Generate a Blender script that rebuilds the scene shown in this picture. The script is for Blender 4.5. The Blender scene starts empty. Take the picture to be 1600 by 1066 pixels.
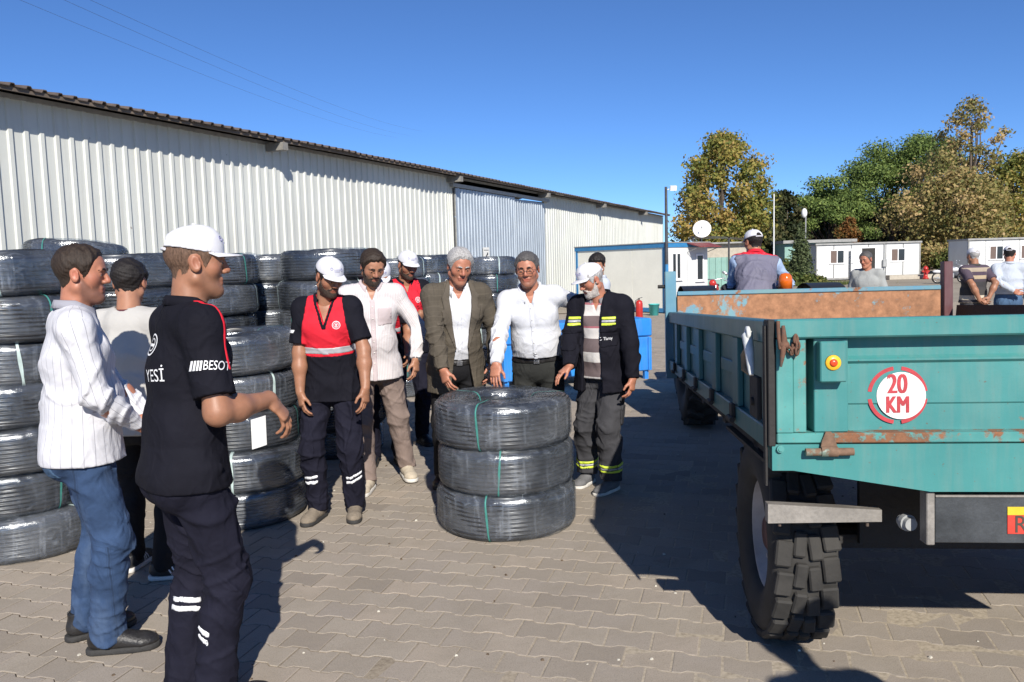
import bpy, bmesh, math, random
import numpy as np
from mathutils import Vector, Matrix
from mathutils.bvhtree import BVHTree

random.seed(7)
RNG = np.random.default_rng(7)
SC = bpy.context.scene
COL = SC.collection
PI = math.pi
R = math.radians

# ---------------------------------------------------------------- camera, sky, sun, exposure
CAM_H = 1.65
FPX, PITCH, ROLL = 1250.0, math.atan(118 / 1250.0), 0.028
_f = Vector((0, math.cos(PITCH), -math.sin(PITCH)))
_r0 = Vector((1, 0, 0))
_u0 = _r0.cross(_f)
_r = _r0 * math.cos(ROLL) - _u0 * math.sin(ROLL)
_u = _r0 * math.sin(ROLL) + _u0 * math.cos(ROLL)
cam_data = bpy.data.cameras.new('camera')
cam_data.sensor_width = 36.0
cam_data.lens = FPX / 1600 * 36.0
cam_data.clip_start = 0.05
cam_data.clip_end = 3000
cam = bpy.data.objects.new('camera', cam_data)
COL.objects.link(cam)
cam.matrix_world = Matrix(((_r.x, _u.x, -_f.x, 0), (_r.y, _u.y, -_f.y, 0), (_r.z, _u.z, -_f.z, CAM_H), (0, 0, 0, 1)))
SC.camera = cam

SUN_AZ, SUN_EL = R(169.5), R(33.0)      # azimuth clockwise from +Y, towards the sun
world = bpy.data.worlds.new('World')
SC.world = world
world.use_nodes = True
wn = world.node_tree
bg = wn.nodes['Background']
sky = wn.nodes.new('ShaderNodeTexSky')
sky.sky_type = 'NISHITA'
sky.sun_disc = False
sky.sun_elevation = SUN_EL
sky.sun_rotation = SUN_AZ
sky.altitude = 2000
sky.air_density = 0.8
sky.dust_density = 0.0
sky.ozone_density = 10.0
wn.links.new(sky.outputs[0], bg.inputs[0])
bg.inputs[1].default_value = 0.108
sun_data = bpy.data.lights.new('sun', 'SUN')
sun_data.energy = 5.0
sun_data.angle = R(0.55)
sun_data.color = (1.0, 0.94, 0.85)
sun = bpy.data.objects.new('sun', sun_data)
COL.objects.link(sun)
_sd = Vector((math.sin(SUN_AZ) * math.cos(SUN_EL), math.cos(SUN_AZ) * math.cos(SUN_EL), math.sin(SUN_EL)))
sun.rotation_euler = (-_sd).to_track_quat('-Z', 'Y').to_euler()
sun.location = _sd * 50
SC.view_settings.view_transform = 'Standard'
SC.view_settings.look = 'None'
SC.view_settings.gamma = 1.0
SC.view_settings.exposure = 0.38
SC.view_settings.use_curve_mapping = False

def ray(x, y):
    return _f + _r * ((x - 800) / FPX) - _u * ((y - 533) / FPX)

def at(x, y, depth):
    d = ray(x, y)
    return Vector((0, 0, CAM_H)) + d * (depth / d.y)

def ground_at(x, y, z=0.0):
    d = ray(x, y)
    return Vector((0, 0, CAM_H)) + d * ((z - CAM_H) / d.z)

# ---------------------------------------------------------------- materials
def _nodes(name):
    m = bpy.data.materials.new(name)
    m.use_nodes = True
    nt = m.node_tree
    b = nt.nodes['Principled BSDF']
    return m, nt, b

def _n(nt, typ, **kw):
    n = nt.nodes.new(typ)
    for k, v in kw.items():
        setattr(n, k, v)
    return n

def _noise(nt, vec, scale, detail=4, rough=0.55, dist=0.0):
    n = nt.nodes.new('ShaderNodeTexNoise')
    n.inputs['Scale'].default_value = scale
    n.inputs['Detail'].default_value = detail
    n.inputs['Roughness'].default_value = rough
    n.inputs['Distortion'].default_value = dist
    nt.links.new(vec, n.inputs['Vector'])
    return n.outputs[0]

def _ramp(nt, fac, stops, interp='LINEAR'):
    r = nt.nodes.new('ShaderNodeValToRGB')
    r.color_ramp.interpolation = interp
    el = r.color_ramp.elements
    while len(el) < len(stops):
        el.new(0.5)
    for e, (p, c) in zip(el, stops):
        e.position = p
        e.color = (c, c, c, 1) if isinstance(c, (int, float)) else (*c, 1)
    nt.links.new(fac, r.inputs[0])
    return r.outputs[0]

def _mix(nt, fac, a, b, mode='MIX'):
    m = nt.nodes.new('ShaderNodeMix')
    m.data_type = 'RGBA'
    m.blend_type = mode
    for sock, v in ((m.inputs[0], fac), (m.inputs[6], a), (m.inputs[7], b)):
        if hasattr(v, 'is_output'):
            nt.links.new(v, sock)
        elif isinstance(v, (int, float)):
            sock.default_value = v if sock == m.inputs[0] else (v, v, v, 1)
        else:
            sock.default_value = (*v, 1)
    return m.outputs[2]

def _math(nt, op, a, b=0.0, clamp=False):
    m = nt.nodes.new('ShaderNodeMath')
    m.operation = op
    m.use_clamp = clamp
    for s, v in ((m.inputs[0], a), (m.inputs[1], b)):
        if hasattr(v, 'is_output'):
            nt.links.new(v, s)
        else:
            s.default_value = v
    return m.outputs[0]

def _vec(nt, which='Object', scale=None):
    t = nt.nodes.new('ShaderNodeTexCoord')
    o = t.outputs[which]
    if scale:
        m = nt.nodes.new('ShaderNodeMapping')
        m.inputs['Scale'].default_value = scale
        nt.links.new(o, m.inputs[0])
        o = m.outputs[0]
    return o

def _bump(nt, b, h, strength, dist=0.01):
    n = nt.nodes.new('ShaderNodeBump')
    n.inputs['Strength'].default_value = strength
    n.inputs['Distance'].default_value = dist
    nt.links.new(h, n.inputs['Height'])
    nt.links.new(n.outputs[0], b.inputs['Normal'])

def mk(c, f):
    return tuple(min(1, max(0, x * f)) for x in c)

def pm(name, col, rough=0.6, var=0.18, scale=9.0, bump=0.15, metal=0.0, spec=0.5, bscale=None, bdist=0.01, rand=0.0, stretch=None, coat=0.0, fine=0.0):
    """plain weathered material: colour mottled by noise, bump, uneven gloss"""
    m, nt, b = _nodes(name)
    v = _vec(nt, 'Object', stretch)
    n = _noise(nt, v, scale, 6, 0.6)
    c = _mix(nt, _ramp(nt, n, [(0.3, 0.0), (0.7, 1.0)]), mk(col, 1 - var), mk(col, 1 + var))
    if fine:
        n3 = _noise(nt, v, scale * 14, 3, 0.7)
        c = _mix(nt, _ramp(nt, n3, [(0.35, fine), (0.6, 0.0)]), c, mk(col, 0.45))
    if rand:
        oi = nt.nodes.new('ShaderNodeObjectInfo')
        rr = _ramp(nt, oi.outputs['Random'], [(0, 1 - rand), (1, 1.0)])
        c = _mix(nt, 1.0, c, rr, 'MULTIPLY')
    nt.links.new(c, b.inputs['Base Color'])
    nt.links.new(_ramp(nt, n, [(0.2, max(0.02, rough - 0.1)), (0.8, min(1, rough + 0.1))]), b.inputs['Roughness'])
    b.inputs['Metallic'].default_value = metal
    b.inputs['Specular IOR Level'].default_value = spec
    if coat:
        b.inputs['Coat Weight'].default_value = coat
    if bump:
        _bump(nt, b, _noise(nt, v, bscale or scale * 5, 4), bump, bdist)
    return m

def paint_rust(name, col, amount=0.45, col2=None, rough=0.42, scale=2.6, streak=True, rustcol=(0.16, 0.072, 0.036)):
    """old paint with rust breaking through and dirt; amount 0..1 is how much has rusted"""
    m, nt, b = _nodes(name)
    v = _vec(nt)
    big = _noise(nt, v, scale, 9, 0.68, 0.4)
    fine = _noise(nt, v, scale * 9, 7, 0.7)
    c = _mix(nt, _ramp(nt, _noise(nt, v, 3.1, 5), [(0.35, 0.0), (0.65, 1.0)]), col, col2 or mk(col, 0.82))
    c = _mix(nt, _ramp(nt, _noise(nt, _vec(nt, 'Object', (14, 14, 1.2)), 2.2, 4), [(0.45, 0.0), (0.8, 0.20)]), c, (0.30, 0.27, 0.22))
    s = _math(nt, 'ADD', _math(nt, 'MULTIPLY', big, 0.72), _math(nt, 'MULTIPLY', fine, 0.28))
    t = 0.72 - 0.44 * amount
    mask = _ramp(nt, s, [(t, 0.0), (t + 0.035, 1.0)])
    rust = _mix(nt, _ramp(nt, fine, [(0.3, 0.0), (0.7, 1.0)]), mk(rustcol, 0.7), mk(rustcol, 1.7))
    c = _mix(nt, mask, c, rust)
    nt.links.new(c, b.inputs['Base Color'])
    nt.links.new(_ramp(nt, mask, [(0, rough), (1, 0.9)]), b.inputs['Roughness'])
    h = _math(nt, 'ADD', _math(nt, 'MULTIPLY', mask, -0.5), _math(nt, 'MULTIPLY', fine, 0.5))
    h = _math(nt, 'ADD', h, _math(nt, 'MULTIPLY', _noise(nt, v, 3.5, 2), 5.0))
    _bump(nt, b, h, 0.25, 0.006)
    c = _mix(nt, _ramp(nt, _noise(nt, v, 60, 3, 0.7), [(0.68, 0.0), (0.72, 0.7)]), c, mk(rustcol, 0.8))
    nt.links.new(c, b.inputs['Base Color'])
    return m

# ---------------------------------------------------------------- mesh building
class MB:
    def __init__(self):
        self.v, self.f, self.mi, self.sm = [], [], [], []

    def add(self, vs, fs, mi=0, smooth=False):
        o = len(self.v)
        self.v += [tuple(p) for p in vs]
        self.f += [tuple(i + o for i in q) for q in fs]
        self.mi += [mi] * len(fs)
        self.sm += [smooth] * len(fs)

    def box(self, c, s, rot=None, mi=0, taper=1.0, bev=0.0):
        hx, hy, hz = s[0] / 2, s[1] / 2, s[2] / 2
        if bev > 0:
            bm = bmesh.new()
            bmesh.ops.create_cube(bm, size=1)
            for q in bm.verts:
                q.co = Vector((q.co.x * s[0], q.co.y * s[1], q.co.z * s[2]))
            bmesh.ops.bevel(bm, geom=bm.edges[:], offset=min(bev, 0.49 * min(s)), segments=1, affect='EDGES')
            bm.verts.index_update()
            vs = [q.co.copy() for q in bm.verts]
            fs = [tuple(q.index for q in fc.verts) for fc in bm.faces]
            bm.free()
        else:
            vs = [Vector((x * hx, y * hy, z * hz)) for z in (-1, 1) for y in (-1, 1) for x in (-1, 1)]
            for q in vs[4:]:
                q.x *= taper
                q.y *= taper
            fs = [(0, 2, 3, 1), (4, 5, 7, 6), (0, 1, 5, 4), (2, 6, 7, 3), (0, 4, 6, 2), (1, 3, 7, 5)]
        M = rot if rot is not None else Matrix.Identity(3)
        self.add([M @ q + Vector(c) for q in vs], fs, mi)

    def box2(self, lo, hi, mi=0, bev=0.0):
        lo, hi = Vector(lo), Vector(hi)
        self.box((lo + hi) / 2, hi - lo, mi=mi, bev=bev)

    def tube(self, pts, r, n=8, mi=0, caps=True, smooth=True, closed=False):
        pts = [Vector(p) for p in pts]
        rs = r if isinstance(r, (list, tuple)) else [r] * len(pts)
        vs, fs = [], []
        N = len(pts)
        up = None
        for i, p in enumerate(pts):
            if closed:
                d = (pts[(i + 1) % N] - pts[i - 1]).normalized()
            else:
                d = (pts[min(i + 1, N - 1)] - pts[max(i - 1, 0)]).normalized()
            if up is None:
                up = Vector((0, 0, 1)) if abs(d.z) < 0.9 else Vector((0, 1, 0))
            a = d.cross(up)
            if a.length < 1e-6:
                a = d.orthogonal()
            a.normalize()
            up = a.cross(d).normalized()
            for k in range(n):
                t = 2 * PI * k / n
                vs.append(p + (a * math.cos(t) + up * math.sin(t)) * rs[i])
        for i in range(N if closed else N - 1):
            j = (i + 1) % N
            for k in range(n):
                k2 = (k + 1) % n
                fs.append((i * n + k, i * n + k2, j * n + k2, j * n + k))
        self.add(vs, fs, mi, smooth)
        if caps and not closed:
            self.add(vs[:n], [tuple(range(n))], mi)
            self.add(vs[-n:], [tuple(range(n))[::-1]], mi)

    def cyl(self, a, b, r, n=16, mi=0, r2=None):
        self.tube([a, b], [r, r if r2 is None else r2], n, mi)

    def lathe(self, prof, n=32, axis='z', c=(0, 0, 0), mi=0, closed=False, smooth=True, rot=None):
        vs, fs = [], []
        m = len(prof)
        for i in range(n):
            t = 2 * PI * i / n
            for (r, z) in prof:
                q = Vector((r * math.cos(t), r * math.sin(t), z))
                if axis == 'x':
                    q = Vector((q.z, q.x, q.y))
                elif axis == 'y':
                    q = Vector((q.y, q.z, q.x))
                if rot is not None:
                    q = rot @ q
                vs.append(q + Vector(c))
        for i in range(n):
            j = (i + 1) % n
            for k in range(m if closed else m - 1):
                k2 = (k + 1) % m
                fs.append((i * m + k, j * m + k, j * m + k2, i * m + k2))
        self.add(vs, fs, mi, smooth)

    def ell(self, c, r, rot=None, mi=0, nu=14, nv=10):
        vs, fs = [], []
        M = rot if rot is not None else Matrix.Identity(3)
        for j in range(nv + 1):
            ph = PI * j / nv
            for i in range(nu):
                t = 2 * PI * i / nu
                vs.append(M @ Vector((r[0] * math.sin(ph) * math.cos(t), r[1] * math.sin(ph) * math.sin(t), r[2] * math.cos(ph))) + Vector(c))
        for j in range(nv):
            for i in range(nu):
                i2 = (i + 1) % nu
                fs.append((j * nu + i, (j + 1) * nu + i, (j + 1) * nu + i2, j * nu + i2))
        self.add(vs, fs, mi, True)

    def prism(self, poly, ext, mi=0):
        """poly: list of 3-D points in a plane (counter-clockwise seen from +ext); ext: vector"""
        n = len(poly)
        e = Vector(ext)
        a = [Vector(p) for p in poly]
        self.add(a + [p + e for p in a], [tuple(range(n))[::-1], tuple(range(n, 2 * n))] + [(i, (i + 1) % n, n + (i + 1) % n, n + i) for i in range(n)], mi)

    def build(self, name, mats, parent=None, M=None, loc=None):
        me = bpy.data.meshes.new(name)
        vs = self.v
        if M is not None:
            vs = [tuple(M @ Vector(p)) for p in vs]
        me.from_pydata(vs, [], self.f)
        for m in (mats if isinstance(mats, (list, tuple)) else [mats]):
            me.materials.append(m)
        me.polygons.foreach_set('material_index', self.mi)
        me.polygons.foreach_set('use_smooth', self.sm)
        me.update()
        return link(name, me, parent, loc)

def link(name, me, parent=None, loc=None):
    o = bpy.data.objects.new(name, me)
    COL.objects.link(o)
    if parent is not None:
        o.parent = parent
    if loc is not None:
        o.location = loc
    return o

def np_mesh(name, verts, faces, mats, smooth=True, mi=None, attrs=None, parent=None):
    """verts (N,3), faces (M,k) arrays, constant k"""
    me = bpy.data.meshes.new(name)
    verts = np.asarray(verts, np.float32)
    faces = np.asarray(faces, np.int32)
    k = faces.shape[1]
    me.vertices.add(len(verts))
    me.vertices.foreach_set('co', verts.ravel())
    me.loops.add(faces.size)
    me.loops.foreach_set('vertex_index', faces.ravel())
    me.polygons.add(len(faces))
    me.polygons.foreach_set('loop_start', np.arange(0, faces.size, k, dtype=np.int32))
    me.polygons.foreach_set('loop_total', np.full(len(faces), k, np.int32))
    for m in (mats if isinstance(mats, (list, tuple)) else [mats]):
        me.materials.append(m)
    if mi is not None:
        me.polygons.foreach_set('material_index', np.asarray(mi, np.int32))
    me.polygons.foreach_set('use_smooth', np.full(len(faces), smooth))
    for nm, (typ, arr) in (attrs or {}).items():
        a = me.attributes.new(nm, typ, 'POINT')
        arr = np.asarray(arr, np.float32)
        a.data.foreach_set({'FLOAT': 'value', 'FLOAT_VECTOR': 'vector', 'FLOAT_COLOR': 'color'}[typ], arr.ravel())
    me.update(calc_edges=True)
    me.validate()
    return link(name, me, parent)

def thing(name, label, cat, loc=(0, 0, 0), rz=0.0, group=None):
    o = bpy.data.objects.new(name, None)
    COL.objects.link(o)
    o.location = loc
    o.rotation_euler = (0, 0, rz)
    o.empty_display_size = 0.2
    return tag(o, label, cat, group)

def tag(o, label, cat, group=None):
    o['label'] = label
    o['category'] = cat
    if group:
        o['group'] = group
    return o

def structure(o):
    o['kind'] = 'structure'
    return o

def stuff(o, label=None, cat=None):
    o['kind'] = 'stuff'
    if label:
        o['label'] = label
        o['category'] = cat
    return o

def copy_part(o, parent):
    c = o.copy()
    COL.objects.link(c)
    c.parent = parent
    for ch in o.children:
        copy_part(ch, c)
    return c

def copy_thing(o, label=None):
    kids = list(o.children)
    c = o.copy()
    COL.objects.link(c)
    for ch in kids:
        copy_part(ch, c)
    if label:
        c['label'] = label
    return c
# ---------------------------------------------------------------- ground and interlocking pavers
PA = R(16)
PL, PW = 0.2, 0.159

def mat_paver():
    m, nt, b = _nodes('concrete_paver')
    v = _vec(nt)
    geo = nt.nodes.new('ShaderNodeNewGeometry')
    at_ = _n(nt, 'ShaderNodeAttribute', attribute_name='tone')
    oi = nt.nodes.new('ShaderNodeObjectInfo')
    base = _ramp(nt, at_.outputs['Fac'], [(0.0, (0.26, 0.225, 0.19)), (0.35, (0.36, 0.315, 0.26)), (0.7, (0.32, 0.28, 0.24)), (1.0, (0.395, 0.335, 0.27))])
    gp = geo.outputs['Position']
    big = _noise(nt, gp, 0.55, 5, 0.6)
    c = _mix(nt, _ramp(nt, big, [(0.42, 0.0), (0.62, 0.6)]), base, (0.37, 0.32, 0.26))
    mid = _noise(nt, gp, 3.1, 6, 0.65)
    c = _mix(nt, _ramp(nt, mid, [(0.35, 0.55), (0.55, 0.0)]), c, (0.29, 0.25, 0.20))
    c = _mix(nt, _ramp(nt, _noise(nt, gp, 1.3, 8, 0.7), [(0.615, 0.0), (0.70, 0.6)]), c, (0.13, 0.095, 0.07))
    fine = _noise(nt, gp, 180, 3, 0.7)
    c = _mix(nt, _ramp(nt, fine, [(0.3, 0.5), (0.52, 0.0)]), c, (0.13, 0.115, 0.095))
    nt.links.new(c, b.inputs['Base Color'])
    b.inputs['Roughness'].default_value = 0.92
    b.inputs['Specular IOR Level'].default_value = 0.2
    h = _math(nt, 'ADD', _math(nt, 'MULTIPLY', fine, 0.5), _math(nt, 'MULTIPLY', _noise(nt, gp, 22, 5), 0.9))
    _bump(nt, b, h, 0.45, 0.004)
    return m

def mat_bed():
    m, nt, b = _nodes('joint_sand')
    geo = nt.nodes.new('ShaderNodeNewGeometry')
    gp = geo.outputs['Position']
    sx = nt.nodes.new('ShaderNodeSeparateXYZ')
    nt.links.new(gp, sx.inputs[0])
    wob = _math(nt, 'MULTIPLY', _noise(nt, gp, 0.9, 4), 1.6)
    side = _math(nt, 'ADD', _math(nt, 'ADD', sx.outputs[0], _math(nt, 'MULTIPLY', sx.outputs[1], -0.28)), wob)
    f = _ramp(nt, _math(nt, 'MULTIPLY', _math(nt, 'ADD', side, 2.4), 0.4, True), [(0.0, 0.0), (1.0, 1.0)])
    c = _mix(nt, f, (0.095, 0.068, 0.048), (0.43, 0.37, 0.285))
    c = _mix(nt, _ramp(nt, _noise(nt, gp, 45, 4), [(0.3, 0.45), (0.6, 0.0)]), c, (0.09, 0.07, 0.05))
    nt.links.new(c, b.inputs['Base Color'])
    b.inputs['Roughness'].default_value = 0.95
    b.inputs['Specular IOR Level'].default_value = 0.15
    _bump(nt, b, _noise(nt, gp, 120, 4), 0.5, 0.004)
    return m

def mat_far_ground():
    m, nt, b = _nodes('far_paving')
    geo = nt.nodes.new('ShaderNodeNewGeometry')
    gp = geo.outputs['Position']
    c = _mix(nt, _ramp(nt, _noise(nt, gp, 0.35, 6), [(0.35, 0.0), (0.65, 1.0)]), (0.30, 0.26, 0.205), (0.38, 0.33, 0.26))
    c = _mix(nt, _ramp(nt, _noise(nt, gp, 9, 4), [(0.35, 0.4), (0.6, 0.0)]), c, (0.16, 0.14, 0.11))
    nt.links.new(c, b.inputs['Base Color'])
    b.inputs['Roughness'].default_value = 0.95
    b.inputs['Specular IOR Level'].default_value = 0.15
    return m

M_PAVER, M_BED, M_FAR = mat_paver(), mat_bed(), mat_far_ground()

def paver_outline():
    a, g = 0.0095, 0.0028                     # wave of the long joint, half joint
    L, W = PL, PW
    xs = [-L / 2 + g, -L / 4 - 0.012, -L / 4 + 0.012, L / 4 - 0.012, L / 4 + 0.012, L / 2 - g]
    ys = [a, a, -a, -a, a, a]
    top = [(x, W / 2 - g + y) for x, y in zip(xs, ys)]
    bot = [(x, -W / 2 + g - y) for x, y in zip(xs, ys)]
    return bot + top[::-1]

def build_ground():
    gm = MB()
    gm.add([(-900, -200, -0.012), (900, -200, -0.012), (900, 1500, -0.012), (-900, 1500, -0.012)], [(0, 1, 2, 3)])
    ground = structure(gm.build('ground', M_FAR))
    bed = MB()
    nx, ny = 90, 70
    vs = []
    for j in range(ny + 1):
        for i in range(nx + 1):
            x, y = -16 + 36 * i / nx, 0.3 + 26.7 * j / ny
            f = min(1, max(0, (x - 0.28 * y + 2.6 + 0.7 * math.sin(x * 1.9 + y) + 0.5 * math.sin(y * 2.7 - x * 0.8)) * 0.4))
            vs.append((x, y, -0.0048 + 0.0040 * f + 0.0004 * math.sin(x * 7 + y * 5)))
    bed.add(vs, [(j * (nx + 1) + i, j * (nx + 1) + i + 1, (j + 1) * (nx + 1) + i + 1, (j + 1) * (nx + 1) + i) for j in range(ny) for i in range(nx)])
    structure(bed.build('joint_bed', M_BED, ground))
    o2 = paver_outline()
    n = len(o2)
    ca, sa = math.cos(PA), math.sin(PA)
    cells = []
    for r in range(-60, 220):
        v = 4.334 - PW * 27 + r * PW
        for k in range(-140, 140):
            u = -2.372 + 0.1 + (0.1 if r % 2 == 0 else 0.0) + k * PL
            x, y = u * ca + v * sa, -u * sa + v * ca
            if y < 0.6 or y > 26.5:
                continue
            if abs(x) > (1.0 * y + 3.0 if y < 12 else 0.72 * y + 0.5) or (y > 15 and x < -2.0) or x < -9.5 or x > 13:
                continue
            cells.append((x, y, r, k))
    cells.sort(key=lambda c: c[0] ** 2 * 0.6 + c[1] ** 2)
    ctr = np.array([[sum(p[0] for p in o2) / n, sum(p[1] for p in o2) / n]])
    ring = np.array(o2)
    inner = ring * np.array([[0.965, 0.955]])
    prof = np.concatenate([np.c_[ring, np.full(n, -0.0052)], np.c_[ring, np.full(n, -0.0018)], np.c_[inner, np.zeros(n)]])
    quads = []
    for l in range(2):
        for i in range(n):
            j = (i + 1) % n
            quads.append((l * n + i, l * n + j, (l + 1) * n + j, (l + 1) * n + i))
    # top as six quads
    tq = [(2 * n + i, 2 * n + i + 1, 2 * n + n - 2 - i, 2 * n + n - 1 - i) for i in range(5)]
    quads = np.array(quads + tq)
    rot = np.array([[ca, -sa], [sa, ca]])      # row-vector convention: (u,v) @ rot
    # the nearest 300 are single pavers sharing twelve meshes (tone is per mesh)
    meshes = []
    seen = [c for c in cells if 2.72 < c[1] and -0.66 * c[1] < c[0] < 0.66 * c[1]]
    near = set()
    for c in seen[:300]:
        near.add((c[2], c[3]))
    for i in range(12):
        o = np_mesh('paver', prof, quads, M_PAVER, smooth=False, attrs={'tone': ('FLOAT', np.full(len(prof), (i + 0.5) / 12))}, parent=ground)
        meshes.append(o.data)
        bpy.data.objects.remove(o)
    rest = []
    for c in cells:
        dz = random.uniform(-0.0012, 0.0012)
        tx, ty = random.gauss(0, 0.006), random.gauss(0, 0.006)
        if (c[2], c[3]) in near:
            o = bpy.data.objects.new('paver', random.choice(meshes))
            COL.objects.link(o)
            o.parent = ground
            o.location = (c[0], c[1], dz)
            o.rotation_euler = (tx, ty, -PA + random.gauss(0, 0.006))
        else:
            rest.append((c[0], c[1], dz, tx, ty, random.gauss(0, 0.006), random.random()))
    A = np.array(rest, np.float32)
    N, P = len(A), len(prof)
    cz, sz = np.cos(A[:, 5])[:, None], np.sin(A[:, 5])[:, None]
    px, py, pz = prof[None, :, 0], prof[None, :, 1], prof[None, :, 2]
    qx, qy = px * cz - py * sz, px * sz + py * cz
    V = np.stack([qx * ca + qy * sa + A[:, 0:1], -qx * sa + qy * ca + A[:, 1:2], pz + A[:, 2:3] + px * A[:, 4:5] + py * A[:, 3:4]], -1)
    F = (quads[None] + (np.arange(N) * P)[:, None, None]).reshape(-1, 4)
    o = np_mesh('paver_field', V.reshape(-1, 3), F, M_PAVER, smooth=False, attrs={'tone': ('FLOAT', np.repeat(A[:, 6], P))}, parent=ground)
    o['kind'] = 'stuff'
    return ground

GROUND = build_ground()


def build_litter():
    """small stones and dry leaf scraps lying on the paving"""
    rng = random.Random(9)
    q = MB()
    for i in range(240):
        d = 2.6 + 9 * rng.random() ** 1.6
        x = rng.uniform(-0.62, 0.6) * d
        r = rng.uniform(0.003, 0.009) * (0.7 + d * 0.06)
        K = Matrix.Rotation(rng.uniform(0, 6), 3, 'Z')
        q.box((x, d, r * 0.4), (r * 2, r * 1.4, r), K, mi=0 if rng.random() < 0.6 else 1, taper=0.6)
    o = q.build('gravel', [pm('pale_pebble', (0.5, 0.47, 0.40), 0.9, 0.2, 60, 0.2), pm('dark_scrap', (0.10, 0.07, 0.045), 0.9, 0.3, 60, 0.2)])
    stuff(o, 'loose pebbles and scraps on the paving', 'pebbles')

build_litter()
# ---------------------------------------------------------------- the long sheet-metal hall on the left
HA = R(24.45)
HD = Vector((math.sin(HA), math.cos(HA), 0))         # along the hall
HN = Vector((math.cos(HA), -math.sin(HA), 0))        # out of the wall, towards the yard
H0 = Vector((-7.2, 11.25, 0)) - HN * 0.48

def along_hall(px, out=0.0):
    d = ray(px, 300)
    p = H0 + HN * out
    return (p.x * d.y - p.y * d.x) / (d.x * HD.y - d.y * HD.x)

HALL_H = 4.33
def mat_sheet():
    m, nt, b = _nodes('white_sheet_metal')
    v = _vec(nt)
    geo = nt.nodes.new('ShaderNodeNewGeometry')
    gp = geo.outputs['Position']
    base = (0.60, 0.615, 0.57)
    c = _mix(nt, _ramp(nt, _noise(nt, gp, 0.7, 5), [(0.3, 0.0), (0.7, 1.0)]), mk(base, 0.93), mk(base, 1.05))
    mp = nt.nodes.new('ShaderNodeMapping')
    mp.inputs['Scale'].default_value = (9, 9, 0.35)
    nt.links.new(gp, mp.inputs[0])
    c = _mix(nt, _ramp(nt, _noise(nt, mp.outputs[0], 1.0, 6, 0.65), [(0.52, 0.0), (0.75, 0.35)]), c, (0.36, 0.33, 0.27))
    sp = _noise(nt, gp, 7.0, 2, 0.5)
    c = _mix(nt, _ramp(nt, sp, [(0.76, 0.0), (0.79, 0.6)]), c, (0.20, 0.15, 0.11))
    oi = nt.nodes.new('ShaderNodeObjectInfo')
    c = _mix(nt, 1.0, c, _ramp(nt, oi.outputs['Random'], [(0, 0.93), (1, 1.0)]), 'MULTIPLY')
    nt.links.new(c, b.inputs['Base Color'])
    b.inputs['Roughness'].default_value = 0.42
    _bump(nt, b, _noise(nt, gp, 1.6, 3), 0.25, 0.02)
    return m

M_SHEET = mat_sheet()
M_GALV = pm('galvanised_sheet', (0.40, 0.45, 0.50), 0.38, 0.12, 3.0, 0.05, metal=0.35, rand=0.14, stretch=(1, 1, 0.3))
M_ROOF = pm('brown_roof_sheet', (0.115, 0.09, 0.075), 0.6, 0.25, 5, 0.2, rand=0.2)
M_DKMETAL = pm('dark_steel', (0.05, 0.05, 0.055), 0.5, 0.3, 8, 0.2)
M_GREYSTEEL = pm('grey_steel', (0.3, 0.31, 0.31), 0.5, 0.2, 8, 0.2)

def corrugated(width, z0, z1, rib, depth, flat_share=0.62, out=1.0):
    """profile along x, sheet in the xz plane, ribs towards -y; returns MB"""
    m = MB()
    n = int(round(width / rib))
    xs, ys = [0.0], [0.0]
    for i in range(n):
        x = i * rib
        f = flat_share * rib
        s = 0.18 * (rib - f)
        for dx, y in ((f, 0), (f + s, -depth), (rib - s, -depth), (rib, 0)):
            xs.append(x + dx)
            ys.append(y * out)
        # small stiffening crease in the flat
    vs, fs = [], []
    for z in (z0, (z0 + z1) / 2, z1):
        vs += [(x, y, z) for x, y in zip(xs, ys)]
    k = len(xs)
    for r in range(2):
        for i in range(k - 1):
            fs.append((r * k + i, r * k + i + 1, (r + 1) * k + i + 1, (r + 1) * k + i))
    m.add(vs, fs)
    return m

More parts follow.
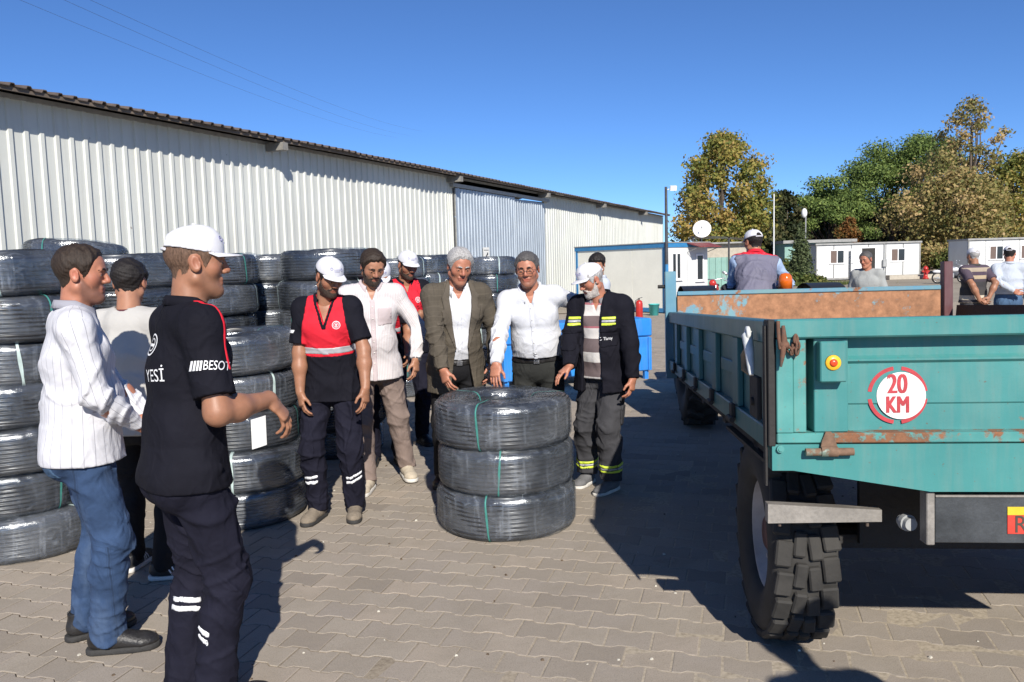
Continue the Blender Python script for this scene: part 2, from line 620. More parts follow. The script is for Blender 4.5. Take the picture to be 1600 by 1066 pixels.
def build_hall():
    hall = thing('warehouse', 'long white corrugated metal warehouse with brown roof edge behind the coils', 'building', H0, R(90) - HA)
    # local x along the hall, local -y out towards the yard
    proto = corrugated(1.0, 0.0, HALL_H - 0.02, 0.25, 0.030).build('wall_panel', M_SHEET, hall)
    first = True
    def put(x, scale=1.0):
        nonlocal first
        if first:
            o = proto
            first = False
        else:
            o = proto.copy()
            COL.objects.link(o)
        o.location = (x, random.uniform(-0.004, 0.004), 0)
        o.scale = (scale, 1, 1)
        return o
    d0, d1 = along_hall(713, 0.1), along_hall(850, 0.1)     # door opening
    x = -6.0
    while x < d0 - 0.02:
        w = min(1.0, d0 - x)
        put(x, w)
        x += 1.0
    x = d1
    while x < 40.7:
        put(x, min(1.0, 40.7 - x))
        x += 1.0
    # sliding door of two galvanised leaves, on the outside of the opening
    dm = along_hall(803, 0.1)
    for (a, b, y, zt) in ((d0 - 0.05, dm, -0.10, HALL_H - 0.30), (dm + 0.03, d1 + 0.05, -0.06, HALL_H - 0.34)):
        w = b - a
        n = int(w / 0.2)
        leaf = corrugated(n * 0.2, 0.06, zt, 0.2, 0.03, 0.55)
        lf = leaf.build('sliding_door', M_GALV, hall)
        lf.location = (a, y, 0)
        lf.scale = (w / (n * 0.2), 1, 1)
        fr = MB()
        for sx in (0.0, n * 0.2 - 0.05):
            fr.box2((sx, 0.004, 0.06), (sx + 0.05, 0.04, zt))
        for sx in (0.0,):
            fr.box2((0.05, 0.004, zt - 0.06), (n * 0.2 - 0.05, 0.04, zt))
            fr.box2((0.05, 0.004, 0.06), (n * 0.2 - 0.05, 0.04, 0.12))
        fr.build('door_frame', M_GREYSTEEL, lf)
    rl = MB()
    rl.box2((d0 - 0.3, -0.16, HALL_H - 0.28), (d1 + 0.4, -0.05, HALL_H - 0.17))
    rl.build('door_rail', M_GREYSTEEL, hall)
    tr = MB()
    for xx in (d0 - 0.10, d1 + 0.055):
        tr.box2((xx, -0.045, 0), (xx + 0.045, 0.05, HALL_H - 0.3))
    tr.build('door_post', M_DKMETAL, hall)
    # dark inside of the opening, gable ends, rear wall
    bk = MB()
    bk.box2((-6, 17.9, 0), (40.7, 18.0, HALL_H))
    bk.box2((-6.0, 0.05, 0), (-5.94, 17.9, HALL_H))
    bk.box2((40.64, 0.05, 0), (40.7, 17.9, HALL_H))
    for xx in (-5.97, 40.67):
        bk.add([(xx, 0.05, HALL_H), (xx, 17.95, HALL_H), (xx, 9, HALL_H + 1.5)], [(0, 1, 2)])
    bk.build('gable_wall', M_SHEET, hall)
    cn = MB()
    cn.box2((40.66, -0.05, 0), (40.75, 0.05, HALL_H - 0.05))
    cn.build('corner_trim', M_SHEET, hall)
    # roof sheets with rolled corrugation, overhanging the wall
    sl = math.tan(R(9.5))
    oh = 0.5
    def roof_sheet():
        m = MB()
        prof = []
        for i in range(4):
            for dx, z in ((0.0, 0.0), (0.13, 0.0), (0.155, 0.042), (0.205, 0.042), (0.23, 0.0)):
                prof.append((i * 0.25 + dx, z))
        prof.append((1.0, 0.0))
        vs, fs = [], []
        k = len(prof)
        for t in (0.0, 0.012):
            for y in (-oh, 9.0):
                vs += [(x, y, HALL_H + 0.06 + z - t + (y + oh) * sl) for x, z in prof]
        for i in range(k - 1):
            fs.append((i, i + 1, k + i + 1, k + i))
            fs.append((2 * k + i, 3 * k + i, 3 * k + i + 1, 2 * k + i + 1))
            fs.append((i, 2 * k + i, 2 * k + i + 1, i + 1))
        m.add(vs, fs)
        return m
    rp = roof_sheet().build('roof_panel', M_ROOF, hall)
    rp.location = (-6.2, 0, 0)
    for i in range(1, 47):
        o = rp.copy()
        COL.objects.link(o)
        o.location = (-6.2 + i + random.uniform(-0.006, 0.006), random.uniform(-0.03, 0.03), random.uniform(-0.006, 0.006))
    fas = MB()
    fas.box2((-6.2, -0.44, HALL_H + 0.0), (40.9, -0.40, HALL_H + 0.052))
    fas.build('eave_board', pm('eave_board_brown', (0.14, 0.11, 0.085), 0.7, 0.25, 4, 0.2), hall)
    pu = MB()
    pu.box2((-6.2, -0.04, HALL_H - 0.02), (40.9, 0.04, HALL_H + 0.05))
    pu.build('wall_plate', M_GREYSTEEL, hall)
    b2 = MB()
    b2.add([(-6.2, 9, HALL_H + 0.06 + (9 + oh) * sl), (40.9, 9, HALL_H + 0.06 + (9 + oh) * sl), (40.9, 18.4, HALL_H), (-6.2, 18.4, HALL_H)], [(0, 1, 2, 3)])
    b2.build('roof_back', M_ROOF, hall)
    # projecting rafter ends under the eave
    for px in (447, 720, 857, 945, 1010):
        s_ = along_hall(px, 0.45)
        e = MB()
        e.box2((s_ - 0.08, -0.50, HALL_H - 0.16), (s_ + 0.08, -0.05, HALL_H - 0.005))
        e.build('rafter_end', pm('rafter_grey', (0.22, 0.21, 0.19), 0.6, 0.2, 8), hall)
    # notice pinned to the door
    e = thing('door_notice', 'small white paper notice with a black arrow on the grey sliding door', 'sign', tuple(H0 + HD * along_hall(757, 0.15) + HN * 0.145 + Vector((0, 0, 2.0))), R(90) - HA)
    q = MB()
    q.box2((-0.22, -0.006, -0.30), (0.22, 0, 0.26))
    q.build('sheet', pm('notice_paper', (0.72, 0.72, 0.68), 0.7, 0.05), e)
    q = MB()
    K = Matrix.Rotation(R(-42), 3, 'Y')
    q.box((0.0, -0.009, -0.02), (0.2, 0.004, 0.055), K)
    q.prism([K @ Vector((0.10, -0.011, 0.06)) + Vector((0, 0, -0.02)), K @ Vector((0.10, -0.011, -0.06)) + Vector((0, 0, -0.02)), K @ Vector((0.17, -0.011, 0)) + Vector((0, 0, -0.02))], (0, 0.004, 0))
    q.box2((-0.17, -0.009, 0.16), (0.17, -0.006, 0.18))
    q.build('arrow', M_DKMETAL, e)
    return hall

build_hall()

# faint overhead wires
M_WIRE = pm('overhead_wire_black', (0.10, 0.13, 0.19), 0.6, 0.1, 5, 0)
for (xa, ya, xb, yb, lab) in ((-60, -38, 620, 215, 'lowest of the three thin overhead wires above the warehouse roof'), (20, -36, 640, 212, 'middle one of the three thin overhead wires above the warehouse roof'), (75, -30, 660, 205, 'topmost of the three thin overhead wires above the warehouse roof')):
    A_, B_ = at(xa, ya, 26), at(xb, yb, 120)
    pts = [A_.lerp(B_, t) - Vector((0, 0, 2.2 * 4 * t * (1 - t) * 0.35)) for t in [i / 14 for i in range(15)]]
    w = MB()
    w.tube(pts, 0.006, 5)
    tag(w.build('overhead_wire', M_WIRE), lab, 'wire', 'overhead wires')
# ---------------------------------------------------------------- prefab cabins, canopy, poles, dish
M_CABIN = pm('cabin_panel_cream', (0.80, 0.79, 0.70), 0.5, 0.06, 1.6, 0.06, fine=0.05)
M_CABINW = pm('cabin_panel_white', (0.58, 0.59, 0.58), 0.5, 0.06, 1.6, 0.06)
M_BLUETRIM = pm('blue_trim_paint', (0.035, 0.19, 0.40), 0.45, 0.15, 6, 0.1)
M_PVC = pm('white_pvc', (0.75, 0.75, 0.74), 0.35, 0.05, 5, 0.03)
M_GLASS = pm('dark_window_glass', (0.022, 0.026, 0.03), 0.08, 0.3, 1.5, 0.0, spec=0.6)
M_CURT = pm('brown_shutter', (0.13, 0.09, 0.075), 0.7, 0.15, 8, 0.1)
M_REDROOF = pm('red_roof_sheet', (0.20, 0.045, 0.04), 0.55, 0.25, 5, 0.15)
M_TEALWALL = pm('teal_painted_wall', (0.22, 0.38, 0.33), 0.6, 0.12, 3, 0.1)
M_GREYROOF = pm('grey_roof_sheet', (0.28, 0.28, 0.27), 0.6, 0.2, 5, 0.15)
M_DARKIN = pm('dark_interior', (0.03, 0.028, 0.026), 0.9, 0.2, 4, 0)
M_WOOD = pm('weathered_wood', (0.19, 0.135, 0.09), 0.8, 0.3, 6, 0.3, stretch=(1, 8, 8))
M_CONC = pm('pale_concrete', (0.42, 0.38, 0.31), 0.9, 0.15, 6, 0.3)
M_RED = pm('red_paint', (0.42, 0.025, 0.02), 0.35, 0.15, 8, 0.05)
M_BLACKP = pm('black_plastic', (0.018, 0.018, 0.019), 0.5, 0.3, 12, 0.15)
M_RUBBER = pm('black_rubber', (0.022, 0.021, 0.02), 0.82, 0.35, 14, 0.3, fine=0.0)
M_CHROME = pm('bright_steel', (0.55, 0.55, 0.56), 0.3, 0.15, 12, 0.05, metal=0.9)

def window(parent, x0, x1, z0, z1, y, split=True, M=None, mats=None):
    """window in a wall facing -y (or mapped by M): frame part with panes below it"""
    f = MB()
    t = 0.05
    f.box2((x0, y - 0.03, z0), (x1, y + 0.02, z0 + t))
    f.box2((x0, y - 0.03, z1 - t), (x1, y + 0.02, z1))
    f.box2((x0, y - 0.03, z0 + t), (x0 + t, y + 0.02, z1 - t))
    f.box2((x1 - t, y - 0.03, z0 + t), (x1, y + 0.02, z1 - t))
    xm = (x0 + x1) / 2
    if split:
        f.box2((xm - 0.03, y - 0.03, z0 + t), (xm + 0.03, y + 0.02, z1 - t))
    f.box2((x0 - 0.04, y - 0.06, z0 - 0.03), (x1 + 0.04, y + 0.02, z0 - 0.001))
    w = f.build('window', M_PVC, parent, M)
    spans = [(x0 + t, xm - 0.03), (xm + 0.03, x1 - t)] if split else [(x0 + t, x1 - t)]
    for i, (a, b) in enumerate(spans):
        g = MB()
        g.box2((a, y - 0.012, z0 + t), (b, y + 0.01, z1 - t))
        g.build('pane', (mats or [M_GLASS, M_GLASS])[i % 2], w, M)
    return w

def build_near_cabin():
    c0 = ground_at(1040, 490)
    t = thing('site_cabin', 'cream prefab site cabin with blue edge trim behind the old man in the cap', 'cabin', (c0.x, c0.y, 0), R(-54.6))
    L, W, H = 4.35, 2.05, 2.22
    b = MB()
    b.box2((-L + 0.03, 0.03, 0.1), (-0.03, W - 0.03, H - 0.12))
    b.build('core', M_CABIN, t)
    # sandwich panels, each a sheet of its own
    n = 3
    for i in range(n):
        a0, a1 = -L + 0.1 + i * (L - 0.2) / n, -L + 0.1 + (i + 1) * (L - 0.2) / n
        q = MB()
        q.box2((a0 + 0.004, 0.008, 0.16), (a1 - 0.004, 0.03, H - 0.14), bev=0.003)
        q.build('wall_panel', M_CABIN, t)
    for (y0, y1) in ((0.1, 1.02), (1.03, W - 0.06)):
        q = MB()
        q.box2((-0.03, y0, 0.16), (-0.006, y1, H - 0.14), bev=0.003)
        q.build('wall_panel', M_CABINW, t)
    f = MB()
    f.box2((-L - 0.02, -0.03, H - 0.14), (0.02, 0.03, H))
    f.box2((-0.03, 0.03, H - 0.139), (0.021, W + 0.02, H - 0.001))
    f.box2((-L, -0.01, 0.03), (-L + 0.1, 0.04, H - 0.14))
    f.box2((-0.1, -0.012, 0.03), (0.012, 0.1, H - 0.14))
    f.box2((-L + 0.1, -0.01, 0.03), (-0.1, 0.04, 0.16))
    f.box2((-0.04, 0.1, 0.03), (0.008, W, 0.16))
    f.build('edge_trim', M_BLUETRIM, t)
    r = MB()
    r.box2((-L - 0.04, -0.05, H + 0.001), (0.04, W + 0.04, H + 0.03))
    r.build('roof', M_GREYROOF, t)
    Mx = Matrix.Rotation(R(90), 4, 'Z')      # wall facing +x
    window(t, 0.28, 0.72, 1.05, 1.92, 0.0, True, Mx)
    window(t, 1.42, 1.78, 0.98, 1.85, 0.0, False, Mx)
    a = MB()
    a.prism([(0.02, 0.98, H - 0.02), (0.02, 2.02, H - 0.02), (0.55, 2.02, H - 0.16), (0.55, 0.98, H - 0.16)], (0, 0, 0.025))
    a.build('awning', M_REDROOF, t)
    for y in (1.02, 1.98):
        ac = MB()
        ac.tube([(0.02, y, H - 0.3), (0.5, y, H - 0.155)], 0.012, 6)
        ac.build('awning_strut', M_GREYSTEEL, t)
    # satellite dish on the roof
    p = at(1097, 359, 26.9)
    d = thing('satellite_dish', 'white satellite dish on a short mast above the cabin roof', 'satellite dish', (p.x, p.y, H + 0.03))
    zc = p.z - H - 0.03
    aim = Vector((-0.25, -0.9, 0.28)).normalized().to_track_quat('Z', 'Y').to_matrix()
    q = MB()
    prof = [(0.001, 0.0)] + [(r_ * 0.30, 0.075 * r_ * r_) for r_ in (0.2, 0.4, 0.6, 0.8, 1.0)]
    prof += [(r_ * 0.30 - 0.001, 0.075 * r_ * r_ - 0.012) for r_ in (1.0, 0.8, 0.6, 0.4, 0.2)] + [(0.001, -0.012)]
    q.lathe(prof, 28, rot=aim, c=(0, 0, zc))
    q.build('reflector', M_PVC, d)
    q = MB()
    q.tube([(0, 0.06, 0), (0, 0.06, zc - 0.02), (0, 0.03, zc)], 0.018, 8)
    q.build('mast', M_GREYSTEEL, d)
    q = MB()
    tip = aim @ Vector((0, -0.02, 0.3)) + Vector((0, 0, zc))
    q.tube([aim @ Vector((0, -0.26, 0.06)) + Vector((0, 0, zc)), tip], 0.008, 6)
    q.ell(tip, (0.03, 0.03, 0.04))
    q.build('receiver_arm', M_GREYSTEEL, d)
    # dark pole at the cabin corner with a small white flood lamp
    p = ground_at(1036.5, 492)
    d = thing('lamp_post', 'tall dark post, blue at its foot, with a small white lamp at the cabin corner', 'lamp post', (c0.x + 0.03, c0.y - 0.10, 0))
    q = MB()
    q.tube([(0, 0, 1.55), (0, 0, 3.95)], [0.052, 0.042], 12)
    q.build('pole', M_DKMETAL, d)
    q = MB()
    q.tube([(0, 0, 0), (0, 0, 1.549)], [0.06, 0.054], 12)
    q.build('pole_foot', M_BLUETRIM, d)
    q = MB()
    q.tube([(0.0, 0, 3.85), (0.2, -0.02, 3.9)], 0.015, 6)
    q.box((0.22, -0.04, 3.9), (0.2, 0.1, 0.14), Matrix.Rotation(R(20), 3, 'X'))
    q.build('lamp_head', M_PVC, d)
    # things on the ground beside the cabin
    p = ground_at(1022, 493)
    d = thing('bucket', 'turquoise plastic bucket on the paving in front of the cabin', 'bucket', (p.x, p.y, 0))
    m = pm('turquoise_plastic', (0.10, 0.55, 0.52), 0.4, 0.08, 6, 0.03)
    q = MB()
    q.lathe([(0.001, 0.0), (0.13, 0.0), (0.165, 0.34), (0.175, 0.34), (0.175, 0.355), (0.155, 0.355), (0.12, 0.02), (0.001, 0.02)], 24)
    q.build('pail', m, d)
    q = MB()
    q.tube([(0.17 * math.cos(a), -0.02 - 0.16 * math.sin(a) * 0.5, 0.33 - 0.12 * math.sin(a)) for a in [PI * i / 12 for i in range(13)]], 0.005, 6)
    q.build('handle', M_GREYSTEEL, d)
    p = ground_at(999, 497)
    d = thing('fire_extinguisher', 'red fire extinguisher standing before the cream cabin wall', 'extinguisher', (p.x, p.y, 0))
    q = MB()
    q.lathe([(0.001, 0), (0.1, 0), (0.105, 0.02), (0.105, 0.42), (0.09, 0.49), (0.04, 0.53), (0.001, 0.53)], 20)
    q.build('cylinder_body', M_RED, d)
    q = MB()
    q.box((0, 0, 0.555), (0.03, 0.04, 0.05))
    q.box((0.03, 0, 0.59), (0.14, 0.02, 0.015), Matrix.Rotation(R(-15), 3, 'Y'))
    q.tube([(-0.02, 0, 0.56), (-0.1, 0, 0.52), (-0.125, 0, 0.4), (-0.125, 0, 0.2)], 0.012, 6)
    q.build('valve', M_BLACKP, d)

build_near_cabin()

def build_canopy():
    c = at(1128, 383, 31)
    t = thing('canopy', 'rusty corrugated canopy on thin steel posts beside the cream cabin', 'canopy', (c.x, c.y, 0), R(-20))
    q = MB()
    vs = []
    n = 24
    for j in range(2):
        for i in range(n + 1):
            x = -1.1 + 2.4 * i / n
            vs.append((x, -1.2 + 2.6 * j, 2.55 - 0.035 * (x + 1.1) ** 2 + 0.018 * (i % 2) - 0.05 * j))
    q.add(vs, [(i, i + 1, n + 2 + i, n + 1 + i) for i in range(n)])
    q.build('roof', paint_rust('old_canopy_sheet', (0.2, 0.19, 0.17), 0.5), t)
    for x, y in ((-0.95, -1.1), (0.35, -1.1), (1.2, -1.1), (1.2, 1.2), (-0.95, 1.2)):
        q = MB()
        q.tube([(x, y, 0), (x, y, 2.54 - 0.035 * (x + 1.1) ** 2)], 0.035, 8)
        q.build('post', M_DKMETAL, t)
    c = at(1130, 405, 36)
    t = thing('green_shed', 'pale green shed wall behind the canopy posts', 'shed', (c.x, c.y, 0), R(-12))
    q = corrugated(2.0, 0.0, 1.75, 0.25, 0.03)
    o = q.build('wall', M_TEALWALL, t)
    o.location = (-1.0, 0, 0)
    q = MB()
    q.box2((-1.0, 0.02, 1.752), (1.0, 0.2, 2.35))
    q.build('upper_wall', M_CONC, t)
    q = MB()
    q.box2((-1.1, -0.25, 2.352), (1.1, 2.4, 2.42))
    q.build('roof', M_GREYROOF, t)

build_canopy()

def container(p0, length, label, windows, door=None, name='site_container', rz=0.0, H=2.55):
    t = thing(name, label, 'cabin', (p0.x, p0.y, 0), rz)
    W = 2.4
    b = MB()
    b.box2((0.03, 0.03, 0.14), (length - 0.03, W, H - 0.13))
    b.build('core', M_CABINW if door is None else M_DARKIN, t)
    n = max(3, int(round(length / 1.15)))
    for i in range(n):
        a0, a1 = length * i / n + 0.04, length * (i + 1) / n - 0.004
        if i == n - 1:
            a1 -= 0.04
        if door and a0 < door[1] and a1 > door[0]:
            for c0, c1 in ((a0, min(a1, door[0])), (max(a0, door[1]), a1)):
                if c1 - c0 > 0.03:
                    q = MB()
                    q.box2((c0, 0.0, 0.18), (c1, 0.03, H - 0.14), bev=0.004)
                    q.build('wall_panel', M_CABINW, t)
            c0, c1 = max(a0, door[0]), min(a1, door[1])
            if c1 - c0 > 0.03:
                q = MB()
                q.box2((c0, 0.0, 2.21), (c1, 0.03, H - 0.14))
                q.build('wall_panel', M_CABINW, t)
        else:
            q = MB()
            q.box2((a0, 0.0, 0.18), (a1, 0.03, H - 0.14), bev=0.004)
            q.build('wall_panel', M_CABINW, t)
    f = MB()
    for x in (-0.02, length - 0.06):
        f.box2((x, -0.03, 0.06), (x + 0.08, 0.05, H - 0.12))
        f.box2((x, W - 0.05, 0.06), (x + 0.08, W + 0.03, H - 0.12))
    f.box2((-0.02, -0.03, 0.06), (length + 0.02, 0.05, 0.18))
    f.build('frame', M_GREYROOF, t)
    r = MB()
    r.box2((-0.08, -0.1, H - 0.12), (length + 0.08, W + 0.08, H))
    r.build('roof', M_GREYROOF, t)
    for x in (0, length):
        s = MB()
        s.box2((x - 0.03, 0.06, 0.18), (x + 0.03, W - 0.06, H - 0.12))
        s.build('end_wall', M_CABINW, t)
    ft = MB()
    for x in (0.3, length / 2, length - 0.3):
        for y in (0.2, W - 0.2):
            ft.box((x, y, 0.03), (0.3, 0.3, 0.06))
    ft.build('footing', M_CONC, t)
    for (a, b_, z0, z1) in windows:
        window(t, a, b_, z0, z1, -0.002, True, None, [M_CURT, M_GLASS])
    if door:
        df = MB()
        df.box2((door[0] - 0.05, -0.025, 0.18), (door[0], 0.04, 2.2))
        df.box2((door[1], -0.025, 0.18), (door[1] + 0.05, 0.04, 2.2))
        df.box2((door[0] - 0.05, -0.026, 2.15), (door[1] + 0.05, 0.04, 2.21))
        df.build('door_frame', M_PVC, t)
        dl = MB()
        Kd = Matrix.Rotation(R(-165), 3, 'Z')
        dl.box(Vector((door[0] - 0.01, -0.06, 1.17)) + Kd @ Vector((0.44, 0, 0)), (0.88, 0.04, 1.95), Kd)
        dd = dl.build('door', M_PVC, t)
        h = MB()
        h.box(Vector((door[0] - 0.01, -0.06, 1.15)) + Kd @ Vector((0.8, 0.045, 0)), (0.12, 0.05, 0.03), Kd)
        h.build('handle', M_GREYSTEEL, dd)
    return t

def build_far():
    p = at(1275, 435, 55)
    c = container(p, 7.25, 'white site container with an open dark doorway and two windows beneath the pines', [(0.95, 1.95, 1.15, 2.08), (5.2, 6.2, 1.2, 2.08)], (3.15, 4.1), rz=R(2))
    q = MB()
    q.tube([(4.72, -0.06, 0.2), (4.72, -0.06, 2.45)], 0.03, 6)
    q.box((4.72, -0.12, 1.1), (0.28, 0.14, 0.5), bev=0.02)
    q.build('meter_box', M_GREYSTEEL, c)
    q = MB()
    q.box2((4.3, -1.6, 0.0), (8.3, -0.2, 0.28))
    o = q.build('concrete_step', M_CONC)
    o.location = p * 1
    o.location.z = 0
    tag(o, 'low pale concrete plinth before the white site container', 'plinth')
    p2 = at(1512, 431, 52)
    container(p2, 6.5, 'white site container at the right edge behind the two men in caps', [(1.35, 2.25, 1.15, 2.05), (3.35, 4.25, 1.15, 2.05)], None, rz=R(-1))
    # teal house behind
    p = at(1226, 432, 63)
    t = thing('green_house', 'low teal house with a pale flat roof half hidden behind the cypress', 'house', (p.x, p.y, 0))
    q = MB()
    q.box2((0, 0, 0), (5.2, 4, 2.75))
    q.build('wall', M_TEALWALL, t)
    q = MB()
    q.box2((-0.25, -0.4, 2.751), (5.5, 4.3, 2.98))
    q.build('roof', M_GREYROOF, t)
    window(t, 2.25, 2.75, 1.2, 2.2, -0.01, False, None, [M_GLASS])
    # bench
    p = ground_at(1308, 438)
    t = thing('park_bench', 'brown wooden bench in front of the white site container', 'bench', (p.x, p.y, 0), R(2))
    for i, (y, z) in enumerate(((-0.18, 0.45), (-0.05, 0.45), (0.08, 0.45))):
        q = MB()
        q.box((0, y, z), (1.7, 0.11, 0.04))
        q.build('seat_slat', M_WOOD, t)
    for z in (0.65, 0.82):
        q = MB()
        q.box((0, 0.2, z), (1.7, 0.035, 0.12))
        q.build('back_slat', M_WOOD, t)
    for x in (-0.7, 0.7):
        q = MB()
        q.box2((x - 0.03, -0.2, 0), (x + 0.03, -0.14, 0.43))
        q.box2((x - 0.03, 0.12, 0), (x + 0.03, 0.18, 0.9))
        q.build('leg', M_DKMETAL, t)
    p = ground_at(1320, 439)
    q = MB()
    q.box((0, 0, 0.2), (0.5, 0.4, 0.4), bev=0.02)
    o = q.build('concrete_block', M_CONC)
    o.location = (p.x + 0.35, p.y - 0.7, 0)
    tag(o, 'pale concrete block at the end of the wooden bench', 'block')
    # thin pole
    p = at(1209, 430, 50)
    q = MB()
    q.tube([(0, 0, 0), (0, 0, 5.6)], [0.05, 0.035], 8)
    o = q.build('flag_pole', M_PVC)
    o.location = (p.x, p.y, 0)
    tag(o, 'thin pale flagpole rising behind the man on the tractor', 'pole')
    p = at(1255, 430, 57)
    t = thing('street_lamp', 'street lamp with a white drop-shaped head above the cypress', 'street lamp', (p.x, p.y, 0))
    q = MB()
    q.tube([(0.15, 0, 0), (0.15, 0, 4.5), (0.1, -0.02, 4.62)], 0.05, 8)
    q.build('pole', M_GREYSTEEL, t)
    q = MB()
    q.ell((0.03, -0.05, 4.75), (0.2, 0.2, 0.34))
    q.build('lamp_head', M_PVC, t)
    # red hydrant
    p = ground_at(1446, 436)
    t = thing('fire_hydrant', 'red fire hydrant at the corner of the white site container', 'hydrant', (p.x, p.y, 0))
    q = MB()
    q.lathe([(0.001, 0), (0.2, 0), (0.2, 0.08), (0.13, 0.1), (0.13, 0.62), (0.17, 0.64), (0.17, 0.7), (0.1, 0.82), (0.04, 0.86), (0.001, 0.87)], 16)
    q.build('barrel', M_RED, t)
    q = MB()
    q.cyl((-0.24, 0, 0.5), (0.24, 0, 0.5), 0.065, 10)
    q.cyl((0, -0.22, 0.42), (0, 0, 0.42), 0.08, 10)
    q.build('outlet', M_RED, t)

build_far()

def motorcycle(p, rz, label, tank):
    t = thing('motorcycle', label, 'motorcycle', (p.x, p.y, 0), rz)
    for y in (-0.62, 0.62):
        q = MB()
        q.lathe([(0.24, -0.045), (0.30, -0.045), (0.315, 0), (0.30, 0.045), (0.24, 0.045)], 24, 'x', (0, y, 0.315), closed=True)
        w = q.build('wheel', M_RUBBER, t)
        q = MB()
        q.lathe([(0.235, -0.03), (0.245, -0.03), (0.245, 0.03), (0.235, 0.03)], 20, 'x', (0, y, 0.315), closed=True)
        for k in range(6):
            a = PI * k / 3
            q.tube([(0, y, 0.315), (0, y + 0.235 * math.cos(a), 0.315 + 0.235 * math.sin(a))], 0.008, 5)
        q.cyl((-0.06, y, 0.315), (0.06, y, 0.315), 0.05, 10)
        q.build('rim', M_CHROME, w)
    q = MB()
    q.box((0, -0.05, 0.42), (0.26, 0.42, 0.3), bev=0.05)
    q.tube([(0.12, 0.1, 0.35), (0.14, -0.3, 0.25), (0.15, -0.8, 0.32)], 0.04, 8)
    q.build('engine', M_GREYSTEEL, t)
    q = MB()
    q.ell((0, 0.14, 0.76), (0.14, 0.28, 0.14))
    q.ell((0, -0.6, 0.66), (0.1, 0.3, 0.1))
    q.build('fuel_tank', tank, t)
    q = MB()
    q.box((0, -0.3, 0.78), (0.24, 0.62, 0.1), bev=0.04)
    q.build('saddle', M_BLACKP, t)
    q = MB()
    for s in (-0.09, 0.09):
        q.tube([(s, 0.62, 0.315), (s, 0.42, 0.85)], 0.025, 8)
    q.tube([(-0.38, 0.25, 1.04), (-0.1, 0.42, 1.0), (0.1, 0.42, 1.0), (0.38, 0.25, 1.04)], 0.016, 8)
    for s in (-1, 1):
        q.tube([(s * 0.3, 0.3, 1.03), (s * 0.33, 0.33, 1.2)], 0.008, 5)
        q.ell((s * 0.34, 0.33, 1.23), (0.06, 0.02, 0.045))
    q.build('handlebar', M_CHROME, t)
    q = MB()
    q.ell((0, 0.52, 0.88), (0.12, 0.1, 0.12))
    q.box((0, 0.62, 0.66), (0.13, 0.4, 0.05), Matrix.Rotation(R(-8), 3, 'X'), bev=0.02)
    q.build('headlight', tank, t)
    return t

motorcycle(at(1116, 455, 27), R(160), 'dark red motorcycle under the canopy next to the cream cabin', M_RED)
motorcycle(at(1144, 455, 24), R(190), 'bright red motorcycle to the left of the man on the tractor', pm('bright_red_paint', (0.55, 0.04, 0.03), 0.3, 0.1, 8, 0.03))
motorcycle(at(1485, 440, 44), R(250), 'white and grey motorcycle parked between the two site containers', pm('white_paint', (0.65, 0.65, 0.66), 0.3, 0.1, 8, 0.03))

# ---------------------------------------------------------------- trees and shrubs
def leaf_mat(name, stops, transl=0.25):
    m, nt, b = _nodes(name)
    a = _n(nt, 'ShaderNodeAttribute', attribute_name='tone')
    c = _ramp(nt, a.outputs['Fac'], stops)
    nt.links.new(c, b.inputs['Base Color'])
    b.inputs['Roughness'].default_value = 0.65
    b.inputs['Specular IOR Level'].default_value = 0.25
    tr = nt.nodes.new('ShaderNodeBsdfTranslucent')
    nt.links.new(c, tr.inputs[0])
    mx = nt.nodes.new('ShaderNodeMixShader')
    mx.inputs[0].default_value = transl
    nt.links.new(b.outputs[0], mx.inputs[1])
    nt.links.new(tr.outputs[0], mx.inputs[2])
    nt.links.new(mx.outputs[0], nt.nodes['Material Output'].inputs[0])
    return m

LEAF_PLANE = leaf_mat('plane_leaves_turning', [(0, (0.154, 0.186, 0.045)), (0.4, (0.269, 0.262, 0.064)), (0.75, (0.410, 0.326, 0.090)), (1, (0.486, 0.333, 0.115))], 0.4)
LEAF_PLANE2 = leaf_mat('plane_leaves_browning', [(0, (0.179, 0.192, 0.064)), (0.35, (0.320, 0.275, 0.102)), (0.75, (0.461, 0.346, 0.141)), (1, (0.538, 0.384, 0.192))], 0.4)
LEAF_PINE = leaf_mat('pine_needles', [(0, (0.065, 0.102, 0.029)), (0.5, (0.123, 0.181, 0.043)), (1, (0.217, 0.275, 0.072))], 0.15)
LEAF_CYP = leaf_mat('cypress_needles', [(0, (0.06, 0.085, 0.035)), (1, (0.13, 0.155, 0.07))], 0.15)
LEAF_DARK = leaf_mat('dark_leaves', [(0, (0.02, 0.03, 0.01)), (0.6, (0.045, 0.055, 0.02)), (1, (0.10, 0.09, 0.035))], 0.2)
LEAF_ORANGE = leaf_mat('orange_leaves', [(0, (0.166, 0.077, 0.026)), (0.6, (0.282, 0.128, 0.038)), (1, (0.128, 0.115, 0.038))], 0.3)
LEAF_HEDGE = leaf_mat('hedge_leaves', [(0, (0.045, 0.070, 0.019)), (0.6, (0.102, 0.128, 0.032)), (1, (0.205, 0.192, 0.058))], 0.2)
M_BARK = pm('grey_bark', (0.12, 0.095, 0.075), 0.95, 0.35, 4, 0.6, stretch=(3, 3, 1))
M_BARKP = pm('pine_bark', (0.06, 0.04, 0.03), 0.95, 0.35, 4, 0.6, stretch=(3, 3, 1))

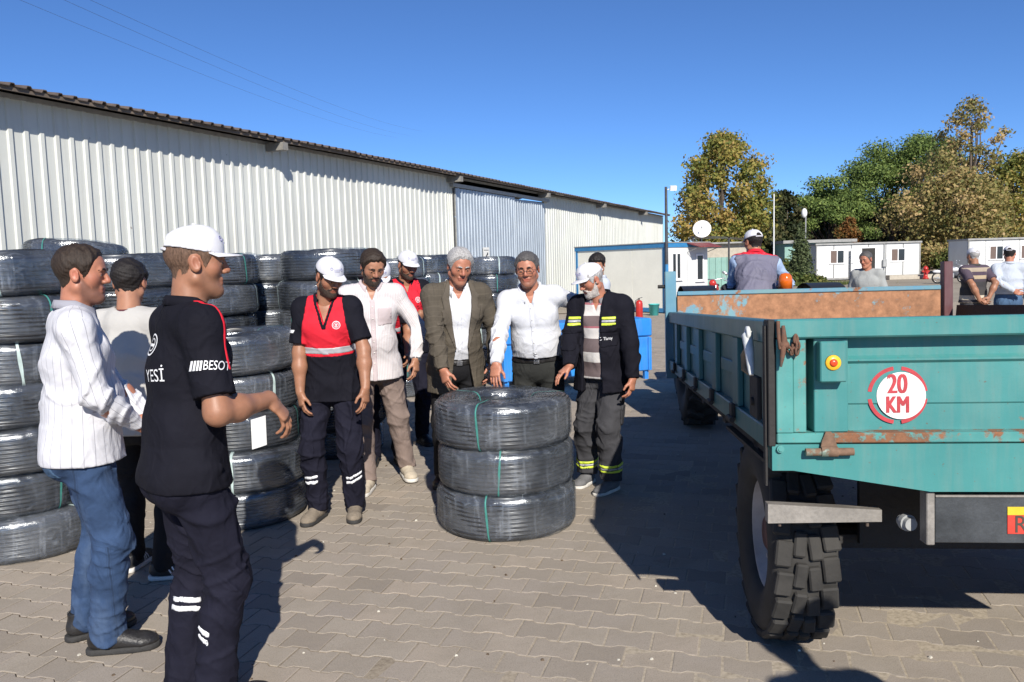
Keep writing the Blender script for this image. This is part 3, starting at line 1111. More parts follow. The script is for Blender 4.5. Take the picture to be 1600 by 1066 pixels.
def crown(name, clumps, n, size, mat, parent, rng, shell=0.55, flat=0.0, toneclump=0.35):
    """leaf faces scattered in clumps (x,y,z,r,squash)"""
    C = np.array(clumps, np.float32)
    w = C[:, 3] ** 2
    idx = rng.choice(len(C), n, p=w / w.sum())
    d = rng.normal(size=(n, 3))
    d /= np.linalg.norm(d, axis=1, keepdims=True)
    rad = rng.random(n) ** shell
    rad *= 1 + 0.18 * rng.normal(size=n)
    P = C[idx, :3] + d * (C[idx, 3] * rad)[:, None] * np.stack([np.ones(n), np.ones(n), C[idx, 4]], -1)
    P = P.astype(np.float32)
    nrm = d * 0.7 + rng.normal(size=(n, 3)) * 0.75 + np.array([0, 0, 0.35])
    nrm /= np.linalg.norm(nrm, axis=1, keepdims=True)
    t = np.cross(nrm, rng.normal(size=(n, 3)))
    t /= np.linalg.norm(t, axis=1, keepdims=True)
    b = np.cross(nrm, t)
    s = size * (0.55 + 0.9 * rng.random(n))[:, None]
    a = s * (0.5 + 0.35 * rng.random(n)[:, None])
    V = np.stack([P - t * s, P + b * a - t * s * 0.1, P + t * s + nrm * s * 0.25, P - b * a + t * s * 0.1], 1).reshape(-1, 3)
    F = np.arange(n * 4).reshape(-1, 4)
    ct = rng.random(len(C))
    tone = np.clip(0.5 + toneclump * (ct[idx] - 0.5) * 2 + 0.28 * rng.normal(size=n), 0, 1)
    o = np_mesh(name, V, F, mat, smooth=False, attrs={'tone': ('FLOAT', np.repeat(tone, 4))}, parent=parent)
    return o

def trunk_mesh(parent, h, r, limbs, mat, rng, lean=(0, 0)):
    q = MB()
    n = 7
    pts = [Vector((lean[0] * (i / n) ** 1.4 + rng.normal() * 0.04 * h * 0.1, lean[1] * (i / n) + rng.normal() * 0.04 * h * 0.1, h * i / n)) for i in range(n + 1)]
    q.tube(pts, [r * (1 - 0.72 * i / n) * (1.25 if i == 0 else 1) for i in range(n + 1)], 9)
    for (z0, e, rr) in limbs:
        i = min(n - 1, max(1, int(z0 / h * n)))
        p0 = pts[i]
        e = Vector(e)
        mid = p0.lerp(e, 0.5) + Vector((rng.normal() * 0.2, rng.normal() * 0.2, -0.08 * (e - p0).length))
        q.tube([p0, mid, e], [rr, rr * 0.65, rr * 0.2], 6)
    return q.build('trunk', mat, parent)

def plane_tree(px, depth, top_px, half_w, label, mat, seed, n=15000, leaf=0.17, base=1.6, sparse_top=False, kind='plane_tree'):
    rng = np.random.default_rng(seed)
    p = at(px, 430, depth)
    t = thing(kind, label, 'tree', (p.x, p.y, 0))
    H = at(px, top_px, depth).z
    cl, limbs = [], []
    k = 46
    for i in range(k):
        f = (i + 0.5) / k
        z = base + (H - base) * (0.05 + 0.92 * f)
        prof = math.sin(PI * min(1, (0.12 + 0.88 * f) ** 0.85)) ** 0.75
        a = i * 2.399
        rr = half_w * prof * (0.35 + 0.6 * rng.random())
        r = half_w * (0.20 + 0.16 * rng.random()) * (0.75 + 0.35 * prof)
        if sparse_top and f > 0.6:
            r *= 0.75
        cl.append((rr * math.cos(a), rr * math.sin(a), min(z, H - r * 0.7), r, 0.8))
        if i % 2 == 0:
            limbs.append((z * 0.62, (rr * math.cos(a), rr * math.sin(a), z), 0.1 * half_w / 4))
    crown('crown', cl, n, leaf, mat, t, rng, 0.6)
    trunk_mesh(t, H * 0.85, 0.045 * half_w + 0.1, limbs, M_BARK, rng)
    return t

def pine_tree(px, depth, top_px, half_w, base_z, label, seed, n=14000):
    rng = np.random.default_rng(seed)
    p = at(px, 430, depth)
    t = thing('stone_pine', label, 'tree', (p.x, p.y, 0))
    H = at(px, top_px, depth).z
    cl, limbs = [], []
    for i in range(40):
        a = i * 2.399
        u = math.sqrt((i + 0.5) / 40)
        rr = half_w * u * 0.88
        zt = base_z + (H - base_z) * (1 - 0.55 * u ** 2.2)
        z = zt - 0.55 - rng.random() * (H - base_z) * 0.42
        r = half_w * (0.21 + 0.1 * rng.random())
        cl.append((rr * math.cos(a), rr * math.sin(a), z, r, 0.62))
        if i % 3 == 0:
            limbs.append((base_z * 0.75, (rr * math.cos(a), rr * math.sin(a), z - 0.3), 0.12))
    crown('crown', cl, int(n * 1.7), 0.105, LEAF_PINE, t, rng, 0.4, toneclump=0.25)
    trunk_mesh(t, base_z + 0.4 * (H - base_z), 0.32, limbs, M_BARKP, rng)
    return t

def build_trees():
    plane_tree(1128, 60, 203, 4.0, 'tall plane tree with turning leaves behind the satellite dish', LEAF_PLANE, 3, 21000, 0.125, 1.2)
    pine_tree(1296, 76, 272, 4.2, 3.6, 'lower stone pine behind the thin flagpole and cypress', 5)
    pine_tree(1392, 79, 212, 6.0, 4.6, 'big dark stone pine rising behind the white site container', 6, 20000)
    pine_tree(1452, 82, 196, 5.0, 5.4, 'dark stone pine partly behind the browning plane tree', 8, 14000)
    plane_tree(1512, 68, 148, 4.6, 'tallest plane tree with thin browning crown at the right', LEAF_PLANE2, 11, 12500, 0.12, 2.4, True)
    plane_tree(1492, 63, 262, 5.2, 'broad brown-leaved plane tree between the two site containers', LEAF_PLANE2, 12, 19000, 0.12, 0.8)
    plane_tree(1596, 64, 235, 4.4, 'yellowing plane tree at the right edge behind the container', LEAF_PLANE, 13, 16000, 0.125, 1.5)
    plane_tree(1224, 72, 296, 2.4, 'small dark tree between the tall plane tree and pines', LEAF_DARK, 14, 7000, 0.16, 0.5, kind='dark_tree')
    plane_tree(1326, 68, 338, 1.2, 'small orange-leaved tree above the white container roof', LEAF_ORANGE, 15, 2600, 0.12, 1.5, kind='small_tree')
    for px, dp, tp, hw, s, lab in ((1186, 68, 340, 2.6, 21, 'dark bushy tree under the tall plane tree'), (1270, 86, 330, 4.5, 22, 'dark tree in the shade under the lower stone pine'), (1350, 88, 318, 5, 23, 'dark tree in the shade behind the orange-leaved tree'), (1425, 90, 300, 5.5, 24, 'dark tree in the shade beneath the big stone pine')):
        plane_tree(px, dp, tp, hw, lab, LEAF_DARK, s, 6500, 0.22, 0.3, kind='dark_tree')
    # cypress
    rng = np.random.default_rng(31)
    p = at(1251, 430, 50)
    t = thing('cypress', 'young conical cypress left of the white site container', 'tree', (p.x, p.y, 0))
    cl = [(0.12 * math.cos(i * 2.4), 0.12 * math.sin(i * 2.4), 0.75 + 2.95 * i / 15, 0.70 * (1 - (i / 15.5) ** 1.3) + 0.06, 1.2) for i in range(16)]
    crown('crown', cl, 5000, 0.075, LEAF_CYP, t, rng, 0.5)
    trunk_mesh(t, 3.2, 0.06, [], M_BARKP, rng)
    # shrubs
    for i, (px, dp, w, h, lab, mt) in enumerate(((1236, 49, 1.3, 0.75, 'low green shrub at the foot of the cypress', LEAF_HEDGE), (1264, 48.5, 1.0, 0.6, 'small yellow-green shrub beside the container corner', LEAF_HEDGE), (1222, 54, 1.2, 1.5, 'leafy green bush behind the seated driver', LEAF_HEDGE), (1470, 60, 3.0, 2.6, 'brownish thicket left of the maroon post', LEAF_PLANE2), (1500, 58, 2.4, 1.9, 'green thicket behind the white motorcycle', LEAF_HEDGE), (1170, 46, 1.2, 1.9, 'reddish brown bush behind the driver cap', LEAF_ORANGE), (1196, 47, 1.1, 1.6, 'dark bush right of the driver shoulder', LEAF_DARK))):
        rng = np.random.default_rng(50 + i)
        p = at(px, 430, dp)
        t = thing('shrub', lab, 'shrub', (p.x, p.y, 0))
        cl = [(w * 0.7 * rng.normal() * 0.6, w * 0.4 * rng.normal() * 0.5, h * (0.35 + 0.4 * rng.random()), 0.35 * h + 0.1, 0.8) for _ in range(12)]
        crown('crown', cl, 2600, 0.075 + 0.02 * h, mt, t, rng, 0.5)
        trunk_mesh(t, h * 0.6, 0.04, [], M_BARK, rng)
    # wood behind everything, too far to tell apart
    rng = np.random.default_rng(71)
    cl = []
    for i in range(150):
        x = -60 + 240 * i / 150
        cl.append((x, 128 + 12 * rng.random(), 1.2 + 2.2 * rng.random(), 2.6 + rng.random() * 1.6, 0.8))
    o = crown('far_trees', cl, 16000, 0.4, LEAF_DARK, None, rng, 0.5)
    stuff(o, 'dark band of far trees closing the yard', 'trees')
    rng = np.random.default_rng(72)
    n = 5000
    V = []
    c = at(1250, 430, 48)
    xs, ys = c.x + rng.normal(size=n) * 1.6, c.y + rng.normal(size=n) * 0.9
    h = 0.1 + 0.16 * rng.random(n)
    a = rng.random(n) * 6.28
    dx, dy = 0.02 * np.cos(a), 0.02 * np.sin(a)
    lx, ly = rng.normal(size=n) * 0.06, rng.normal(size=n) * 0.06
    V = np.stack([np.stack([xs - dx, ys - dy, 0 * h], -1), np.stack([xs + dx, ys + dy, 0 * h], -1), np.stack([xs + lx, ys + ly, h], -1)], 1).reshape(-1, 3)
    o = np_mesh('grass', V, np.arange(n * 3).reshape(-1, 3), LEAF_HEDGE, smooth=False, attrs={'tone': ('FLOAT', np.repeat(rng.random(n), 3))})
    stuff(o, 'short dry grass around the cypress', 'grass')

build_trees()
# ---------------------------------------------------------------- coils of black hose in plastic film
def mat_hose():
    m, nt, b = _nodes('black_hose')
    v = _vec(nt)
    n = _noise(nt, v, 3.0, 5)
    c = _mix(nt, _ramp(nt, n, [(0.3, 0.0), (0.7, 1.0)]), (0.013, 0.014, 0.016), (0.036, 0.037, 0.040))
    nt.links.new(c, b.inputs['Base Color'])
    nt.links.new(_ramp(nt, _noise(nt, v, 14, 4), [(0.3, 0.22), (0.7, 0.42)]), b.inputs['Roughness'])
    return m

def mat_film():
    """clear stretch film: mostly see-through, whitish where creased or dusty, bluish sheen painted in, glossy"""
    m, nt, b = _nodes('stretch_film')
    v = _vec(nt)
    cr = _noise(nt, _vec(nt, 'Object', (30, 30, 2.2)), 1.0, 7, 0.72, 0.6)
    cr2 = _noise(nt, _vec(nt, 'Object', (5, 5, 9)), 2.2, 6, 0.7, 1.2)
    dust = _noise(nt, v, 2.6, 5, 0.6)
    oi = nt.nodes.new('ShaderNodeObjectInfo')
    f = _math(nt, 'ADD', _ramp(nt, cr, [(0.54, 0.02), (0.74, 0.5)]), _ramp(nt, cr2, [(0.54, 0.0), (0.70, 0.26)]))
    f = _math(nt, 'ADD', f, _ramp(nt, dust, [(0.40, 0.02), (0.75, 0.24)]))
    f = _math(nt, 'MULTIPLY', f, _ramp(nt, oi.outputs['Random'], [(0, 0.42), (1, 1.0)]), True)
    c = _mix(nt, dust, (0.24, 0.31, 0.42), (0.40, 0.41, 0.42))  # bluish sheen put into the colour, greyer where dusty
    nt.links.new(c, b.inputs['Base Color'])
    b.inputs['Roughness'].default_value = 0.2
    b.inputs['Specular IOR Level'].default_value = 0.75
    h = _math(nt, 'ADD', _math(nt, 'MULTIPLY', cr, 0.6), _math(nt, 'MULTIPLY', cr2, 0.9))
    _bump(nt, b, h, 0.36, 0.010)
    gl = nt.nodes.new('ShaderNodeBsdfGlossy')
    gl.inputs['Roughness'].default_value = 0.16
    gl.inputs['Color'].default_value = (0.8, 0.85, 0.9, 1)
    bp = [x for x in nt.nodes if x.type == 'BUMP'][0]
    nt.links.new(bp.outputs[0], gl.inputs['Normal'])
    tr = nt.nodes.new('ShaderNodeBsdfTransparent')
    tr.inputs[0].default_value = (0.88, 0.9, 0.92, 1)
    m1 = nt.nodes.new('ShaderNodeMixShader')
    m1.inputs[0].default_value = 0.10
    nt.links.new(tr.outputs[0], m1.inputs[1])
    nt.links.new(gl.outputs[0], m1.inputs[2])
    m2 = nt.nodes.new('ShaderNodeMixShader')
    nt.links.new(f, m2.inputs[0])
    nt.links.new(m1.outputs[0], m2.inputs[1])
    nt.links.new(b.outputs[0], m2.inputs[2])
    nt.links.new(m2.outputs[0], nt.nodes['Material Output'].inputs[0])
    return m

M_HOSE, M_FILM = mat_hose(), mat_film()
M_STRAP = pm('green_strap', (0.05, 0.22, 0.19), 0.5, 0.2, 20, 0.1)
M_STRAPW = pm('pale_strap', (0.42, 0.52, 0.50), 0.5, 0.2, 20, 0.1)
M_LABEL = pm('white_label', (0.72, 0.73, 0.72), 0.6, 0.05, 10, 0.05)
CO_R, CO_r, CO_H = 0.432, 0.185, 0.25

def rrect(ri, ro, h, c, step):
    """closed rounded-rectangle profile (r,z) with outward normals, sampled every step"""
    pts = []
    segs = [((ro, c), (ro, h - c), (1, 0)), ((ro - c, h), (ri + c * 0.8, h), (0, 1)), ((ri, h - c * 0.8), (ri, c * 0.8), (-1, 0)), ((ri + c * 0.8, 0), (ro - c, 0), (0, -1))]
    arcs = [((ro - c, h - c), c, 0), ((ri + c * 0.8, h - c * 0.8), c * 0.8, 90), ((ri + c * 0.8, c * 0.8), c * 0.8, 180), ((ro - c, c), c, 270)]
    for (a, b, n), (ctr, rad, a0) in zip(segs, arcs):
        L = math.hypot(b[0] - a[0], b[1] - a[1])
        k = max(1, int(L / step))
        for i in range(k):
            t = i / k
            pts.append((a[0] + (b[0] - a[0]) * t, a[1] + (b[1] - a[1]) * t, n[0], n[1]))
        k = max(3, int(rad * PI / 2 / step))
        for i in range(k):
            t = R(a0 + 90 * i / k)
            pts.append((ctr[0] + rad * math.cos(t), ctr[1] + rad * math.sin(t), math.cos(t), math.sin(t)))
    return np.array(pts)

def coil_mesh(name, mat, parent, ofs, step, segs, bumps, rng, rough_amp):
    P = rrect(CO_r, CO_R, CO_H, 0.055, step)
    d = np.r_[0, np.cumsum(np.hypot(np.diff(P[:, 0]), np.diff(P[:, 1])))]
    L = d[-1] + step
    n = len(P)
    th = 2 * PI * np.arange(segs) / segs
    ph = [rng.random() * 6.28 for _ in range(8)]
    prof_off = np.zeros(n)
    if bumps:
        k = round(L / 0.0242)
        prof_off = 0.0125 * (np.abs(np.sin(PI * k * d / L)) - 1)
    T, I = np.meshgrid(th, np.arange(n), indexing='ij')
    off = prof_off[I] + ofs
    if bumps:
        # single turns cross over each other here and there
        off = off + 0.0035 * np.sin(T * 3 + ph[0] + d[I] * 9) + 0.003 * np.sin(T * 7 + ph[1] + d[I] * 31)
        zsh = 0.004 * np.sin(T * 2 + ph[2]) + 0.003 * np.sin(T * 5 + ph[3] + d[I] * 14)
    else:
        w = np.sin(T * 23 + ph[4] + 2.2 * np.sin(d[I] * 11 + T * 3)) * np.sin(d[I] * 17 + T * 5 + ph[5]) + 0.6 * np.sin(T * 41 + ph[6] + 3 * np.sin(d[I] * 7))
        off = off + rough_amp * w
        zsh = 0.004 * np.sin(T * 2 + ph[2])
    r = P[I, 0] + P[I, 2] * off
    z = P[I, 1] + P[I, 3] * off
    lump = 1 + 0.006 * np.sin(T * 2 + ph[7]) + 0.004 * np.sin(T * 3 + ph[3])
    top = np.clip(z / CO_H, 0, 1)
    V = np.stack([r * lump * np.cos(T), r * lump * np.sin(T), np.maximum(0.0, z + zsh * top)], -1).reshape(-1, 3)
    a = np.arange(segs)[:, None] * n + np.arange(n)[None]
    b = np.roll(a, -1, 0)
    F = np.stack([a, b, np.roll(b, -1, 1), np.roll(a, -1, 1)], -1).reshape(-1, 4)
    return np_mesh(name, V, F, mat, True, parent=parent)

def strap_mesh(name, mat, parent, ang, w, twist=0.0):
    P = rrect(CO_r, CO_R, CO_H, 0.055, 0.02)
    n = len(P)
    vs, fs = [], []
    for i in range(n):
        r, z = P[i, 0] + P[i, 2] * 0.0085, P[i, 1] + P[i, 3] * 0.0085
        t = ang + twist * (z / CO_H - 0.5) / CO_R
        ww = w * (0.75 + 0.5 * abs(math.sin(i * 0.37)))
        for s in (-1, 1):
            vs.append((r * math.cos(t) - s * ww / 2 * math.sin(t), r * math.sin(t) + s * ww / 2 * math.cos(t), max(0.001, z)))
    for i in range(n):
        j = (i + 1) % n
        fs.append((2 * i, 2 * i + 1, 2 * j + 1, 2 * j))
    q = MB()
    q.add(vs, fs, 0, True)
    return q.build(name, mat, parent)

ORD = ['bottom', 'second lowest', 'third lowest', 'fourth lowest', 'fifth lowest', 'sixth lowest', 'seventh lowest', 'eighth lowest']

def build_coils():
    protos = []
    for i in range(4):
        rng = random.Random(100 + i)
        t = thing('hose_coil', 'coil of black hose', 'hose coil', (0, 0, 0), 0, 'coils of black hose wrapped in film')
        coil_mesh('hose_winding', M_HOSE, t, 0.0, 0.0045, 80, True, rng, 0)
        coil_mesh('film_wrap', M_FILM, t, 0.0055, 0.015, 110, False, rng, 0.0016)
        for k in range(3):
            strap_mesh('strap', M_STRAP if i % 2 == 0 else M_STRAPW, t, k * PI * 2 / 3 + rng.uniform(-0.3, 0.3), 0.011 + 0.006 * (i % 2), rng.uniform(-0.03, 0.03))
        protos.append(t)
    used = [False] * 4
    def put(x, y, z, label, k, rz, zs=1.0, tilt=(0, 0), sc=1.0):
        if not used[k]:
            o = protos[k]
            used[k] = True
        else:
            o = copy_thing(protos[k])
        o['label'] = label
        o.location = (x, y, z)
        o.rotation_euler = (tilt[0], tilt[1], rz)
        o.scale = (sc, sc, zs)
        return o
    # x, y, count, description, height factor
    stacks = [(-0.07, 5.06, 3, 'the low black hose stack the men are touching', 1.11),
              (-3.08, 4.92, 7, 'the black hose stack at the left edge', 1.05),
              (-1.88, 5.40, 5, 'the black hose stack behind the outstretched bare forearm', 1.02),
              (-3.75, 5.85, 6, 'the black hose stack just behind the left-edge one', 1.0),
              (-3.02, 6.25, 7, 'the black hose stack behind the grey T-shirt man', 1.05),
              (-3.90, 7.20, 8, 'the highest black hose stack, behind the striped shirt', 1.0),
              (-2.67, 7.05, 7, 'the black hose stack right of the nearest cap', 1.05),
              (-2.42, 8.00, 7, 'the hose stack with a paper label on top', 1.05),
              (-1.63, 7.25, 7, 'the black hose stack behind the red polo', 1.06),
              (-1.50, 10.55, 7, 'the far hose stack behind the bearded man', 1.03),
              (-1.24, 11.65, 7, 'the far hose stack behind the grey-haired man', 1.06),
              (-0.34, 11.95, 7, 'the far hose stack between blazer and glasses', 1.03)]
    rng = random.Random(5)
    for si, (x, y, n, desc, zs) in enumerate(stacks):
        z = 0.0
        for lv in range(n):
            pos = ORD[lv] if lv < n - 1 else 'topmost'
            if n == 3:
                pos = ['bottom', 'middle', 'topmost'][lv]
            rz = rng.uniform(0, 2 * PI)
            if si == 0:
                rz = [R(-95), R(-82), R(-100)][lv]
            j = 0.016 if si == 0 else 0.036
            if si == 5 and lv == n - 1:
                rz, z = 0.4, z - 0.03
            h = CO_H * zs * 0.985
            tl = (0, 0) if si == 0 or lv == 0 else (rng.uniform(-0.022, 0.022), rng.uniform(-0.022, 0.022))
            if si == 5 and lv == n - 1:
                tl = (-0.10, 0.08)
            o = put(x + rng.uniform(-j, j), y + rng.uniform(-j, j), z, '%s coil of %s' % (pos, desc), (lv + si * 3) % 4 if si else [0, 2, 0][lv], rz, zs, tl, rng.uniform(0.97, 1.0) if si else [1.02, 1.0, 1.0][lv])
            z += h
            # paper labels on two coils
            if (si, lv) in ((7, n - 1), (2, 2)):
                q = MB()
                w, hh = (0.17, 0.25) if si == 7 else (0.1, 0.2)
                ang = (R(-100) if si == 7 else R(-52)) - rz
                vs, fs = [], []
                rr = CO_R + 0.012
                for i in range(5):
                    a = ang + (i / 4 - 0.5) * w / rr
                    vs += [(rr * math.cos(a), rr * math.sin(a), CO_H * 0.5 - hh / 2 + 0.004 * i), (rr * math.cos(a) + 0.0, rr * math.sin(a), CO_H * 0.5 + hh / 2 - 0.01 + 0.004 * i)]
                for i in range(4):
                    fs.append((2 * i, 2 * i + 2, 2 * i + 3, 2 * i + 1))
                q.add(vs, fs, 0, True)
                q.build('paper_label', M_LABEL, o)
    for k, u in enumerate(used):
        assert u

build_coils()

def build_bin():
    a, b = ground_at(787, 612), ground_at(1018, 592)
    d = (b - a)
    L = d.length
    t = thing('steel_bin', 'blue painted steel bin with a lid behind the man with glasses', 'bin', (a.x, a.y, 0), math.atan2(d.y, d.x))
    m = paint_rust('bright_blue_paint', (0.02, 0.20, 0.62), 0.06, (0.025, 0.24, 0.68))
    W = 0.58
    q = MB()
    q.box2((0, 0, 0.12), (L, W, 0.60), bev=0.015)
    q.build('body', m, t)
    q = MB()
    q.box2((-0.015, -0.015, 0.608), (L + 0.015, W + 0.015, 0.86), bev=0.02)
    q.build('lid', m, t)
    for x in (0.06, L - 0.06):
        for y in (0.06, W - 0.06):
            q = MB()
            q.box((x, y, 0.065), (0.06, 0.06, 0.13))
            q.build('leg', m, t)
    for x in (0.03, L / 2, L - 0.03):
        q = MB()
        q.box((x, -0.01, 0.36), (0.05, 0.02, 0.46))
        q.build('rib', m, t)
    q = MB()
    q.tube([(L / 2 - 0.12, -0.03, 0.7), (L / 2 - 0.12, -0.06, 0.7), (L / 2 + 0.12, -0.06, 0.7), (L / 2 + 0.12, -0.03, 0.7)], 0.009, 6)
    q.build('handle', M_GREYSTEEL, t)

build_bin()
# ---------------------------------------------------------------- teal farm trailer, its tractor
TEAL = (0.042, 0.205, 0.200)
M_TEAL = paint_rust('teal_paint', TEAL, 0.20, (0.055, 0.24, 0.23))
M_TEALR = paint_rust('teal_paint_rusty', TEAL, 0.44, (0.10, 0.33, 0.30))
M_TEAL_SHADE = paint_rust('teal_side_shaded', (0.032, 0.125, 0.13), 0.14, (0.04, 0.145, 0.15))  # same teal paint, darkened to put the side's shade into the colour
M_RUSTY = paint_rust('rusty_board', (0.10, 0.27, 0.36), 0.73, (0.16, 0.32, 0.34), scale=1.6, rustcol=(0.25, 0.125, 0.065))
M_BLUEOLD = paint_rust('old_blue_paint', (0.08, 0.23, 0.34), 0.42, (0.13, 0.26, 0.28))
M_MAROON = paint_rust('maroon_post_paint', (0.10, 0.03, 0.035), 0.25)
M_RUSTIRON = paint_rust('rusty_iron', (0.09, 0.065, 0.05), 0.55, rough=0.7, rustcol=(0.11, 0.055, 0.035))
M_BARE = pm('scuffed_grey_steel', (0.27, 0.25, 0.225), 0.55, 0.3, 5, 0.25, metal=0.2, fine=0.3)
M_UNDER = pm('oily_steel_and_shade', (0.02, 0.018, 0.017), 0.75, 0.4, 8, 0.3)  # also the painted shade of the right board and the plate under the bed
M_PLATE = pm('scratched_black_plate', (0.045, 0.05, 0.055), 0.4, 0.35, 7, 0.2, fine=0.25)
M_AMBER = pm('amber_lens', (0.62, 0.12, 0.01), 0.18, 0.15, 20, 0.1, coat=0.5)
M_REDREF = pm('red_reflector', (0.7, 0.07, 0.02), 0.25, 0.15, 40, 0.1)
M_YELREF = pm('yellow_reflector', (0.85, 0.48, 0.03), 0.3, 0.1, 40, 0.1)
M_STENRED = pm('stencil_red', (0.42, 0.035, 0.045), 0.55, 0.2, 16, 0.1)
M_STENWH = pm('stencil_white', (0.72, 0.68, 0.66), 0.55, 0.06, 12, 0.1)

T_AZ, T_PI = R(5.8), R(3.0)
TC = at(1205, 500, 2.74)                       # rear left top corner
_ey = Vector((math.sin(T_AZ) * math.cos(T_PI), math.cos(T_AZ) * math.cos(T_PI), -math.sin(T_PI)))
_ex = Vector((math.cos(T_AZ), -math.sin(T_AZ), 0))
_ez = _ex.cross(_ey)
T_ROOT = Vector((TC.x, TC.y, 0))
T_M = Matrix(((_ex.x, _ey.x, _ez.x, 0), (_ex.y, _ey.y, _ez.y, 0), (_ex.z, _ey.z, _ez.z, TC.z), (0, 0, 0, 1)))   # body -> root space; body origin = that corner
T_W, T_L = 2.1, 3.6

def tg(px, py, v=0.0):
    """trailer body (u, w) of a pixel on the plane v of the tailgate"""
    o = Vector((0, 0, CAM_H))
    d = ray(px, py)
    n = _ey
    p0 = TC + _ey * v
    t = (p0 - o).dot(n) / d.dot(n)
    p = o + d * t - TC
    return p.dot(_ex), p.dot(_ez)

def text_mesh(s, size, extrude=0.0):
    c = bpy.data.curves.new('lettering', 'FONT')
    c.body = s
    c.size = size
    c.align_x = 'CENTER'
    c.align_y = 'CENTER'
    c.extrude = extrude
    c.resolution_u = 4
    o = bpy.data.objects.new('lettering_tmp', c)
    COL.objects.link(o)
    dg = bpy.context.evaluated_depsgraph_get()
    me = o.evaluated_get(dg).to_mesh()
    vs = [v.co.copy() for v in me.vertices]
    fs = [tuple(p.vertices) for p in me.polygons]
    o.evaluated_get(dg).to_mesh_clear()
    bpy.data.objects.remove(o)
    bpy.data.curves.remove(c)
    return vs, fs

def chain(q, pts, r=0.0045, link_len=0.028):
    pts = [Vector(p) for p in pts]
    L = sum((b - a).length for a, b in zip(pts, pts[1:]))
    n = max(2, int(L / (link_len * 0.72)))
    acc, i, k = 0.0, 0, 0
    for k in range(n):
        s = (k + 0.5) / n * L
        acc = 0
        for a, b in zip(pts, pts[1:]):
            l = (b - a).length
            if acc + l >= s:
                p = a.lerp(b, (s - acc) / l)
                d = (b - a).normalized()
                break
            acc += l
        side = d.orthogonal().normalized()
        if k % 2:
            side = d.cross(side)
        ring = []
        for j in range(10):
            t = 2 * PI * j / 10
            ring.append(p + d * (link_len / 2 * math.cos(t)) + side * (link_len * 0.3 * math.sin(t)))
        q.tube(ring, r, 5, closed=True)

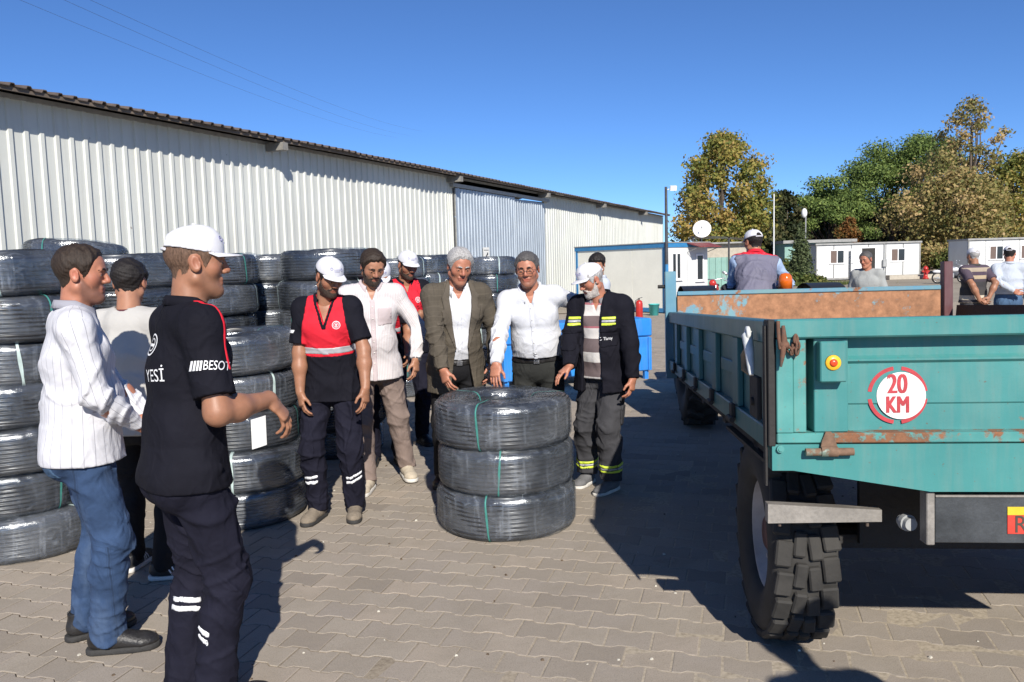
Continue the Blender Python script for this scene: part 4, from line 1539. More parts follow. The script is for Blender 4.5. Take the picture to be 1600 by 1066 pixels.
def build_trailer():
    t = thing('farm_trailer', 'teal painted farm trailer with rust and a 20 km speed mark on its tailgate', 'trailer', T_ROOT)
    B = lambda q, name, mats, par=t: q.build(name, mats, par, T_M)
    GH = -0.428                                       # bottom of tailgate / floor level
    # ---- tailgate
    u0 = 0.0
    sk = MB()                                         # pressed skin with two long ridges
    uL, uR = 0.262, T_W - 0.25
    prof = [(0.068, -0.062), (0.068, -0.132), (0.052, -0.144), (0.052, -0.150), (0.064, -0.160), (0.064, -0.298), (0.069, -0.304), (0.069, -0.396)]
    vs = [(u, v, w) for u in (uL, uR) for v, w in prof]
    k = len(prof)
    sk.add(vs, [(i, i + 1, k + i + 1, k + i) for i in range(k - 1)])
    sk.box2((0.09, 0.112, -0.40), (T_W - 0.09, 0.118, -0.055))
    gate = B(sk, 'tailgate', M_TEAL)
    q = MB()
    q.box2((0.016, -0.004, -0.066), (T_W - 0.016, 0.11, 0.0), bev=0.006)
    B(q, 'top_rail', M_TEAL, gate)
    q = MB()
    q.box2((0.016, 0.0, -0.428), (T_W - 0.016, 0.11, -0.393), bev=0.004)
    B(q, 'bottom_rail', M_TEALR, gate)
    for a, b, nm, m in ((0.016, 0.072, 'edge_post', M_TEALR), (0.074, 0.118, 'edge_post', M_TEALR)):
        q = MB()
        q.box2((a, -0.001 if a < 0.05 else 0.012, -0.392), (b, 0.11, -0.067), bev=0.003)
        B(q, nm, m, gate)
    q = MB()
    q.box2((T_W - 0.1, 0.0, -0.392), (T_W - 0.016, 0.06, -0.067), bev=0.003)
    B(q, 'edge_post', M_TEALR, gate)
    q = MB()                                          # hinge upright with the boxed upper half
    q.box2((0.146, 0.02, -0.392), (0.26, 0.111, -0.067), bev=0.003)
    B(q, 'upright', M_TEAL, gate)
    q = MB()
    ua, wa = tg(1281, 534, -0.03)
    ub, wb = tg(1323, 597, -0.03)
    q.box2((ua, -0.034, wb), (ub, 0.018, wa), bev=0.004)
    B(q, 'lamp_box', M_TEAL, gate)
    uc, wc = tg(1302, 567, -0.036)
    q = MB()
    q.lathe([(0.001, -0.006), (0.024, -0.006), (0.027, 0.0), (0.001, 0.0)], 24, 'y', (uc, -0.0345, wc), rot=None)
    B(q, 'reflector_ring', M_YELREF, gate)
    q = MB()
    q.lathe([(0.001, -0.012), (0.008, -0.0115), (0.013, -0.008), (0.0135, -0.006), (0.001, -0.006)], 18, 'y', (uc, -0.0352, wc))
    B(q, 'reflector', M_REDREF, gate)
    # stencilled 20 KM sign: broken red ring, white disc, red figures
    uc, wc = tg(1402.5, 617.5, 0.062)
    s = 450.0
    q = MB()
    for a0, a1 in ((8, 82), (98, 172), (188, 262), (278, 352)):
        n = 14
        vs, fs = [], []
        for i in range(n + 1):
            a = R(a0 + (a1 - a0) * i / n)
            for r_ in (0.0875, 0.1005):
                vs.append((uc + r_ * math.cos(a), 0.0625, wc + r_ * math.sin(a)))
        fs = [(2 * i, 2 * i + 1, 2 * i + 3, 2 * i + 2) for i in range(n)]
        q.add(vs, fs)
    B(q, 'speed_mark_ring', M_STENRED, gate)
    q = MB()
    vs = [(uc + 0.012 + 0.082 * math.cos(2 * PI * i / 40), 0.0618, wc - 0.002 + 0.082 * math.sin(2 * PI * i / 40)) for i in range(40)]
    q.add(vs, [tuple(range(40))])
    B(q, 'speed_mark_disc', M_STENWH, gate)
    q = MB()
    for txt, du, dw, sz, sx in (('20', -0.004, 0.036, 0.096, 0.70), ('KM', -0.003, -0.036, 0.084, 0.66)):
        vv, ff = text_mesh(txt, sz)
        q.add([(uc + du + p.x * sx, 0.0598, wc + dw + p.y) for p in vv], ff)
        q.add([(uc + du + p.x * sx + 0.0055, 0.0603, wc + dw + p.y) for p in vv], ff)
    B(q, 'speed_mark_figures', M_STENRED, gate)
    # ---- rear cross beam, deeper towards the middle
    c0, c1 = tg(1211, 736, 0)[1], tg(1455, 769, 0)[1]
    ul, um = 0.0, tg(1455, 769, 0)[0]
    q = MB()
    poly = [(0.0, 0.004, -0.432), (0.0, 0.004, c0), (0.07, 0.004, c0), (um, 0.004, c1), (T_W - um, 0.004, c1), (T_W - 0.07, 0.004, c0), (T_W, 0.004, c0), (T_W, 0.004, -0.432)]
    q.prism(poly, (0, 0.06, 0))
    B(q, 'rear_beam', M_TEAL)
    for px in (1219.5,):
        ub, wb = tg(px, 702, -0.005)
        q = MB()
        q.cyl((ub, 0.004, wb), (ub, -0.008, wb), 0.0125, 12)
        q.cyl((ub, -0.008, wb), (ub, -0.012, wb), 0.008, 6)
        B(q, 'bolt', M_TEALR)
    # hinge
    q = MB()
    p = [tg(px, py, -0.01) for px, py in ((1282, 703), (1309, 703), (1306, 690), (1299, 675), (1290, 675), (1284, 690))]
    q.prism([(a, -0.012, b) for a, b in p], (0, 0.012, 0))
    a, b = tg(1259, 707, -0.02), tg(1334, 706, -0.02)
    q.cyl((a[0], -0.018, a[1]), (b[0], -0.018, b[1]), 0.0135, 12)
    q.cyl((tg(1283, 706, -0.02)[0], -0.018, tg(1283, 706, -0.02)[1]), (tg(1309, 706, -0.02)[0], -0.018, tg(1309, 706, -0.02)[1]), 0.018, 12)
    B(q, 'hinge', paint_rust('rusty_teal_hinge', (0.19, 0.25, 0.20), 0.55, rustcol=(0.14, 0.085, 0.055)))
    # hook and chains at the corner
    q = MB()
    q.tube([(0.035, -0.02, -0.02), (0.036, -0.028, -0.07), (0.03, -0.03, -0.12), (0.026, -0.022, -0.16)], [0.006, 0.011, 0.009, 0.004], 8)
    q.ell((0.036, -0.024, -0.085), (0.019, 0.015, 0.015))
    q.tube([(0.02, -0.01, -0.005), (0.02, -0.022, -0.06), (0.024, -0.028, -0.10)], 0.007, 6)
    B(q, 'hook', M_RUSTIRON)
    q = MB()
    chain(q, [(0.04, -0.02, -0.075), (0.062, -0.02, -0.115), (0.072, -0.016, -0.10), (0.078, -0.014, -0.055)])
    chain(q, [(0.078, -0.014, -0.055), (0.083, -0.016, -0.09), (0.08, -0.018, -0.118)])
    B(q, 'chain', M_RUSTIRON)
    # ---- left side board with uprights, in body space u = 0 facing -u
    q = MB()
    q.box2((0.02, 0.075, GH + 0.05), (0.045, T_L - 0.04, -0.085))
    side = B(q, 'side_board', M_TEAL_SHADE)
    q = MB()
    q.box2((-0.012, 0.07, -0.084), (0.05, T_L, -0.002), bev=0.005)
    B(q, 'top_rail', M_TEAL_SHADE, side)
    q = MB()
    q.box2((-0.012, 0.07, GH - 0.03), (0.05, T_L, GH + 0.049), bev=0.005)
    B(q, 'bottom_rail', M_TEAL_SHADE, side)
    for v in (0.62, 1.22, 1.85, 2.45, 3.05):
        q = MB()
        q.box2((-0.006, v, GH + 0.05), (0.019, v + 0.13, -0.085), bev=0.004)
        B(q, 'upright', M_TEAL_SHADE, side)
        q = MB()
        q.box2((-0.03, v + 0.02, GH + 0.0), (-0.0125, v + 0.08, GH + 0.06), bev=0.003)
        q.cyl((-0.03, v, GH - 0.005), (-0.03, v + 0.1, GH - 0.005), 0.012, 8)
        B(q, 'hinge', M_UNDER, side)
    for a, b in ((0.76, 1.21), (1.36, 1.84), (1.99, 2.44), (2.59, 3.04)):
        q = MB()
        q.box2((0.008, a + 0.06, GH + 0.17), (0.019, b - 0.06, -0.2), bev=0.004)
        B(q, 'panel', M_TEAL_SHADE, side)
    # corner posts
    q = MB()
    q.box2((-0.012, 0.0, GH - 0.01), (0.012, 0.068, 0.0), bev=0.003)
    q.box2((-0.02, 0.015, GH - 0.15), (-0.013, 0.05, -0.02))
    B(q, 'corner_post', M_UNDER)
    # latch: pale lever with a rusty hook behind
    q = MB()
    pts = [(-0.035, 0.20, -0.045), (-0.045, 0.195, -0.06), (-0.042, 0.165, -0.12), (-0.045, 0.13, -0.175), (-0.045, 0.12, -0.2)]
    q.tube(pts, [0.014, 0.02, 0.017, 0.013, 0.009], 8)
    ring = [Vector((-0.043, 0.195 + 0.022 * math.cos(2 * PI * i / 14), -0.055 + 0.022 * math.sin(2 * PI * i / 14))) for i in range(14)]
    q.tube(ring, 0.009, 6, closed=True)
    lt = B(q, 'latch', pm('pale_galvanised_lever', (0.62, 0.64, 0.62), 0.45, 0.2, 14, 0.2))
    q = MB()
    q.tube([(-0.03, 0.25, -0.1), (-0.038, 0.285, -0.14), (-0.038, 0.28, -0.19), (-0.03, 0.235, -0.205)], [0.009, 0.016, 0.015, 0.008], 8)
    B(q, 'latch_hook', pm('worn_brass_iron', (0.25, 0.18, 0.10), 0.6, 0.3, 14, 0.3), lt)
    q = MB()
    q.box2((-0.03, 0.10, -0.36), (-0.0125, 0.24, -0.205), bev=0.004)
    q.cyl((-0.04, 0.17, -0.30), (-0.0125, 0.17, -0.30), 0.016, 10)
    B(q, 'latch_plate', M_UNDER, lt)
    # ---- front wall, higher, and its posts
    q = MB()
    q.box2((0.06, T_L, GH), (T_W - 0.06, T_L + 0.03, 0.125))
    fw = B(q, 'front_board', M_RUSTY)
    q = MB()
    q.box2((0.06, T_L - 0.012, 0.126), (T_W - 0.06, T_L + 0.045, 0.158), bev=0.004)
    B(q, 'top_rail', M_BLUEOLD, fw)
    for px, py, u, m in ((1059, 424, 0.0, M_BLUEOLD), (1463, 409, T_W, M_MAROON)):
        hw = tg(px, py, T_L)[1]
        q = MB()
        q.box2((u - 0.035, T_L - 0.005, GH - 0.1), (u + 0.05 if u < 1 else u + 0.03, T_L + 0.07, hw), bev=0.004)
        B(q, 'front_post', m, fw)
    q = MB()
    q.cyl((-0.035, T_L + 0.03, 0.20), (-0.09, T_L + 0.03, 0.20), 0.014, 8)
    B(q, 'post_pin', M_UNDER, fw)
    # ---- right side board hanging open outwards
    Ko = Matrix.Rotation(R(5), 3, 'Y')
    q = MB()
    ctr = Vector((T_W, 0.0, GH + 0.02))
    h = 0.415
    q.prism([ctr + Ko @ Vector(p) for p in ((0, 0.07, 0), (0, T_L - 0.05, 0), (0, T_L - 0.05, h), (0, 0.07, h))], Ko @ Vector((0.03, 0, 0)))
    B(q, 'right_board', M_UNDER)  # coloured near black to stand for the shade on its inner face
    # ---- floor, chassis
    q = MB()
    q.box2((0.05, 0.066, GH - 0.005), (T_W - 0.05, T_L - 0.002, GH + 0.03))
    B(q, 'floor', M_RUSTY)
    q = MB()
    for u in (0.62, T_W - 0.74):
        q.box2((u, 0.07, GH - 0.24), (u + 0.12, T_L - 0.1, GH - 0.006))
    for v in (0.5, 1.3, 2.1, 2.9):
        q.box2((0.05, v, GH - 0.12), (T_W - 0.05, v + 0.08, GH - 0.006))
    q.box2((0.05, 0.07, GH - 0.10), (0.1, T_L, GH - 0.031))
    q.box2((T_W - 0.1, 0.07, GH - 0.10), (T_W - 0.05, T_L, GH - 0.031))
    B(q, 'chassis', M_UNDER)
    # tapered scuffed arm, bumper lamp, plate with its post
    V = 0.16
    q = MB()
    a, b, c, d = (tg(px, py, V) for px, py in ((1200, 788), (1378, 797), (1378, 815.5), (1200, 818)))
    q.prism([(p[0], V, p[1]) for p in (d, c, b, a)], (0, 0.05, 0))
    B(q, 'mudguard_arm', M_BARE)
    q = MB()
    for px in (1220, 1358):
        a = tg(px, 816, V)
        q.cyl((a[0], V + 0.02, a[1]), (a[0], V + 0.02, a[1] - 0.02), 0.006, 8)
    B(q, 'bolt', M_RUSTIRON)
    q = MB()
    a = tg(1424, 820, 0.1)
    q.cyl((a[0] - 0.01, 0.16, a[1]), (a[0], 0.1, a[1]), 0.022, 16)
    q.cyl((a[0] - 0.006, 0.14, a[1]), (a[0] - 0.002, 0.12, a[1]), 0.03, 16)
    B(q, 'tow_pin', M_GREYSTEEL)
    V = 0.03
    q = MB()
    a, b = tg(1446, 768, V), tg(1460, 851, V)
    q.box2((a[0], V - 0.01, b[1]), (b[0] - 0.002, V + 0.05, a[1]), bev=0.003)
    B(q, 'lamp_bar_post', M_BARE)
    q = MB()
    a, b = tg(1461, 776, V), tg(1599, 849, V)
    q.box2((a[0], V, b[1]), (a[0] + 0.95, V + 0.02, a[1]), bev=0.002)
    lp = B(q, 'lamp_bar', M_PLATE)
    q = MB()
    q.box2((a[0], V - 0.006, a[1] - 0.001), (a[0] + 0.95, V + 0.025, a[1] + 0.006))
    B(q, 'bar_rim', M_BARE, lp)
    # emblem cut by the picture edge: yellow over red with a dark letter
    e0, e1 = tg(1574, 792, V - 0.001), tg(1574, 834, V)
    q = MB()
    W = 0.16
    y1 = e0[1] - 0.028
    q.box2((e0[0], V - 0.003, y1), (e0[0] + W, V - 0.001, e0[1]), mi=0)
    q.box2((e0[0], V - 0.003, e1[1]), (e0[0] + W, V - 0.001, y1 - 0.0005), mi=1)
    vv, ff = text_mesh('R', 0.085)
    q.add([(e0[0] + 0.042 + p.x * 0.9, V - 0.0042, (y1 + e1[1]) / 2 - 0.002 + p.y) for p in vv], ff, mi=2)
    B(q, 'emblem', [pm('emblem_yellow', (0.7, 0.5, 0.03), 0.45, 0.1, 20, 0.05), pm('emblem_red', (0.55, 0.05, 0.03), 0.45, 0.1, 20, 0.05), pm('emblem_ink', (0.06, 0.05, 0.04), 0.5, 0.1, 20, 0.05)], lp)
    q = MB()                                          # dark cross tube behind the bar
    q.box2((0.35, 0.50, tg(1400, 857, 0.5)[1]), (T_W - 0.35, 0.58, tg(1400, 836, 0.5)[1]))
    B(q, 'under_bar', M_UNDER)
    q = MB()
    q.box2((0.43, 0.44, tg(1400, 850, 0.45)[1]), (T_W - 0.30, 0.47, GH - 0.125))
    B(q, 'underbed_shade_plate', M_UNDER)  # dark plate added to close the view and keep the underside black
    for u in (0.03, T_W - 0.36):
        q = MB()
        q.box2((u, 0.24, GH - 0.15), (u + 0.33, 0.26, GH - 0.105))
        q.box2((u, 0.26, GH - 0.125), (u + 0.33, 1.15, GH - 0.11))
        B(q, 'mudguard', M_UNDER)
    # ---- wheels on their axles
    def wheel(c, az):
        w = thing_part('wheel', t)
        K = Matrix.Rotation(-az, 3, 'Z')
        Rr, Wd = 0.445, 0.235
        q = MB()
        h = Wd / 2
        prof = [(0.235, -h + 0.03), (0.26, -h), (0.33, -h - 0.014), (0.39, -h - 0.008), (0.415, -h + 0.012), (0.42, -h * 0.5), (0.423, 0), (0.42, h * 0.5), (0.415, h - 0.012), (0.39, h + 0.008), (0.33, h + 0.014), (0.26, h), (0.235, h - 0.03)]
        q.lathe(prof, 56, 'x', closed=True)
        # blocks of tread: two staggered rows of wide lugs
        nb = 22
        for i in range(nb):
            for s in (-1, 1):
                a = 2 * PI * (i + (0.5 if s > 0 else 0)) / nb
                Kr = Matrix.Rotation(a, 3, 'X')
                for (x0, x1, da, wd, hh) in ((0.056, 0.122, 0.0, 0.100, 0.020), (0.003, 0.052, 0.3 * 2 * PI / nb * s, 0.098, 0.020)):
                    K2 = Matrix.Rotation(a + da, 3, 'X')
                    cx = s * (x0 + x1) / 2
                    dd = Vector((cx, 0, 0.418 + hh / 2 - (0.006 if x1 > 0.1 else 0)))
                    skew = Matrix.Rotation(s * R(7), 3, 'Z')
                    q.box(K2 @ dd, (x1 - x0, wd, hh + 0.012), K2 @ skew, bev=0.007)
        q2 = MB()
        q2.v = [tuple(K @ Vector(p)) for p in q.v]
        q2.f, q2.mi, q2.sm = q.f, q.mi, q.sm
        ty = q2.build('tyre', M_TYRE, w)
        q = MB()
        q.lathe([(0.24, -0.085), (0.225, -0.08), (0.215, -0.03), (0.12, -0.02), (0.11, -0.05), (0.001, -0.05), (0.001, 0.0), (0.2, 0.02), (0.24, 0.085)], 32, 'x')
        for i in range(6):
            a = 2 * PI * i / 6
            q.cyl((-0.05, 0.15 * math.cos(a), 0.15 * math.sin(a)), (-0.02, 0.15 * math.cos(a), 0.15 * math.sin(a)), 0.012, 6)
        q3 = MB()
        q3.v = [tuple(K @ Vector(p)) for p in q.v]
        q3.f, q3.mi, q3.sm = q.f, q.mi, q.sm
        q3.build('rim', M_RIM, w)
        q = MB()
        q.lathe([(0.001, -0.075), (0.06, -0.075), (0.085, -0.06), (0.09, -0.02), (0.001, -0.02)], 20, 'x', rot=K)
        q.build('hub', M_MAROON, w)
        w.location = c
        return w
    yw = 0.72
    def wc(u, v):
        p = _ex * u + Vector((math.sin(T_AZ), math.cos(T_AZ), 0)) * v
        return Vector((p.x, p.y, 0.441))
    for u in (0.205, T_W - 0.205):
        wheel(wc(u, yw), T_AZ)
    for v in (yw,):
        q = MB()
        q.cyl(wc(0.25, v), wc(T_W - 0.25, v), 0.05, 10)
        for u in (0.66, T_W - 0.7):
            p = wc(u, v)
            q.box(p + Vector((0, 0, 0.16)), (0.09, 0.48, 0.06), Matrix.Rotation(-T_AZ, 3, 'Z'))
            q.box(p + Vector((0, 0, 0.27)), (0.1, 0.16, 0.22), Matrix.Rotation(-T_AZ, 3, 'Z'))
        q.build('axle', M_UNDER, t)
    q = MB()
    q.tube([wc(T_W / 2 - 0.3, 3.2) + Vector((0, 0, 0.05)), wc(T_W / 2, 4.5) + Vector((0, 0, 0.05))], 0.035, 8)
    q.tube([wc(T_W / 2 + 0.3, 3.2) + Vector((0, 0, 0.05)), wc(T_W / 2, 4.5) + Vector((0, 0, 0.05))], 0.035, 8)
    q.build('drawbar', M_UNDER, t)
    return t

def thing_part(name, parent):
    o = bpy.data.objects.new(name, None)
    COL.objects.link(o)
    o.parent = parent
    return o

M_TYRE = pm('dusty_tyre', (0.034, 0.032, 0.029), 0.85, 0.45, 7, 0.4, bscale=90, bdist=0.003)
M_RIM = pm('grey_red_rim', (0.34, 0.32, 0.31), 0.55, 0.3, 6, 0.2)
build_trailer()

def build_tractor():
    base = Vector((2.46, 7.95, 0))
    t = thing('tractor', 'dark tractor with an amber beacon hitched in front of the teal trailer', 'tractor', base, -T_AZ)
    for s in (-1, 1):
        for (y, rr, w, z) in ((0.0, 0.66, 0.30, 0.66), (1.75, 0.40, 0.2, 0.40)):
            q = MB()
            x = s * (0.60 if y == 0 else 0.52)
            q.lathe([(rr * 0.55, -w / 2), (rr * 0.8, -w / 2 - 0.02), (rr * 0.93, -w / 2), (rr * 0.95, 0), (rr * 0.93, w / 2), (rr * 0.8, w / 2 + 0.02), (rr * 0.55, w / 2)], 36, 'x', (x, y, z), closed=True)
            nb = 20
            for i in range(nb):
                for e in (-1, 1):
                    a = 2 * PI * (i + 0.25 * e) / nb
                    K = Matrix.Rotation(a, 3, 'X')
                    q.box(Vector((x, y, z)) + K @ Vector((e * w * 0.24, 0, rr * 0.965)), (w * 0.52, 0.05, rr * 0.075), K @ Matrix.Rotation(e * R(35), 3, 'Z'))
            wh = q.build('wheel', M_TYRE, t)
            q = MB()
            q.lathe([(rr * 0.56, -w * 0.3), (rr * 0.5, -w * 0.2), (0.05, -0.03), (0.05, 0.03), (rr * 0.5, w * 0.2), (rr * 0.56, w * 0.3)], 24, 'x', (x, y, z), closed=True)
            q.build('rim', M_RIM, wh)
        # mudguard
        q = MB()
        vs, fs = [], []
        n = 12
        for i in range(n + 1):
            a = R(165 - 140 * i / n)
            for xx in (s * 0.44, s * 0.76):
                vs.append((xx, -math.cos(a) * -0.74, 0.66 + 0.74 * math.sin(a)))
        fs = [(2 * i, 2 * i + 1, 2 * i + 3, 2 * i + 2) for i in range(n)]
        q.add(vs, fs, 0, True)
        q.build('mudguard', M_BLACKP, t)
    q = MB()
    q.box((0, 0.5, 0.72), (0.42, 1.5, 0.4), bev=0.05)
    q.box((0, 0.0, 0.62), (1.1, 0.24, 0.22), bev=0.04)
    q.cyl((-0.62, 1.75, 0.4), (0.62, 1.75, 0.4), 0.05, 10)
    q.build('gearbox', M_UNDER, t)
    q = MB()
    q.box((0, 1.55, 1.0), (0.5, 1.15, 0.5), bev=0.08)
    hood = q.build('hood', M_RED, t)
    q = MB()
    q.box((0, 2.13, 1.0), (0.4, 0.02, 0.4))
    q.build('grille', M_BLACKP, hood)
    q = MB()
    q.box((0, 0.02, 1.02), (0.48, 0.42, 0.1), bev=0.04)
    q.box((0, -0.2, 1.12), (0.46, 0.08, 0.22), bev=0.03)
    q.build('seat', M_BLACKP, t)
    q = MB()
    q.tube([(0, 0.95, 1.0), (0, 0.7, 1.32)], 0.02, 8)
    q.tube([(0.19 * math.cos(2 * PI * i / 20), 0.66 + 0.19 * math.sin(2 * PI * i / 20) * 0.8, 1.33 + 0.19 * math.sin(2 * PI * i / 20) * 0.5) for i in range(20)], 0.014, 6, closed=True)
    q.build('steering_wheel', M_BLACKP, t)
    p = at(1227, 452, 7.75) - base
    p = Matrix.Rotation(T_AZ, 3, 'Z') @ p
    q = MB()
    q.box((p.x + 0.02, p.y + 0.1, p.z - 0.045), (0.3, 0.4, 0.03), bev=0.01)
    q.tube([(p.x, p.y + 0.1, p.z - 0.05), (p.x - 0.02, p.y + 0.25, 1.35)], 0.025, 8)
    q.build('beacon_bracket', M_BLACKP, t)
    q = MB()
    q.lathe([(0.001, 0.0), (0.072, 0.0), (0.072, 0.03), (0.001, 0.03)], 20, c=(p.x, p.y, p.z - 0.03))
    bb = q.build('beacon_base', M_BLACKP, t)
    q = MB()
    q.lathe([(0.001, 0.0), (0.064, 0.0), (0.066, 0.09), (0.06, 0.125), (0.04, 0.15), (0.001, 0.158)], 20, c=(p.x, p.y, p.z + 0.0))
    q.build('beacon_lens', M_AMBER, bb)
    q = MB()
    q.box((-0.1, 0.35, 0.9), (0.9, 0.5, 0.05))
    q.build('footplate', M_BLACKP, t)
    q = MB()
    q.tube([(0, -0.05, 0.5), (0, -0.62, 0.48)], 0.04, 8)
    q.build('hitch', M_UNDER, t)

build_tractor()
# ---------------------------------------------------------------- people: bodies and clothes as smooth implicit surfaces
F32 = np.float32

def V3(*a):
    return np.array(a, np.float64)

def _nrm(v):
    return v / (np.linalg.norm(v) + 1e-12)

def smin(a, b, k):
    h = np.clip(0.5 + 0.5 * (b - a) / k, 0, 1)
    return b + (a - b) * h - k * h * (1 - h)

class Prim:
    def __init__(s, fn, lo, hi):
        s.fn, s.lo, s.hi = fn, np.asarray(lo), np.asarray(hi)
    def __call__(s, X, Y, Z):
        return s.fn(X, Y, Z)

def cap(a, b, ra, rb, flat_b=False):
    a, b = np.asarray(a, float), np.asarray(b, float)
    d = b - a
    L2 = d @ d + 1e-12
    n = d / math.sqrt(L2)
    def fn(X, Y, Z):
        px, py, pz = X - a[0], Y - a[1], Z - a[2]
        t = np.clip((px * d[0] + py * d[1] + pz * d[2]) / L2, 0, 1)
        q = np.sqrt((px - t * d[0]) ** 2 + (py - t * d[1]) ** 2 + (pz - t * d[2]) ** 2) - (ra + (rb - ra) * t)
        if flat_b:
            q = np.maximum(q, (X - b[0]) * n[0] + (Y - b[1]) * n[1] + (Z - b[2]) * n[2])
        return q
    r = max(ra, rb)
    return Prim(fn, np.minimum(a, b) - r, np.maximum(a, b) + r)

def ecap(a, b, wa, da, wb, db, lat, flat_b=False, flat_a=False):
    """tapered limb of elliptic section: half width w along lat, half depth d across"""
    a, b, lat = np.asarray(a, float), np.asarray(b, float), np.asarray(lat, float)
    ax = b - a
    L = np.linalg.norm(ax) + 1e-9
    n = ax / L
    l = _nrm(lat - n * (lat @ n))
    m = np.cross(n, l)
    def fn(X, Y, Z):
        px, py, pz = X - a[0], Y - a[1], Z - a[2]
        h = px * n[0] + py * n[1] + pz * n[2]
        t = np.clip(h / L, 0, 1)
        e = h - t * L
        w, d = wa + (wb - wa) * t, da + (db - da) * t
        u = px * l[0] + py * l[1] + pz * l[2]
        v = px * m[0] + py * m[1] + pz * m[2]
        mn = np.minimum(w, d)
        q = (np.sqrt((u / w) ** 2 + (v / d) ** 2 + (e / mn) ** 2) - 1) * mn
        if flat_b:
            q = np.maximum(q, h - L)
        if flat_a:
            q = np.maximum(q, -h)
        return q
    r = max(wa, wb, da, db)
    return Prim(fn, np.minimum(a, b) - r, np.maximum(a, b) + r)

def ell(c, rad, Rm=None):
    c, rad = np.asarray(c, float), np.asarray(rad, float)
    Rm = np.eye(3) if Rm is None else np.asarray(Rm)
    mn = rad.min()
    def fn(X, Y, Z):
        px, py, pz = X - c[0], Y - c[1], Z - c[2]
        u = (px * Rm[0, 0] + py * Rm[1, 0] + pz * Rm[2, 0]) / rad[0]
        v = (px * Rm[0, 1] + py * Rm[1, 1] + pz * Rm[2, 1]) / rad[1]
        w = (px * Rm[0, 2] + py * Rm[1, 2] + pz * Rm[2, 2]) / rad[2]
        q = np.sqrt(u * u + v * v + w * w)
        g = np.sqrt((u / rad[0]) ** 2 + (v / rad[1]) ** 2 + (w / rad[2]) ** 2) + 1e-6
        return q * (q - 1) / g
    r = rad.max()
    return Prim(fn, c - r, c + r)

def rbox(c, half, Rm, r):
    c, half, Rm = np.asarray(c, float), np.asarray(half, float), np.asarray(Rm)
    def fn(X, Y, Z):
        px, py, pz = X - c[0], Y - c[1], Z - c[2]
        q = [np.abs(px * Rm[0, i] + py * Rm[1, i] + pz * Rm[2, i]) - half[i] + r for i in range(3)]
        return np.sqrt(np.maximum(q[0], 0) ** 2 + np.maximum(q[1], 0) ** 2 + np.maximum(q[2], 0) ** 2) + np.minimum(np.maximum(q[0], np.maximum(q[1], q[2])), 0) - r
    rr = np.linalg.norm(half)
    return Prim(fn, c - rr, c + rr)

